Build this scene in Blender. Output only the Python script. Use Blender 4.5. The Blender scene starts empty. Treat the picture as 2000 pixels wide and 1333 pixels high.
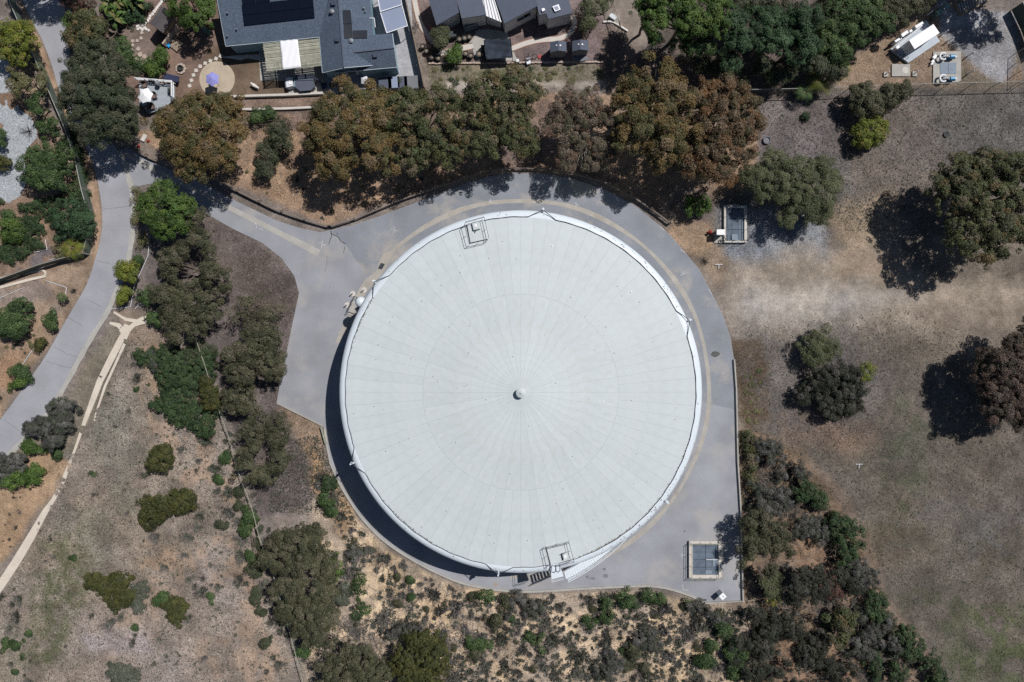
import bpy, math, random
import numpy as np
from mathutils import Vector
from mathutils.geometry import tessellate_polygon

# ------------------------------------------------------------------ camera, sky, sun, exposure
S = bpy.context.scene
COL = S.collection
K = 0.065            # metres on the ground per photograph pixel
FPX = 2000 * 24 / 36.0
H = FPX * K          # flying height
cam_d = bpy.data.cameras.new('camera')
cam_d.lens = 24; cam_d.sensor_width = 36; cam_d.clip_start = 0.5; cam_d.clip_end = 6000
cam = bpy.data.objects.new('camera', cam_d); COL.objects.link(cam)
cam.location = (0, 0, H)
S.camera = cam
SUN_EL = math.radians(56.5)
SUN_AZ = math.atan2(0.628, 0.778)      # direction towards the sun, from +x
w = bpy.data.worlds.new("World"); S.world = w; w.use_nodes = True
nt = w.node_tree; bg = nt.nodes['Background']
sky = nt.nodes.new('ShaderNodeTexSky'); sky.sky_type = 'NISHITA'; sky.sun_disc = False
sky.sun_elevation = SUN_EL; sky.sun_rotation = math.pi / 2 - SUN_AZ
sky.altitude = 200; sky.air_density = 1.0; sky.dust_density = 0.6; sky.ozone_density = 1.5
nt.links.new(sky.outputs[0], bg.inputs[0]); bg.inputs[1].default_value = 0.05
sd = bpy.data.lights.new('sun', 'SUN'); sd.energy = 4.8; sd.angle = math.radians(0.53); sd.color = (1.0, 0.965, 0.93)
sun = bpy.data.objects.new('sun', sd); COL.objects.link(sun); sun.location = (60, 50, 120)
sdir = Vector((math.cos(SUN_AZ) * math.cos(SUN_EL), math.sin(SUN_AZ) * math.cos(SUN_EL), math.sin(SUN_EL)))
sun.rotation_euler = sdir.to_track_quat('Z', 'Y').to_euler()
vs = S.view_settings
S.display_settings.display_device = 'sRGB'
vs.view_transform = 'Standard'; vs.look = 'None'; vs.exposure = -0.1; vs.gamma = 1.0; vs.use_curve_mapping = False
S.cycles.max_bounces = 6; S.cycles.diffuse_bounces = 3; S.cycles.transparent_max_bounces = 4
S.cycles.use_denoising = False

# ------------------------------------------------------------------ helpers
rng = np.random.default_rng(11)
random.seed(5)
G = 0.80

def lin(c):
    return [((v / 255) / 12.92 if v / 255 <= 0.04045 else ((v / 255 + 0.055) / 1.055) ** 2.4) for v in c]

def alb(r, g, b, k=1.0):
    return tuple(min(0.85, v * G * k) for v in lin((r, g, b))) + (1.0,)

def W(px, py, z=0.0):
    s = K * (H - z) / H
    return Vector(((px - 1000) * s, (666.5 - py) * s, z))

_lat = {}
def vnoise(x, y, cell, seed=0):
    if seed not in _lat:
        _lat[seed] = np.random.default_rng(1000 + seed).random((257, 257))
    L = _lat[seed]
    u = x / cell; v = y / cell
    iu = np.floor(u).astype(int); iv = np.floor(v).astype(int)
    fu = u - iu; fv = v - iv
    fu = fu * fu * (3 - 2 * fu); fv = fv * fv * (3 - 2 * fv)
    a = L[iu % 256, iv % 256]; b = L[(iu + 1) % 256, iv % 256]
    c = L[iu % 256, (iv + 1) % 256]; d = L[(iu + 1) % 256, (iv + 1) % 256]
    return (a * (1 - fu) + b * fu) * (1 - fv) + (c * (1 - fu) + d * fu) * fv

def fbm(x, y, cell, seed=0, n=4):
    t = 0; a = 1; s = 0
    for i in range(n):
        t = t + a * vnoise(x, y, cell / 2 ** i, seed + i); s += a; a *= 0.55
    return t / s

def smooth(pts, n=6, closed=False):
    P = [Vector((p[0], p[1])) for p in pts]; out = []
    N = len(P)
    for i in range(N if closed else N - 1):
        p0 = P[(i - 1) % N] if closed or i > 0 else P[i]
        p1 = P[i]; p2 = P[(i + 1) % N]
        p3 = P[(i + 2) % N] if closed or i + 2 < N else p2
        for j in range(n):
            t = j / n
            q = 0.5 * ((2 * p1) + (p2 - p0) * t + (2 * p0 - 5 * p1 + 4 * p2 - p3) * t * t + (3 * p1 - p0 - 3 * p2 + p3) * t ** 3)
            out.append((q.x, q.y))
    if not closed: out.append((P[-1].x, P[-1].y))
    return out

# ---- materials
def mat(name, col, rough=0.75, var=0.10, scale=3.0, bump=0.0, bscale=20.0, metal=0.0, spec=0.4, fine=0.0, fscale=25.0, dirt=None, dscale=0.6, dth=0.6, rnd=0.0, streak=None):
    m = bpy.data.materials.new(name); m.use_nodes = True
    n = m.node_tree.nodes; l = m.node_tree.links
    b = n['Principled BSDF']
    b.inputs['Roughness'].default_value = rough; b.inputs['Metallic'].default_value = metal
    b.inputs['Specular IOR Level'].default_value = spec
    tc = n.new('ShaderNodeTexCoord'); src = tc.outputs['Object']
    base = n.new('ShaderNodeRGB'); base.outputs[0].default_value = col; cur = base.outputs[0]
    def mul(cur, fac_socket, lo, hi):
        mr = n.new('ShaderNodeMapRange'); mr.inputs[1].default_value = 0.3; mr.inputs[2].default_value = 0.7
        mr.inputs[3].default_value = lo; mr.inputs[4].default_value = hi
        l.new(fac_socket, mr.inputs[0])
        vm = n.new('ShaderNodeVectorMath'); vm.operation = 'SCALE'
        l.new(cur, vm.inputs[0]); l.new(mr.outputs[0], vm.inputs['Scale'])
        return vm.outputs[0]
    if var:
        t = n.new('ShaderNodeTexNoise'); t.inputs['Scale'].default_value = scale; t.inputs['Detail'].default_value = 5
        l.new(src, t.inputs['Vector']); cur = mul(cur, t.outputs[0], 1 - var, 1 + var)
    if fine:
        t = n.new('ShaderNodeTexNoise'); t.inputs['Scale'].default_value = fscale; t.inputs['Detail'].default_value = 3
        l.new(src, t.inputs['Vector']); cur = mul(cur, t.outputs[0], 1 - fine, 1 + fine)
    if rnd:
        oi = n.new('ShaderNodeObjectInfo'); mr = n.new('ShaderNodeMapRange')
        mr.inputs[3].default_value = 1 - rnd; mr.inputs[4].default_value = 1 + rnd
        l.new(oi.outputs['Random'], mr.inputs[0]); vm = n.new('ShaderNodeVectorMath'); vm.operation = 'SCALE'
        l.new(cur, vm.inputs[0]); l.new(mr.outputs[0], vm.inputs['Scale']); cur = vm.outputs[0]
    if dirt:
        t = n.new('ShaderNodeTexNoise'); t.inputs['Scale'].default_value = dscale; t.inputs['Detail'].default_value = 7
        t.inputs['Roughness'].default_value = 0.65
        l.new(src, t.inputs['Vector'])
        mr = n.new('ShaderNodeMapRange'); mr.inputs[1].default_value = dth; mr.inputs[2].default_value = dth + 0.12
        mr.inputs[4].default_value = dirt[3] if len(dirt) > 3 and dirt[3] < 1 else 0.7
        l.new(t.outputs[0], mr.inputs[0])
        mx = n.new('ShaderNodeMix'); mx.data_type = 'RGBA'; mx.inputs[7].default_value = tuple(dirt[:3]) + (1,)
        l.new(mr.outputs[0], mx.inputs[0]); l.new(cur, mx.inputs[6]); cur = mx.outputs[2]
    l.new(cur, b.inputs['Base Color'])
    if bump:
        t = n.new('ShaderNodeTexNoise'); t.inputs['Scale'].default_value = bscale; t.inputs['Detail'].default_value = 3
        l.new(src, t.inputs['Vector']); bp = n.new('ShaderNodeBump'); bp.inputs['Distance'].default_value = 0.03
        bp.inputs['Strength'].default_value = bump; l.new(t.outputs[0], bp.inputs['Height']); l.new(bp.outputs[0], b.inputs['Normal'])
    return m

M = {}
M['asphalt'] = mat('asphalt', alb(153, 155, 161), 0.9, 0.17, 0.22, 0.35, 30, fine=0.16, fscale=11, dirt=alb(180, 174, 166)[:3] + (0.55,), dscale=0.13, dth=0.52)
M['asphalt_old'] = mat('asphalt_old', alb(160, 161, 167), 0.9, 0.12, 0.3, 0.35, 30, fine=0.18, fscale=10, dirt=alb(150, 150, 158)[:3] + (0.4,), dscale=0.2, dth=0.58)
M['asphalt_ring'] = mat('asphalt_ring', alb(138, 142, 150), 0.9, 0.15, 0.25, 0.35, 30, fine=0.14, fscale=9, dirt=alb(180, 172, 162)[:3] + (0.7,), dscale=0.16, dth=0.52)
M['concrete'] = mat('concrete', alb(176, 173, 167), 0.9, 0.10, 0.8, 0.2, 30, fine=0.10, fscale=8, dirt=alb(160, 148, 132)[:3] + (0.6,), dscale=0.4, dth=0.58)
M['concrete_tan'] = mat('concrete_tan', alb(172, 167, 159), 0.9, 0.12, 0.8, 0.2, 30, fine=0.12, fscale=8, dirt=alb(150, 136, 120)[:3] + (0.6,), dscale=0.3, dth=0.57)
M['patio_tan'] = mat('patio_tan', alb(188, 174, 154), 0.9, 0.1, 0.8, 0.2, 30, fine=0.12, fscale=7, dirt=alb(150, 138, 122)[:3] + (0.6,), dscale=0.5, dth=0.56)
M['concrete_pale'] = mat('concrete_pale', alb(206, 200, 192), 0.85, 0.08, 1.5, 0.1, 30, fine=0.07, fscale=10)
M['trail'] = mat('trail', alb(214, 203, 188), 0.95, 0.08, 0.6, 0.5, 12, fine=0.12, fscale=6)
M['brick_path'] = mat('path_edge', alb(160, 125, 110), 0.95, 0.08, 1.0, fine=0.15)
M['tar'] = mat('tar', alb(70, 72, 80), 0.6, 0.1)
M['roadpaint'] = mat('road_paint', alb(200, 202, 206), 0.8, 0.3, 6.0)
M['tank_roof'] = mat('tank_roof', alb(204, 212, 213), 0.55, 0.045, 0.16, 0.0, spec=0.3, fine=0.035, fscale=1.3, dirt=alb(190, 190, 180)[:3] + (0.5,), dscale=0.35, dth=0.60, rnd=0.025)
M['tank_rim'] = mat('tank_rim', alb(222, 231, 238), 0.45, 0.03, 0.5, spec=0.4, fine=0.03, fscale=3, dirt=alb(150, 150, 140)[:3] + (0.7,), dscale=3.2, dth=0.73)
M['tank_wall'] = mat('tank_wall', alb(190, 205, 210), 0.5, 0.05, 0.5)
M['white'] = mat('white_paint', alb(226, 230, 235), 0.5, 0.04)
M['bright_white'] = mat('bright_white', alb(246, 247, 250), 0.6, 0.02)
M['dark'] = mat('dark_metal', alb(60, 66, 72), 0.5, 0.1, metal=0.2)
M['cable'] = mat('cable', alb(64, 72, 78), 0.6, 0.2)
M['grey_metal'] = mat('grey_metal', alb(150, 155, 160), 0.45, 0.08, metal=0.4)
M['galv'] = mat('galvanised', alb(172, 172, 166), 0.5, 0.1, metal=0.3)
M['wood'] = mat('weathered_wood', alb(150, 135, 118), 0.85, 0.2, 2.0, fine=0.15)
M['wood_pale'] = mat('pale_wood', alb(176, 175, 158), 0.85, 0.15, 2.0, fine=0.12, rnd=0.22)
M['platform_grey'] = mat('platform_grey', alb(172, 182, 192), 0.6, 0.08, 1.0)
M['hatch'] = mat('hatch_steel', alb(104, 116, 130), 0.85, 0.22, 1.2, fine=0.12, fscale=9, spec=0.15)
M['hatch_pale'] = mat('hatch_pale', alb(136, 148, 162), 0.75, 0.12, spec=0.15)
M['soil_red'] = mat('red_paint', alb(170, 60, 55), 0.6, 0.15)
M['blue_motor'] = mat('blue_motor', alb(60, 140, 185), 0.4, 0.1)
M['navy'] = mat('navy_cover', alb(46, 54, 84), 0.7, 0.12)
M['purple'] = mat('purple_canopy', alb(150, 150, 215), 0.8, 0.06)
M['pool_blue'] = mat('blue_tarp', alb(40, 160, 225), 0.5, 0.12)
M['tyre'] = mat('black_plastic', alb(52, 56, 54), 0.7, 0.15)
M['solar'] = mat('solar_cells', (0.006, 0.009, 0.018, 1), 0.12, 0.1, spec=0.25)
M['solar_frame'] = mat('solar_frame', (0.015, 0.018, 0.025, 1), 0.4, 0.05)
M['shingle'] = mat('shingle', alb(84, 97, 114), 0.9, 0.08, 0.7, 0.6, 9, fine=0.36, fscale=6.5)
M['metal_roof'] = mat('dark_roof', alb(84, 92, 108), 0.75, 0.06, 1.0, 0.2, 18, fine=0.12, fscale=8)
M['roof_edge'] = mat('fascia', alb(190, 205, 212), 0.6, 0.05)
M['wall_teal'] = mat('teal_wall', alb(140, 172, 186), 0.8, 0.06)
M['wall_grey'] = mat('stucco_wall', alb(222, 220, 218), 0.85, 0.06, fine=0.05)
M['shed_wall'] = mat('shed_wall', alb(120, 122, 128), 0.8, 0.06)
M['awning'] = mat('awning', alb(140, 152, 176), 0.6, 0.05, 0.5)
M['glass'] = mat('window_glass', alb(90, 100, 112), 0.1, 0.0, spec=0.6)
M['shade_cloth'] = mat('shade_cloth', alb(42, 52, 66), 0.85, 0.35, 1.2)
M['old_roof'] = mat('old_roof', alb(88, 84, 86), 0.95, 0.12, 1.0, 0.4, 12, fine=0.25, fscale=8)
M['deck'] = mat('deck_boards', alb(166, 174, 182), 0.75, 0.06, rnd=0.05)
M['chair'] = mat('chair_fabric', alb(128, 108, 100), 0.9, 0.1)
M['pebble'] = mat('pebble_paving', alb(166, 170, 174), 0.9, 0.12, 1.0, 0.8, 9, fine=0.38, fscale=5)
M['stone_white'] = mat('white_stone', alb(222, 216, 210), 0.85, 0.08, rnd=0.06)
M['stone_tan'] = mat('tan_paver', alb(184, 168, 156), 0.85, 0.1, rnd=0.06)
M['terracotta'] = mat('terracotta', alb(150, 120, 100), 0.85, 0.1)
M['bark'] = mat('bark', alb(120, 108, 98), 0.9, 0.15)
M['bark_pale'] = mat('pale_bark', alb(175, 168, 160), 0.9, 0.15)
M['twig'] = mat('dead_twig', alb(128, 120, 116), 0.9, 0.2, rnd=0.15)
M['twig_dark'] = mat('dark_twig', alb(78, 70, 66), 0.9, 0.2)
M['chainlink'] = mat('chain_link', alb(150, 155, 150), 0.5, 0.1, metal=0.5)
M['screen_green'] = mat('screen_green', alb(80, 92, 84), 0.8, 0.15, 1.0)
M['rust_wall'] = mat('rusty_rail', alb(128, 116, 108), 0.7, 0.2, 1.0)
M['olive_metal'] = mat('green_bin', alb(120, 160, 150), 0.6, 0.1)
M['fur'] = mat('white_fur', alb(232, 226, 220), 0.95, 0.06)

def leafmat(name, transl=0.06):
    m = bpy.data.materials.new(name); m.use_nodes = True
    n = m.node_tree.nodes; l = m.node_tree.links; b = n['Principled BSDF']
    a = n.new('ShaderNodeAttribute'); a.attribute_name = 'col'
    l.new(a.outputs['Color'], b.inputs['Base Color']); b.inputs['Roughness'].default_value = 0.6
    b.inputs['Specular IOR Level'].default_value = 0.25
    t = n.new('ShaderNodeBsdfTranslucent'); l.new(a.outputs['Color'], t.inputs['Color'])
    mx = n.new('ShaderNodeMixShader'); mx.inputs[0].default_value = transl
    out = n['Material Output']; l.new(b.outputs[0], mx.inputs[1]); l.new(t.outputs[0], mx.inputs[2]); l.new(mx.outputs[0], out.inputs[0])
    return m
M['leaf'] = leafmat('foliage')

# ---- object helpers
def origin_of(o):
    v = Vector((0, 0, 0))
    while o is not None:
        v += o.location; o = o.parent
    return v

def tag(o, label=None, cat=None, group=None, kind=None):
    if label: o['label'] = label
    if cat: o['category'] = cat
    if group: o['group'] = group
    if kind: o['kind'] = kind
    return o

def thing(name, label, cat, loc=(0, 0, 0), group=None, rz=0):
    o = bpy.data.objects.new(name, None); COL.objects.link(o); o.location = loc; o.rotation_euler.z = rz
    o.empty_display_size = 0.3
    return tag(o, label, cat, group)

class MB:
    def __init__(s): s.v = []; s.f = []
    def add(s, vs, fs):
        b = len(s.v); s.v += [tuple(x) for x in vs]; s.f += [tuple(i + b for i in f) for f in fs]; return s
    def box(s, c, size, rz=0.0, tilt=None):
        cx, cy, cz = c; sx, sy, sz = [d / 2 for d in size]; cs, sn = math.cos(rz), math.sin(rz); vs = []
        for z in (-sz, sz):
            for x, y in ((-sx, -sy), (sx, -sy), (sx, sy), (-sx, sy)):
                vs.append((cx + x * cs - y * sn, cy + x * sn + y * cs, cz + z))
        return s.add(vs, [(3, 2, 1, 0), (4, 5, 6, 7), (0, 1, 5, 4), (1, 2, 6, 5), (2, 3, 7, 6), (3, 0, 4, 7)])
    def prism(s, pts, z0, z1):          # pts: world xy (or xyz: then z1 is thickness below)
        p3 = [Vector((p[0], p[1], 0)) for p in pts]; n = len(p3)
        area = sum(p3[i].x * p3[(i + 1) % n].y - p3[(i + 1) % n].x * p3[i].y for i in range(n))
        if area < 0: p3.reverse()
        tri = tessellate_polygon([p3])
        vs = [(p.x, p.y, z1) for p in p3] + [(p.x, p.y, z0) for p in p3]
        fs = []
        for t in tri:
            a, b, c = [p3[i] for i in t]
            cr = (b - a).cross(c - a).z
            t = tuple(t) if cr > 0 else tuple(reversed(t))
            fs.append(t); fs.append(tuple(i + n for i in reversed(t)))
        for i in range(n):
            j = (i + 1) % n; fs.append((i, i + n, j + n, j))
        return s.add(vs, fs)
    def slab(s, pts3, th):              # planar polygon with heights, given thickness downwards
        p = [Vector(q) for q in pts3]; n = len(p)
        area = sum(p[i].x * p[(i + 1) % n].y - p[(i + 1) % n].x * p[i].y for i in range(n))
        if area < 0: p.reverse()
        vs = [tuple(q) for q in p] + [(q.x, q.y, q.z - th) for q in p]
        fs = [tuple(range(n)), tuple(reversed(range(n, 2 * n)))]
        for i in range(n):
            j = (i + 1) % n; fs.append((i, i + n, j + n, j))
        return s.add(vs, fs)
    def bar(s, a, b, r, n=4, r2=None, twist=0.785):
        a = Vector(a); b = Vector(b); d = (b - a)
        if d.length < 1e-6: return s
        d.normalize(); u = d.orthogonal().normalized() if abs(d.z) > 0.99 else d.cross(Vector((0, 0, 1))).normalized(); v = d.cross(u)
        r2 = r if r2 is None else r2; vs = []
        for p, rr in ((a, r), (b, r2)):
            for i in range(n):
                t = 2 * math.pi * i / n + twist
                vs.append(p + u * math.cos(t) * rr + v * math.sin(t) * rr)
        fs = [(i, (i + 1) % n, n + (i + 1) % n, n + i) for i in range(n)]
        fs += [tuple(reversed(range(n))), tuple(range(n, 2 * n))]
        return s.add(vs, fs)
    def path(s, pts, r, n=4, r2=None):
        m = len(pts) - 1
        for i in range(m):
            ra = r if r2 is None else r + (r2 - r) * i / m; rb = r if r2 is None else r + (r2 - r) * (i + 1) / m
            s.bar(pts[i], pts[i + 1], ra, n, rb)
        return s
    def lathe(s, c, prof, n=16, sx=1.0, sy=1.0):
        cx, cy, cz = c; vs = []; fs = []
        for r, z in prof:
            for i in range(n):
                t = 2 * math.pi * i / n; vs.append((cx + r * sx * math.cos(t), cy + r * sy * math.sin(t), cz + z))
        for k in range(len(prof) - 1):
            for i in range(n):
                j = (i + 1) % n; fs.append((k * n + i, k * n + j, (k + 1) * n + j, (k + 1) * n + i))
        if prof[0][0] > 1e-4: fs.append(tuple(reversed(range(n))))
        if prof[-1][0] > 1e-4: fs.append(tuple((len(prof) - 1) * n + i for i in range(n)))
        return s.add(vs, fs)
    def strip(s, pts, wd, z0, z1):       # ribbon with thickness along xy points
        P = [Vector((p[0], p[1])) for p in pts]; n = len(P); L = []; R = []
        for i in range(n):
            d = (P[min(i + 1, n - 1)] - P[max(i - 1, 0)])
            d = d.normalized() if d.length > 0 else Vector((1, 0)); nn = Vector((-d.y, d.x))
            ww = wd[i] if isinstance(wd, (list, tuple)) else wd
            L.append(P[i] + nn * ww / 2); R.append(P[i] - nn * ww / 2)
        vs = [(p.x, p.y, z1) for p in L] + [(p.x, p.y, z1) for p in R] + [(p.x, p.y, z0) for p in L] + [(p.x, p.y, z0) for p in R]
        fs = []
        for i in range(n - 1):
            fs += [(i, n + i, n + i + 1, i + 1), (2 * n + i, i, i + 1, 2 * n + i + 1), (n + i, 3 * n + i, 3 * n + i + 1, n + i + 1), (2 * n + i, 2 * n + i + 1, 3 * n + i + 1, 3 * n + i)]
        fs += [(0, 2 * n, 3 * n, n), (n - 1, 2 * n - 1, 4 * n - 1, 3 * n - 1)]
        return s.add(vs, fs)
    def mesh(s, name, m, off=(0, 0, 0), smooth_=False):
        me = bpy.data.meshes.new(name)
        ox, oy, oz = off
        me.from_pydata([(x - ox, y - oy, z - oz) for x, y, z in s.v], [], s.f)
        me.materials.append(M[m] if isinstance(m, str) else m)
        if smooth_: me.polygons.foreach_set('use_smooth', [True] * len(me.polygons))
        me.update(); return me
    def build(s, name, m, parent=None, smooth_=False, loc=None):
        off = origin_of(parent) if parent else (loc if loc is not None else Vector((0, 0, 0)))
        me = s.mesh(name, m, off, smooth_)
        o = bpy.data.objects.new(name, me); COL.objects.link(o)
        if parent: o.parent = parent
        elif loc is not None: o.location = loc
        return o

def link_mesh(name, me, parent=None, loc=(0, 0, 0), rz=0, sc=None):
    o = bpy.data.objects.new(name, me); COL.objects.link(o); o.location = loc; o.rotation_euler.z = rz
    if sc is not None: o.scale = sc
    if parent: o.parent = parent
    return o

def copy_tree(o, parent=None):
    c = o.copy(); COL.objects.link(c); c.parent = parent
    for ch in list(o.children): copy_tree(ch, c)
    return c

def PX(pts, z=0.0): return [tuple(W(p[0], p[1], z))[:2] for p in pts]

# ------------------------------------------------------------------ ground
PAVED = []       # pixel polygons free of plants
def inside(poly, x, y):
    c = np.zeros(np.shape(x), bool); n = len(poly)
    for i in range(n):
        x1, y1 = poly[i]; x2, y2 = poly[(i + 1) % n]
        if y1 == y2: continue
        t = ((y1 > y) != (y2 > y)) & (x < (x2 - x1) * (y - y1) / (y2 - y1) + x1); c ^= t
    return c
def sdist(poly, x, y):
    d = np.full(np.shape(x), 1e9); n = len(poly)
    for i in range(n):
        x1, y1 = poly[i]; x2, y2 = poly[(i + 1) % n]; dx, dy = x2 - x1, y2 - y1
        t = np.clip(((x - x1) * dx + (y - y1) * dy) / (dx * dx + dy * dy + 1e-9), 0, 1)
        d = np.minimum(d, np.hypot(x - x1 - t * dx, y - y1 - t * dy))
    return np.where(inside(poly, x, y), -d, d)

gx = np.concatenate([[-30000, -12000, -5000, -2500, -1200, -600, -350], np.arange(-200, 2201, 4.0), [2350, 2600, 3200, 4500, 7000, 14000, 32000]])
gy = np.concatenate([[-30000, -12000, -5000, -2500, -1200, -600, -350], np.arange(-200, 1541, 4.0), [1690, 1940, 2500, 3800, 6500, 13500, 32000]])
GX, GY = np.meshgrid(gx, gy)
cx_ = np.clip(GX, -200, 2200); cy_ = np.clip(GY, -200, 1540)
wx = cx_ + (fbm(cx_, cy_, 60, 3) - 0.5) * 60 + (vnoise(cx_, cy_, 12, 9) - 0.5) * 10
wy = cy_ + (fbm(cx_, cy_, 60, 20) - 0.5) * 60 + (vnoise(cx_, cy_, 12, 31) - 0.5) * 10
def D(r, g, b):
    m_ = (r + g + b) / 3; v_ = [m_ + (q - m_) * .88 for q in (r, g, b)]
    return np.array(lin(v_)) * G * .82
GC = np.zeros(GX.shape + (4,)); GC[..., :3] = D(142, 130, 122); GC[..., 3] = 0.5
ROUGH = np.full(GX.shape, 0.35)
def paint(poly, col, feather=14, amt=1.0, warp=1.0, speck=None, rough=None, patchy=0, cell=70, seed=50):
    x = cx_ + (wx - cx_) * warp; y = cy_ + (wy - cy_) * warp
    xs = [p[0] for p in poly]; ys = [p[1] for p in poly]; pad = 60
    mrow = np.where((gy > min(ys) - pad) & (gy < max(ys) + pad))[0]; mcol = np.where((gx > min(xs) - pad) & (gx < max(xs) + pad))[0]
    if len(mrow) == 0 or len(mcol) == 0: return
    sl = (slice(mrow[0], mrow[-1] + 1), slice(mcol[0], mcol[-1] + 1))
    d = sdist(poly, x[sl], y[sl])
    a = np.clip(0.5 - d / max(feather, .5), 0, 1) * amt
    if patchy:
        p = fbm(cx_[sl], cy_[sl], cell, seed, 5)
        a = a * np.clip((p - (0.5 - 0.08)) / 0.1 * 1.0 + (0.5 - patchy), 0, 1)
    GC[sl][..., :3] = GC[sl][..., :3] * (1 - a[..., None]) + D(*col) * a[..., None]
    if speck is not None: GC[sl][..., 3] = GC[sl][..., 3] * (1 - a) + speck * a
    if rough is not None: ROUGH[sl] = ROUGH[sl] * (1 - a) + rough * a
def blob(x, y, rx, ry=None, n=12):
    ry = ry or rx
    return [(x + rx * math.cos(2 * math.pi * i / n), y + ry * math.sin(2 * math.pi * i / n)) for i in range(n)]
ALL = [(-400, -400), (2400, -400), (2400, 1700), (-400, 1700)]
# right-hand field
paint([(1340, 180), (2300, 160), (2300, 1640), (1850, 1640), (1740, 1250), (1600, 950), (1440, 850), (1430, 600), (1300, 450)], (126, 116, 106), 20, speck=0.75, rough=0.15)
paint([(1480, 190), (2300, 160), (2300, 330), (1750, 330), (1640, 420), (1480, 300)], (110, 107, 105), 40, 0.8, speck=0.9)
paint([(1470, 190), (1650, 190), (1640, 300), (1560, 330), (1470, 330)], (128, 118, 118), 20, 0.8)
paint([(1640, 190), (1800, 190), (1840, 330), (1740, 420), (1660, 400)], (134, 120, 110), 30, 0.7)
paint([(1400, 400), (1600, 420), (1620, 520), (1500, 560), (1420, 520)], (146, 150, 158), 24, 1, warp=.6, speck=1)
paint([(1400, 520), (1560, 490), (1720, 480), (1800, 560), (2250, 520), (2250, 660), (1750, 640), (1500, 660), (1430, 640)], (172, 158, 144), 45, 0.95, speck=0.4)
paint([(1450, 560), (1700, 540), (1760, 590), (1600, 630), (1460, 620)], (184, 176, 168), 36, 0.85, warp=.7, speck=0.35)
paint(blob(1690, 430, 70, 45), (172, 150, 122), 40, 0.8)
paint([(1640, 440), (1760, 500), (1780, 570), (1640, 560)], (160, 140, 118), 40, 0.7)
paint(blob(1350, 455, 45, 42), (176, 148, 122), 14, 0.95, warp=0.5, speck=0.6)
paint(blob(1395, 515, 28, 50), (160, 140, 120), 20, 0.8)
paint([(1460, 640), (1640, 640), (1700, 750), (1680, 860), (1560, 900), (1460, 800)], (122, 114, 110), 50, 0.8, speck=0.95)
paint([(1430, 660), (1485, 660), (1500, 820), (1450, 850)], (110, 92, 74), 14, 0.9, warp=0.4, speck=1.0)
paint(blob(1570, 830, 55, 30), (160, 132, 112), 40, 0.7); paint(blob(1660, 850, 60, 30), (158, 130, 110), 40, 0.6)
paint([(1750, 600), (2250, 600), (2250, 760), (1900, 730)], (148, 134, 122), 50, 0.7)
for (x, y, a, b, c, s) in [(1760, 960, 45, 90, (104, 106, 84), .8), (1780, 840, 25, 60, (100, 104, 84), .7), (1900, 1080, 90, 40, (116, 112, 92), .6), (1850, 1180, 70, 30, (100, 106, 78), .8), (1960, 1270, 70, 60, (98, 106, 72), .9), (1900, 1300, 80, 40, (106, 108, 82), .7),
                           (1700, 1060, 60, 50, (126, 112, 96), .7), (1850, 1000, 80, 40, (120, 116, 114), .6), (1980, 1050, 60, 40, (122, 122, 124), .6), (1760, 1140, 60, 60, (124, 114, 106), .6), (1600, 740, 120, 80, (112, 106, 106), .6), (1520, 960, 40, 60, (122, 112, 104), .6)]:
    paint(blob(x, y, a * 1.25, b * 1.25), c, 60, s, warp=1.8, patchy=.62, cell=26, seed=int(x))
paint([(1500, 860), (1560, 870), (1650, 960), (1700, 1060), (1740, 1180), (1800, 1250), (1880, 1400), (1830, 1400), (1750, 1260), (1680, 1120), (1640, 1000), (1570, 930)], (148, 128, 112), 14, 0.9, warp=0.5, speck=0.4)
# slopes
GC[..., :3] *= (1 - .16 * np.clip((cx_ - 1430) / 60, 0, 1) * np.clip((cy_ - 640) / 200, 0, 1))[..., None]  # soil colour darkened over the lower right, in place of lens falloff
paint([(1440, 840), (1520, 860), (1620, 950), (1680, 1080), (1730, 1180), (1860, 1420), (1450, 1420), (1448, 1000)], (140, 118, 98), 10, 1, warp=0.4, speck=0.9, rough=1.0)  # slope modelled level; its weak sunlight is put into a darker soil colour
paint([(1470, 900), (1600, 980), (1700, 1150), (1830, 1400), (1500, 1400)], (84, 76, 70), 20, 0.85, warp=1, patchy=0.35, cell=45, speck=1)
paint([(620, 820), (640, 950), (760, 1080), (900, 1150), (1040, 1165), (1250, 1155), (1380, 1180), (1470, 1180), (1460, 1600), (560, 1600), (600, 1200)], (226, 198, 163), 8, 1, warp=0.25, speck=0.5, rough=1.0)
paint([(620, 820), (640, 950), (760, 1080), (900, 1150), (1040, 1165), (1250, 1155), (1460, 1180), (1460, 1600), (560, 1600), (560, 1000)], (160, 146, 134), 10, 0.7, patchy=0.3, cell=38, seed=77, speck=0.8)
paint([(1340, 1150), (1480, 1170), (1480, 1290), (1420, 1290)], (170, 152, 134), 14, 0.9, warp=0.5, speck=0.9)
# triangle beside the drive
paint([(380, 400), (450, 440), (560, 510), (590, 575), (545, 790), (632, 835), (640, 960), (560, 1010), (500, 1020), (440, 800), (390, 660), (300, 560), (300, 450)], (118, 107, 104), 12, 1, warp=0.5, speck=0.85, rough=0.3)
paint([(420, 500), (540, 490), (580, 570), (560, 640), (470, 570)], (104, 92, 86), 30, 0.8)
paint([(540, 795), (630, 840), (640, 930), (600, 900)], (165, 140, 118), 16, 0.9, warp=0.5, speck=0.9)
paint([(600, 870), (650, 930), (700, 1020), (670, 1060), (620, 960)], (192, 158, 122), 12, 0.9, warp=0.5)
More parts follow.
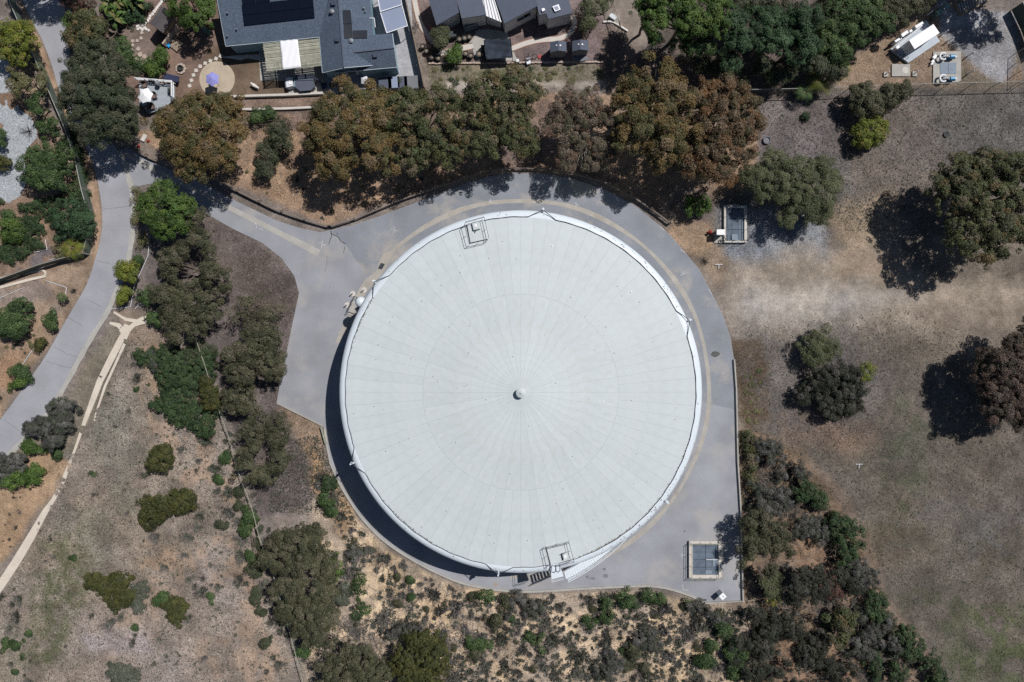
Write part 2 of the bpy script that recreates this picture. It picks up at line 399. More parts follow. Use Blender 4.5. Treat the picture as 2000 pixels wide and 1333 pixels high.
# south-west field
paint([(240, 600), (380, 660), (440, 800), (500, 1000), (560, 1240), (600, 1600), (-300, 1600), (-300, 1180), (0, 1160), (140, 880)], (154, 140, 127), 10, 1, warp=0.4, speck=0.95, rough=0.45)
paint([(100, 850), (280, 820), (330, 960), (260, 1080), (160, 1180), (60, 1300), (0, 1340), (0, 1180)], (140, 134, 120), 40, 0.75, patchy=.7, cell=60, speck=1)
paint([(80, 1060), (160, 1030), (170, 1180), (100, 1300), (50, 1300)], (112, 112, 88), 30, 0.8, patchy=0.5, cell=16, speck=1)
paint([(180, 780), (250, 760), (270, 830), (180, 900)], (134, 132, 118), 30, 0.7)
for (x, y, a, b) in [(310, 690, 40, 30), (295, 740, 20, 60), (315, 850, 25, 60), (365, 850, 40, 25), (400, 900, 30, 60), (250, 1230, 40, 26), (205, 1295, 12, 35), (430, 1100, 40, 60), (330, 1110, 60, 60), (480, 1180, 30, 80), (520, 1300, 40, 60), (290, 1160, 20, 60), (430, 1290, 60, 50), (440, 960, 20, 60)]:
    paint(blob(x, y, a, b), (182, 154, 130), 16, 0.8, warp=1.2, patchy=.75, cell=22, speck=0.4)
paint(ALL if False else [(150, 1200), (420, 1080), (500, 1250), (480, 1400), (150, 1400)], (166, 154, 150), 60, 0.4)
paint(blob(225, 1262, 60, 22), (180, 168, 170), 30, 0.8)
# between road and trail
paint([(255, 560), (290, 560), (270, 640), (150, 880), (60, 980), (0, 1120), (-100, 1200), (-100, 940), (0, 900), (140, 760)], (138, 128, 112), 10, 1, warp=0.3, speck=0.6)
paint([(110, 870), (140, 900), (40, 1060), (-60, 1160), (-60, 940), (0, 920)], (188, 155, 122), 12, 0.9, warp=0.5, speck=0.6)
paint([(262, 470), (300, 440), (340, 640), (225, 640), (262, 560)], (128, 118, 114), 10, 1, warp=0.3, speck=0.5)
paint([(225, 610), (330, 600), (330, 650), (250, 680)], (160, 140, 122), 12, 0.8, warp=0.4)
# west bank
paint([(-300, 80), (30, 60), (130, 290), (178, 380), (186, 480), (170, 560), (100, 670), (0, 815), (-300, 1100)], (170, 145, 122), 8, 1, warp=0.25, speck=0.5, rough=0.4)
paint([(-300, 100), (0, 90), (70, 250), (170, 400), (185, 470), (150, 510), (0, 545), (-300, 600)], (146, 120, 102), 12, 0.8, warp=0.6, speck=0.6)
paint([(-300, 560), (60, 535), (150, 560), (110, 600), (0, 650), (-300, 700)], (146, 134, 128), 14, 0.7, patchy=0.6, speck=0.7)
paint([(40, 495), (100, 480), (120, 500), (40, 525)], (120, 112, 116), 8, 0.9)
paint([(-300, 700), (60, 690), (30, 760), (-300, 820)], (176, 140, 112), 12, 0.8, speck=0.9)
paint([(50, 20), (80, 80), (110, 160), (185, 330), (200, 430), (192, 500), (175, 540), (186, 480), (178, 380), (135, 250), (100, 170), (60, 70), (36, 0)], (184, 152, 124), 6, 1, warp=0.1, speck=0.15)
# north side under the row of trees
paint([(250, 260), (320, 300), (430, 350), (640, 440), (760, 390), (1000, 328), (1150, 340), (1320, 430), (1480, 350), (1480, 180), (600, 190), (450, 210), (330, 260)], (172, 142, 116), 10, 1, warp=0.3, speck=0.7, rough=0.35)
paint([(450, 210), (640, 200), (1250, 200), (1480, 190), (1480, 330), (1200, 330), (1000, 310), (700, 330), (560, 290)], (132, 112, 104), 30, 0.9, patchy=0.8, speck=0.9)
paint([(1300, 360), (1400, 370), (1410, 400), (1330, 420)], (120, 108, 104), 20, 0.8)
# yards
paint([(170, -300), (440, -300), (440, 60), (450, 190), (360, 250), (250, 190), (200, 90)], (138, 114, 102), 8, 1, warp=0.2, speck=0.15, rough=0.0)
paint([(210, 40), (300, 50), (320, 110), (280, 150), (210, 110)], (142, 126, 118), 10, 0.8, warp=0.4, speck=0.5)
paint([(400, 95), (520, 90), (580, 150), (580, 184), (450, 190), (400, 180)], (124, 104, 84), 14, 0.9, warp=0.3, speck=0.15, rough=0)
paint([(450, 194), (640, 186), (640, 208), (450, 214)], (150, 126, 112), 4, 1, warp=0.1, speck=0.5, rough=0)
paint([(520, 210), (700, 200), (700, 216), (520, 224)], (120, 104, 96), 4, 1, warp=0.1)
paint([(788, -300), (1150, -300), (1205, 122), (828, 124)], (138, 120, 117), 5, 1, warp=0.08, speck=0.5, rough=0)
paint([(826, 124), (1200, 122), (1215, 172), (840, 172)], (138, 128, 110), 6, 1, warp=0.2, speck=0.9, rough=0.2)
paint([(840, 126), (1000, 126), (1000, 142), (860, 148)], (84, 92, 62), 8, 0.8, patchy=0.5, cell=25)
paint([(1040, 124), (1150, 124), (1150, 150), (1060, 150)], (88, 92, 64), 8, 0.8, patchy=0.5, cell=25)
paint([(870, 160), (1230, 157), (1230, 170), (870, 176)], (182, 170, 158), 5, 0.9, warp=0.25, speck=0.3)
paint([(1160, -300), (1290, -300), (1300, 80), (1230, 90), (1165, 20)], (156, 142, 130), 8, 1, warp=0.2, speck=0.15, rough=0)
paint([(1165, 40), (1240, 90), (1300, 100), (1500, 190), (1200, 190)], (120, 104, 96), 14, 1, speck=0.8)
paint([(1300, -300), (1800, -300), (1830, 20), (1690, 110), (1640, 180), (1480, 180), (1300, 100)], (112, 100, 92), 14, 1, speck=0.8)
paint([(1640, 150), (1680, 110), (1800, 20), (1850, 10), (1990, 20), (2000, 168), (1640, 176)], (152, 130, 110), 8, 1, warp=0.3, speck=0.8)
paint([(1835, 20), (1990, 20), (1990, 130), (1960, 160), (1930, 150), (1870, 100), (1835, 70)], (160, 160, 165), 12, 1, warp=0.25, speck=0.7, rough=0)
paint([(1870, 120), (1940, 145), (1990, 165), (1870, 168)], (124, 116, 102), 12, 0.8, speck=0.7)
# broad drift of colour in all bare soil
dr_ = fbm(cx_, cy_, 34, 140, 5); dr2 = fbm(cx_, cy_, 110, 150, 4); dr3 = vnoise(cx_, cy_, 9, 160)
GC[..., :3] *= (0.80 + .42 * np.clip((dr_ - .3) / .4, 0, 1))[..., None] * (.9 + .2 * dr3)[..., None]
tn = np.clip((dr2 - .4) / .25, 0, 1)[..., None]
GC[..., :3] *= (np.array([1.02, 1.0, .96]) * tn + np.array([.985, .995, 1.015]) * (1 - tn))
GC[..., :3] = np.clip(GC[..., :3], .01, .6)
# relief, flat where something is built
REL = (fbm(cx_, cy_, 28, 60, 4) - 0.5) * 0.9 + (vnoise(cx_, cy_, 9, 66) - 0.5) * 0.16
HZ = -0.05 + np.minimum(REL * ROUGH, 0.28)
gl = [(1545, 1035), (1600, 1035), (1630, 1110), (1590, 1125), (1550, 1100)]
gl2 = [(1530, 1245), (1620, 1235), (1680, 1345), (1490, 1345)]
for poly_ in (gl, gl2):
    paint(poly_, (160, 130, 105), 10, .95, warp=.4, speck=.5)
    m_ = np.clip(.5 - sdist(poly_, cx_, cy_) / 10, 0, 1); u_ = cx_ * .5 + cy_ * .87; v_ = cx_ * .87 - cy_ * .5
    HZ += m_ * (np.abs(vnoise(v_, u_ * .35, 11, 170) - .5) * .7 - .1)
# ------------------------------------------------------------------ pavements as pixel polygons
ROADA_W = smooth([(20, -60), (44, 0), (60, 38), (82, 78), (101, 128), (120, 190), (147, 250), (175, 303), (187, 338), (196, 384), (200, 434), (195, 471), (185, 509), (170, 554), (150, 590), (130, 624), (105, 668), (85, 702), (57, 742), (25, 787), (0, 821), (-60, 905)], 4)
ROADA_E = smooth([(105, -60), (122, 0), (134, 60), (137, 110), (160, 180), (200, 250), (232, 300), (244, 334), (254, 371), (257, 410), (256, 450), (251, 490), (240, 534), (225, 569), (207, 609), (175, 661), (155, 697), (135, 734), (97, 799), (50, 852), (0, 905), (-50, 962)], 4)
roadA = ROADA_W + list(reversed(ROADA_E))
south_edge = smooth([(646, 905), (664, 945), (688, 985), (712, 1018), (750, 1056), (800, 1090), (850, 1117), (900, 1138), (950, 1149), (1000, 1154.5), (1050, 1155), (1150, 1149), (1250, 1144.5), (1290, 1147), (1320, 1154), (1354, 1166), (1374, 1176)], 4)
apron = [(232, 296), (246, 288), (300, 318), (395, 358), (450, 388), (540, 431), (590, 447), (625, 454), (645, 450), (690, 440), (738, 424), (790, 405), (840, 385), (900, 362), (950, 346), (1000, 339), (1060, 340), (1120, 350), (1180, 370), (1240, 402), (1291, 443), (1313, 464), (1340, 496), (1366, 527), (1390, 572), (1404, 600), (1415, 624), (1427, 662), (1433, 700), (1437, 760), (1440, 900), (1446, 1000), (1450, 1173), (1374, 1176)]
apron += list(reversed(south_edge)) + [(640, 880), (634, 852), (632, 833), (540, 788), (545, 760), (556, 707), (569, 643), (584, 573), (575, 540), (550, 505), (512, 475), (450, 445), (400, 416), (330, 376), (290, 360), (263, 366), (252, 350), (244, 334)]
ringp = [(645, 451), (690, 440.6), (738, 424.6), (790, 405.6), (840, 385.6), (900, 362.6), (950, 346.6), (1000, 339.6), (1060, 340.6), (1120, 350.6), (1180, 370.6), (1240, 402.6), (1290.5, 443.5), (1312.5, 464.5), (1339.5, 496.5), (1365.5, 527.5), (1389.5, 572.5), (1403, 600.5), (1414, 624), (1426, 662), (1432, 700), (1436, 760), (1436, 800), (1390, 790), (1340, 770), (1200, 700), (1000, 600), (800, 620), (712, 535), (675, 477)]
PAVED += [roadA, apron]
yards = [[(427, -60), (640, -60), (800, -60), (830, 175), (640, 186), (450, 192), (430, 100)], [(815, -60), (1150, -60), (1190, 122), (835, 122)], [(1730, 20), (2000, 0), (2000, 168), (1810, 168), (1730, 150)]]
# ground flat under everything built
flat = np.ones(GX.shape)
for pl in [roadA, apron] + yards + [[(1395, 395), (1470, 395), (1470, 480), (1375, 480)]]:
    d = sdist(pl, cx_, cy_); flat = np.minimum(flat, np.clip((d - 2) / 25, 0, 1))
HZ = -0.05 + (HZ + 0.05) * flat
HZ[(GX < -200) | (GX > 2200) | (GY < -200) | (GY > 1540)] = -0.06
def gz(px, py):
    i = np.clip(np.searchsorted(gx, px) - 1, 0, len(gx) - 2); j = np.clip(np.searchsorted(gy, py) - 1, 0, len(gy) - 2)
    fx = (px - gx[i]) / (gx[i + 1] - gx[i]); fy = (py - gy[j]) / (gy[j + 1] - gy[j])
    return float((HZ[j, i] * (1 - fx) + HZ[j, i + 1] * fx) * (1 - fy) + (HZ[j + 1, i] * (1 - fx) + HZ[j + 1, i + 1] * fx) * fy)

def quads_mesh(name, verts, quads, col=None, mtl='leaf', smooth_=False):
    me = bpy.data.meshes.new(name); nv = len(verts); nq = len(quads)
    me.vertices.add(nv); me.vertices.foreach_set('co', np.asarray(verts, np.float32).ravel())
    k = quads.shape[1]
    me.loops.add(nq * k); me.loops.foreach_set('vertex_index', np.asarray(quads, np.int32).ravel())
    me.polygons.add(nq); me.polygons.foreach_set('loop_start', np.arange(nq, dtype=np.int32) * k)
    if smooth_: me.polygons.foreach_set('use_smooth', np.ones(nq, bool))
    me.update(calc_edges=True)
    if col is not None:
        at = me.color_attributes.new('col', 'FLOAT_COLOR', 'POINT')
        c = np.ones((nv, 4), np.float32); c[:, :col.shape[1]] = col
        at.data.foreach_set('color', c.ravel())
    me.materials.append(M[mtl] if isinstance(mtl, str) else mtl)
    return me

gm = bpy.data.materials.new('ground'); gm.use_nodes = True
n = gm.node_tree.nodes; l = gm.node_tree.links; b = n['Principled BSDF']; b.inputs['Roughness'].default_value = 0.95; b.inputs['Specular IOR Level'].default_value = 0.15
at = n.new('ShaderNodeAttribute'); at.attribute_name = 'col'; tc = n.new('ShaderNodeTexCoord'); cur = at.outputs['Color']
def gnoise(scale, detail, rough=0.6):
    t = n.new('ShaderNodeTexNoise'); t.inputs['Scale'].default_value = scale; t.inputs['Detail'].default_value = detail; t.inputs['Roughness'].default_value = rough
    l.new(tc.outputs['Object'], t.inputs['Vector']); return t.outputs[0]
def gmap(s, a, b2, lo, hi):
    m = n.new('ShaderNodeMapRange'); m.inputs[1].default_value = a; m.inputs[2].default_value = b2
    for i_, v_ in ((3, lo), (4, hi)):
        if hasattr(v_, 'links'): l.new(v_, m.inputs[i_])
        else: m.inputs[i_].default_value = v_
    l.new(s, m.inputs[0]); return m.outputs[0]
def gmul(c, f):
    v = n.new('ShaderNodeVectorMath'); v.operation = 'SCALE'; l.new(c, v.inputs[0]); l.new(f, v.inputs['Scale']); return v.outputs[0]
def gm2(a, op, bb):
    v = n.new('ShaderNodeMath'); v.operation = op
    for i_, x_ in ((0, a), (1, bb)):
        if hasattr(x_, 'links'): l.new(x_, v.inputs[i_])
        else: v.inputs[i_].default_value = x_
    return v.outputs[0]
spk = at.outputs['Alpha']
cur = gmul(cur, gmap(gnoise(0.35, 6), 0.3, 0.7, 0.86, 1.14))
cur = gmul(cur, gmap(gnoise(1.6, 5), 0.3, 0.7, 0.86, 1.14))
dk = gm2(gm2(spk, 'MULTIPLY', 0.60), 'ADD', 0.12)
nf = gnoise(6.5, 4, 0.8)
lo_ = gm2(1.0, 'SUBTRACT', dk); hi_ = gm2(1.0, 'ADD', gm2(dk, 'MULTIPLY', 0.8))
cur = gmul(cur, gmap(nf, 0.36, 0.62, lo_, hi_))
# scattered dark pebbles and bark
vo = n.new('ShaderNodeTexVoronoi'); vo.inputs['Scale'].default_value = 2.6; vo.inputs['Randomness'].default_value = 1; l.new(tc.outputs['Object'], vo.inputs['Vector'])
dots = gmap(vo.outputs['Distance'], 0.08, 0.26, gm2(1.0, 'SUBTRACT', gm2(gm2(spk, 'MULTIPLY', gmap(gnoise(0.8, 3), .4, .6, .15, .8)), 'MULTIPLY', 0.75)), 1.0)
cur = gmul(cur, dots)
vo2 = n.new('ShaderNodeTexVoronoi'); vo2.inputs['Scale'].default_value = 0.9; l.new(tc.outputs['Object'], vo2.inputs['Vector'])
pal = gmap(vo2.outputs['Distance'], 0.035, 0.07, gm2(1.0, 'ADD', gm2(spk, 'MULTIPLY', 0.9)), 1.0)
cur = gmul(cur, pal)
l.new(cur, b.inputs['Base Color'])
bp = n.new('ShaderNodeBump'); bp.inputs['Distance'].default_value = 0.09; bp.inputs['Strength'].default_value = 0.5
l.new(gm2(gnoise(3.0, 6, 0.75), 'ADD', gm2(gnoise(9, 2), 'MULTIPLY', 0.4)), bp.inputs['Height']); l.new(bp.outputs[0], b.inputs['Normal'])
M['ground'] = gm
ny, nx = GX.shape
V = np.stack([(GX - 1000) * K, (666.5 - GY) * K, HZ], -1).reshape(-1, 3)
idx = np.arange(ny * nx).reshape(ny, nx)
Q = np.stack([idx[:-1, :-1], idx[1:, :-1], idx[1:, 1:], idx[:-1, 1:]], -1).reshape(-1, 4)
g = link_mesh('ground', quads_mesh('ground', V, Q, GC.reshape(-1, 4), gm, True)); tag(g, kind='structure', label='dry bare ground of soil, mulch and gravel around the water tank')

def struct(name, mb, m, parent=None, label=None):
    o = mb.build(name, m, parent)
    if parent is None: tag(o, kind='structure', label=label)
    return o

drv = struct('driveway', MB().prism(PX(apron), -0.12, 0.004), 'asphalt', label='pale asphalt driveway and apron around the tank')
struct('asphalt_patch', MB().prism(PX(ringp), -0.02, 0.008), 'asphalt_ring', drv)
road = struct('road', MB().prism(PX(roadA), -0.12, 0.0), 'asphalt_old', label='curving old asphalt road on the left')
# gutter beside the road
gut = [(p[0] + 3.6, p[1]) for p in ROADA_E if p[1] > 296]
struct('gutter', MB().strip(PX(gut), [0.62 - 0.1 * math.sin(i * 1.7) for i in range(len(gut))], -0.1, 0.07), 'concrete', label='pale concrete gutter along the road')
# swale
swale = [(238, 300), (250, 303), (300, 331), (360, 360), (430, 396), (450, 407), (540, 453), (612, 489)]
struct('drain_swale', MB().strip(PX(swale), [0.45, 0.6, 0.6, 0.62, 0.64, 0.64, 0.7, 0.9], -0.02, 0.014), 'concrete', drv)
struct('drain_swale', MB().prism(PX([(608, 481), (626, 489), (620, 501), (604, 494)]), -0.02, 0.018), 'concrete', drv)
# ring gutter of the tank and its widening at the overflow
def ringpt(r, a): return (1016 + r * math.cos(a), 759 + r * math.sin(a))
pts = []; i = 0
a = math.radians(222)
while a < math.radians(222 + 232):
    pts.append(a); a += math.radians(3)
ro = [ringpt(371.5 + 1.4 * math.sin(t * 9) + 1.5 * math.cos(t), t) for t in pts]; ri = [ringpt(363 + 2 * math.cos(t) + 0.8 * math.sin(t * 13), t) for t in pts]
struct('ring_gutter', MB().prism(PX(ro + list(reversed(ri))), -0.02, 0.013), 'concrete_tan', drv)
struct('splash_pad', MB().prism(PX([(752, 492), (742, 507), (735, 530), (715, 545), (700, 566), (690, 592), (676, 622), (664, 646), (655, 672), (668, 668), (690, 626), (702, 600), (716, 570), (738, 546), (752, 528), (765, 500)]), -0.02, 0.017), 'concrete_tan', drv)
struct('drain_grate', MB().prism(PX([(744, 514), (752, 516), (746, 527), (738, 525)]), 0, 0.03), 'dark', drv)
# tar seals and paint on the asphalt
def ribbon(name, pts, wd, m, z=0.016, par=None):
    return struct(name, MB().strip(PX(pts), wd, -0.01, z), m, drv if par is None else par)
ribbon('crack_seal', [(645, 452), (648, 457), (660, 463), (666, 472), (675, 477)], 0.10, 'tar')
ribbon('crack_seal', [(646, 455), (648, 462), (645, 468)], 0.09, 'tar')
ribbon('crack_seal', [(642, 478), (645, 468)], 0.07, 'tar'); ribbon('crack_seal', [(671, 494), (674, 482)], 0.06, 'tar')
ribbon('crack_seal', [(657, 458), (660, 456)], 0.07, 'tar')
def crack(pts, par, seed):
    r = random.Random(seed); out = []
    for i in range(len(pts) - 1):
        (x1, y1), (x2, y2) = pts[i], pts[i + 1]; k = max(2, int(math.hypot(x2 - x1, y2 - y1) / 4))
        for j in range(k): out.append((x1 + (x2 - x1) * j / k + r.uniform(-.8, .8), y1 + (y2 - y1) * j / k + r.uniform(-.8, .8)))
    out.append(pts[-1]); ribbon('crack', out, 0.022, 'tar', 0.02 if par is not road else 0.008, par)
crack([(202, 409), (225, 407), (256, 402)], road, 1); crack([(190, 510), (215, 516), (247, 514)], road, 2); crack([(133, 620), (160, 637)], road, 3)
crack([(105, 678), (130, 691), (152, 698)], road, 4); crack([(90, 705), (120, 716), (140, 719)], road, 5); crack([(8, 820), (40, 843)], road, 6); crack([(170, 585), (200, 600)], road, 7)
crack([(640, 500), (636, 530)], drv, 8)
for pts in [[(624, 474), (636, 480)], [(630, 470), (628, 484)], [(764, 447), (776, 452)], [(770, 443), (769, 456)], [(498, 436), (502, 443), (500, 446)], [(506, 446), (514, 450)],
            [(254, 320), (258, 328)], [(260, 322), (266, 330)], [(268, 322), (262, 334)], [(256, 332), (268, 334)], [(955, 391), (961, 396)], [(959, 390), (956, 397)],
            [(1122, 396), (1130, 402)], [(1127, 396), (1124, 405)], [(1329, 538), (1342, 533)], [(1333, 530), (1335, 536)], [(1332, 1081), (1333, 1090)], [(1330, 1085), (1340, 1085)], [(1333, 1142), (1334, 1152), (1344, 1153)],
            [(1290, 443), (1298, 451)], [(1329, 488), (1338, 494)], [(1383, 565), (1390, 575)]]:
    ribbon('paint_mark', pts, 0.065, 'roadpaint')
# stains
def stain(x, y, rx, ry, m, seed, z=0.0175):
    r = random.Random(seed); P = [(x + rx * r.uniform(.6, 1.1) * math.cos(t * math.pi / 7), y + ry * r.uniform(.6, 1.1) * math.sin(t * math.pi / 7)) for t in range(14)]
    struct('stain', MB().prism(PX(P), 0, z), m, drv)
M['stain'] = mat('stain', alb(124, 126, 134), 0.9, 0.2, 2); M['stain_rust'] = mat('stain_rust', alb(165, 145, 125), 0.9, 0.2, 3); M['stain_green'] = mat('stain_green', alb(92, 94, 92), 0.9, 0.4, 5, fine=0.5)
stain(1157, 1130, 7, 3, 'stain', 1); stain(1147, 1127, 3, 4, 'stain', 2); stain(1183, 1125, 6, 5, 'stain', 3); stain(1180, 1112, 4, 3, 'stain', 4); stain(968, 1141, 4, 4, 'stain_rust', 5)
stain(1397, 692, 10, 6.5, 'stain_green', 6); stain(1377, 1172, 5, 3, 'stain_green', 7); stain(1337, 1038, 3, 2, 'stain', 8)
# kerbs and low walls
kerb = tag(MB().strip(PX([(635, 838), (639, 870), (646, 905)] + south_edge[1:]), 0.26, -0.1, 0.16).build('concrete_kerb', 'concrete'), 'curved concrete kerb along the south edge of the tank apron', 'kerb')
ekerb = tag(MB().strip(PX([(1433, 702), (1437, 760), (1440, 900), (1446, 1000), (1450, 1173), (1376, 1177)]), 0.16, -0.1, 0.34).build('low_wall', 'concrete'), 'low straight concrete wall on the right edge of the apron', 'wall')
tag(MB().strip(PX([(541, 788), (586, 810), (632, 833)]), 0.14, -0.1, 0.14).build('edge_board', 'concrete_tan'), 'thin edging board at the lower left corner of the apron', 'edging')
tag(MB().strip(PX([(629, 833), (634, 852), (638, 866)]), 0.14, -0.1, 0.6).build('low_wall', 'wood_pale'), 'short stub wall at the left foot of the tank shadow', 'wall')

# ------------------------------------------------------------------ the tank
TC = Vector(((1015.6 - 1000) * K, (666.5 - 757.7) * K, 0)); RT = 21.27
tank = thing('water_tank', 'huge round pale water tank with a low cone roof of wedge panels', 'water tank', TC)
def tlathe(name, prof, m, n=160, sm=True): return MB().lathe((TC.x, TC.y, 0), prof, n).build(name, m, tank, sm)
tlathe('shell', [(RT, -0.1), (RT, 2.2), (RT, 4.4), (RT, 6.55)], 'tank_wall')
kn = [(RT, 6.552)] + [(20.45 + (RT - 20.45) * math.cos(t), 6.55 + 0.72 * math.sin(t)) for t in [i * math.pi / 2 / 8 for i in range(1, 9)]]
kn += [(20.2, 7.27)]
tlathe('rim', kn, 'tank_rim')
def zr(r): return 7.30 + (20.4 - r) * 0.045
tlathe('roof_deck', [(20.4, zr(20.4) - .035), (0.3, zr(0.3) - .035)], mat('deck_seal', alb(212, 220, 222), 0.8, 0.02), 80)
def wedge(r0, r1, n, gap, arc):
    mb = MB(); th = math.pi / n; rs = [r0 + (r1 - r0) * i / 3 for i in range(4)]; vs = []
    for r in rs:
        h = th - gap / 2 / r
        for t in range(arc + 1):
            a = -h + 2 * h * t / arc; vs.append((r * math.cos(a), r * math.sin(a), zr(r)))
    k = arc + 1; fs = []
    for i in range(3):
        for j in range(arc): fs.append((i * k + j, (i + 1) * k + j, (i + 1) * k + j + 1, i * k + j + 1))
    nv = len(vs); vs += [(x, y, z - .03) for x, y, z in vs]
    per = [j for j in range(k)] + [i * k + arc for i in range(1, 4)] + [3 * k + j for j in reversed(range(arc))] + [i * k for i in (2, 1)]
    for i in range(len(per)):
        a, b_ = per[i], per[(i + 1) % len(per)]; fs.append((b_, a, a + nv, b_ + nv))
    mb.add(vs, fs); return mb
for (r0, r1, N, gap, arc) in ((0.5, 11.344, 40, 0.008, 2), (11.350, 20.3, 80, 0.0075, 2)):
    me = wedge(r0, r1, N, gap, arc).mesh('roof_panel', 'tank_roof')
    for i in range(N):
        o = link_mesh('roof_panel', me, tank, (0, 0, random.uniform(0, 0.012)), 2 * math.pi * (i + 0.5) / N)
v = MB().lathe((TC.x, TC.y, 0), [(0.5, zr(0)), (0.5, zr(0) + .55), (0.56, zr(0) + .58), (0.56, zr(0) + .66), (0.3, zr(0) + .76), (0, zr(0) + .8)], 28).build('roof_vent', 'tank_roof', tank)
MB().bar((TC.x - .1, TC.y + .1, zr(0) + .8), (TC.x - .1, TC.y - .08, zr(0) + .84), .025).bar((TC.x - .1, TC.y - .08, zr(0) + .84), (TC.x + .16, TC.y - .12, zr(0) + .8), .025).build('handle', 'dark', v)
# little fittings standing on the roof
fm = MB().lathe((0, 0, 0), [(0.055, 0), (0.055, 0.05), (0.03, 0.07), (0, 0.07)], 8).mesh('roof_fitting', 'grey_metal')
fw = MB().lathe((0, 0, 0), [(0.08, 0), (0.08, 0.07), (0, 0.1)], 8).mesh('roof_fitting', 'bright_white')
SP = [(1001, 697), (1085, 749), (855, 746), (949, 781), (1033, 832), (729, 795), (752, 883), (890, 865), (733, 703), (765, 619), (996, 926), (956, 1048), (1118, 892), (1213, 980), (1245, 888), (1030, 1058), (1160, 1018), (898, 499), (1008, 505), (981, 471), (898, 532), (915, 690), (861, 557), (760, 630), (1233, 509), (1079, 480), (1234, 570), (1179, 785), (1207, 559), (1216, 578), (1250, 590), (737, 674), (871, 1000), (823, 588), (1100, 956), (1320, 820), (1200, 690), (802, 700), (917, 637)]
WH = {(1233, 509), (1079, 480), (1234, 570), (1179, 785)}
for (x, y) in SP:
    p = W(x, y, 7.9); r = math.hypot(p.x - TC.x, p.y - TC.y)
    link_mesh('roof_fitting', fw if (x, y) in WH else fm, tank, (p.x - TC.x, p.y - TC.y, zr(r)))
# cable round the rim on six brackets
def ta(imgdeg): return -math.radians(imgdeg)
cab = []
posts = [-83 + 60 * i for i in range(6)]
for d in np.arange(-83, 277.1, 1.5):
    dd = min(abs((d - p + 180) % 360 - 180) for p in posts if p != 37)
    r = 20.38 if dd > 4.6 else 20.38 + (1 - dd / 4.6) * 0.9
    z = 7.29 if dd > 4.6 else 7.29 + (1 - dd / 4.6) * 0.1
    r += 0.03 * math.sin(d * 0.9) if dd > 4.6 else 0
    cab.append((TC.x + r * math.cos(ta(d)), TC.y + r * math.sin(ta(d)), z + .05))
MB().path(cab, 0.042, 5).build('cable', 'cable', tank)
for p in posts:
    a = ta(p); c, s = math.cos(a), math.sin(a)
    MB().box((TC.x + 21.35 * c, TC.y + 21.35 * s, 6.95), (0.5, 0.16, 0.7), a).box((TC.x + 21.5 * c, TC.y + 21.5 * s, 6.4), (0.25, 0.3, 0.4), a).build('cable_bracket', 'tank_rim', tank)
# stains on the rim, dark leaf litter along the cable
rs = random.Random(4); mb = MB()
for i in range(120):
    d = rs.choice([rs.gauss(-45, 18), rs.gauss(45, 14), rs.uniform(0, 360)]); r = rs.uniform(20.6, 21.05)
    zz = 6.55 + 0.72 * math.sqrt(max(0, 1 - ((r - 20.35) / (RT - 20.35)) ** 2)); a = ta(d)
    mb.box((TC.x + r * math.cos(a), TC.y + r * math.sin(a), zz + .01), (rs.uniform(.05, .1), rs.uniform(.05, .22), .03), a + rs.uniform(-.4, .4))
o = mb.build('rust_flakes', 'twig_dark', tank); o['kind'] = 'stuff'
mb = MB()
for i in range(330):
    d = rs.choice([rs.gauss(58, 8), rs.gauss(60, 6), rs.gauss(35, 12), rs.gauss(205, 4), rs.gauss(128, 6)]); r = 20.33 - abs(rs.gauss(0, .06)); a = ta(d)
    mb.box((TC.x + r * math.cos(a), TC.y + r * math.sin(a), zr(r) + .02), (rs.uniform(.03, .08), rs.uniform(.04, .12), .02), rs.uniform(0, 3))
o = mb.build('leaf_litter', 'bark', tank); o['kind'] = 'stuff'
mb = MB()
for i in range(120):
    r = 19.8 * math.sqrt(rs.random()); a = rs.uniform(0, 6.283); s_ = rs.uniform(.02, .07)
    mb.box((TC.x + r * math.cos(a), TC.y + r * math.sin(a), zr(r) + .012), (s_, s_ * rs.uniform(.6, 2.5), .012), rs.uniform(0, 3))
o = mb.build('roof_grime', 'bark', tank); o['kind'] = 'stuff'
# railings
def rail(pts, par, h=1.05, z0=None, m='dark', r=0.026, closed=False, every=1.3):
    P = [Vector(p) for p in pts];
    if closed: P.append(P[0])
    for hh, nm in ((h, 'top_rail'), (h * .55, 'middle_rail')):
        mb = MB()
        for i in range(len(P) - 1): mb.bar(P[i] + Vector((0, 0, hh)), P[i + 1] + Vector((0, 0, hh)), r, 5)
        mb.build(nm, m, par)
    done = []
    for i in range(len(P) - 1):
        L = (P[i + 1] - P[i]).length; k = max(1, int(round(L / every)))
        for j in range(k + 1):
            q = P[i].lerp(P[i + 1], j / k)
            if any((q - d).length < .1 for d in done): continue
            done.append(q); MB().bar(q, q + Vector((0, 0, h)), r, 5).build('post', m, par)
def plat(name, pxs, z, m, par, th=.12, leg=None):
    return MB().prism(PX(pxs, z), z - th, z).build(name, m, par)
# north hatch platform
def T3(x, y, z): p = W(x, y, z); return (p.x, p.y, z)
pn = plat('hatch_platform', [(912, 437), (944, 429), (952, 467), (919, 474)], 7.62, 'tank_roof', tank, .25)
for seg in ([(910, 437), (946, 427)], [(946, 427), (955, 466)], [(952, 470), (917, 478)], [(917, 478), (908, 440)]):
    rail([T3(*q, 7.62) for q in seg], pn, 1.0)
hb = MB().prism(PX([(922, 437), (935, 434), (938, 447), (925, 450)], 7.9), 7.6, 7.95).build('hatch', 'tank_roof', pn)
MB().prism(PX([(926, 439), (931, 438), (932, 443), (927, 444)], 8.0), 7.9, 8.0).build('hatch_lid', 'bright_white', pn)
MB().bar(T3(926, 451, 7.65), T3(928, 456, 7.65), .05).bar(T3(928, 453, 7.75), T3(936, 446, 7.7), .04).build('latch_bar', 'dark', pn)
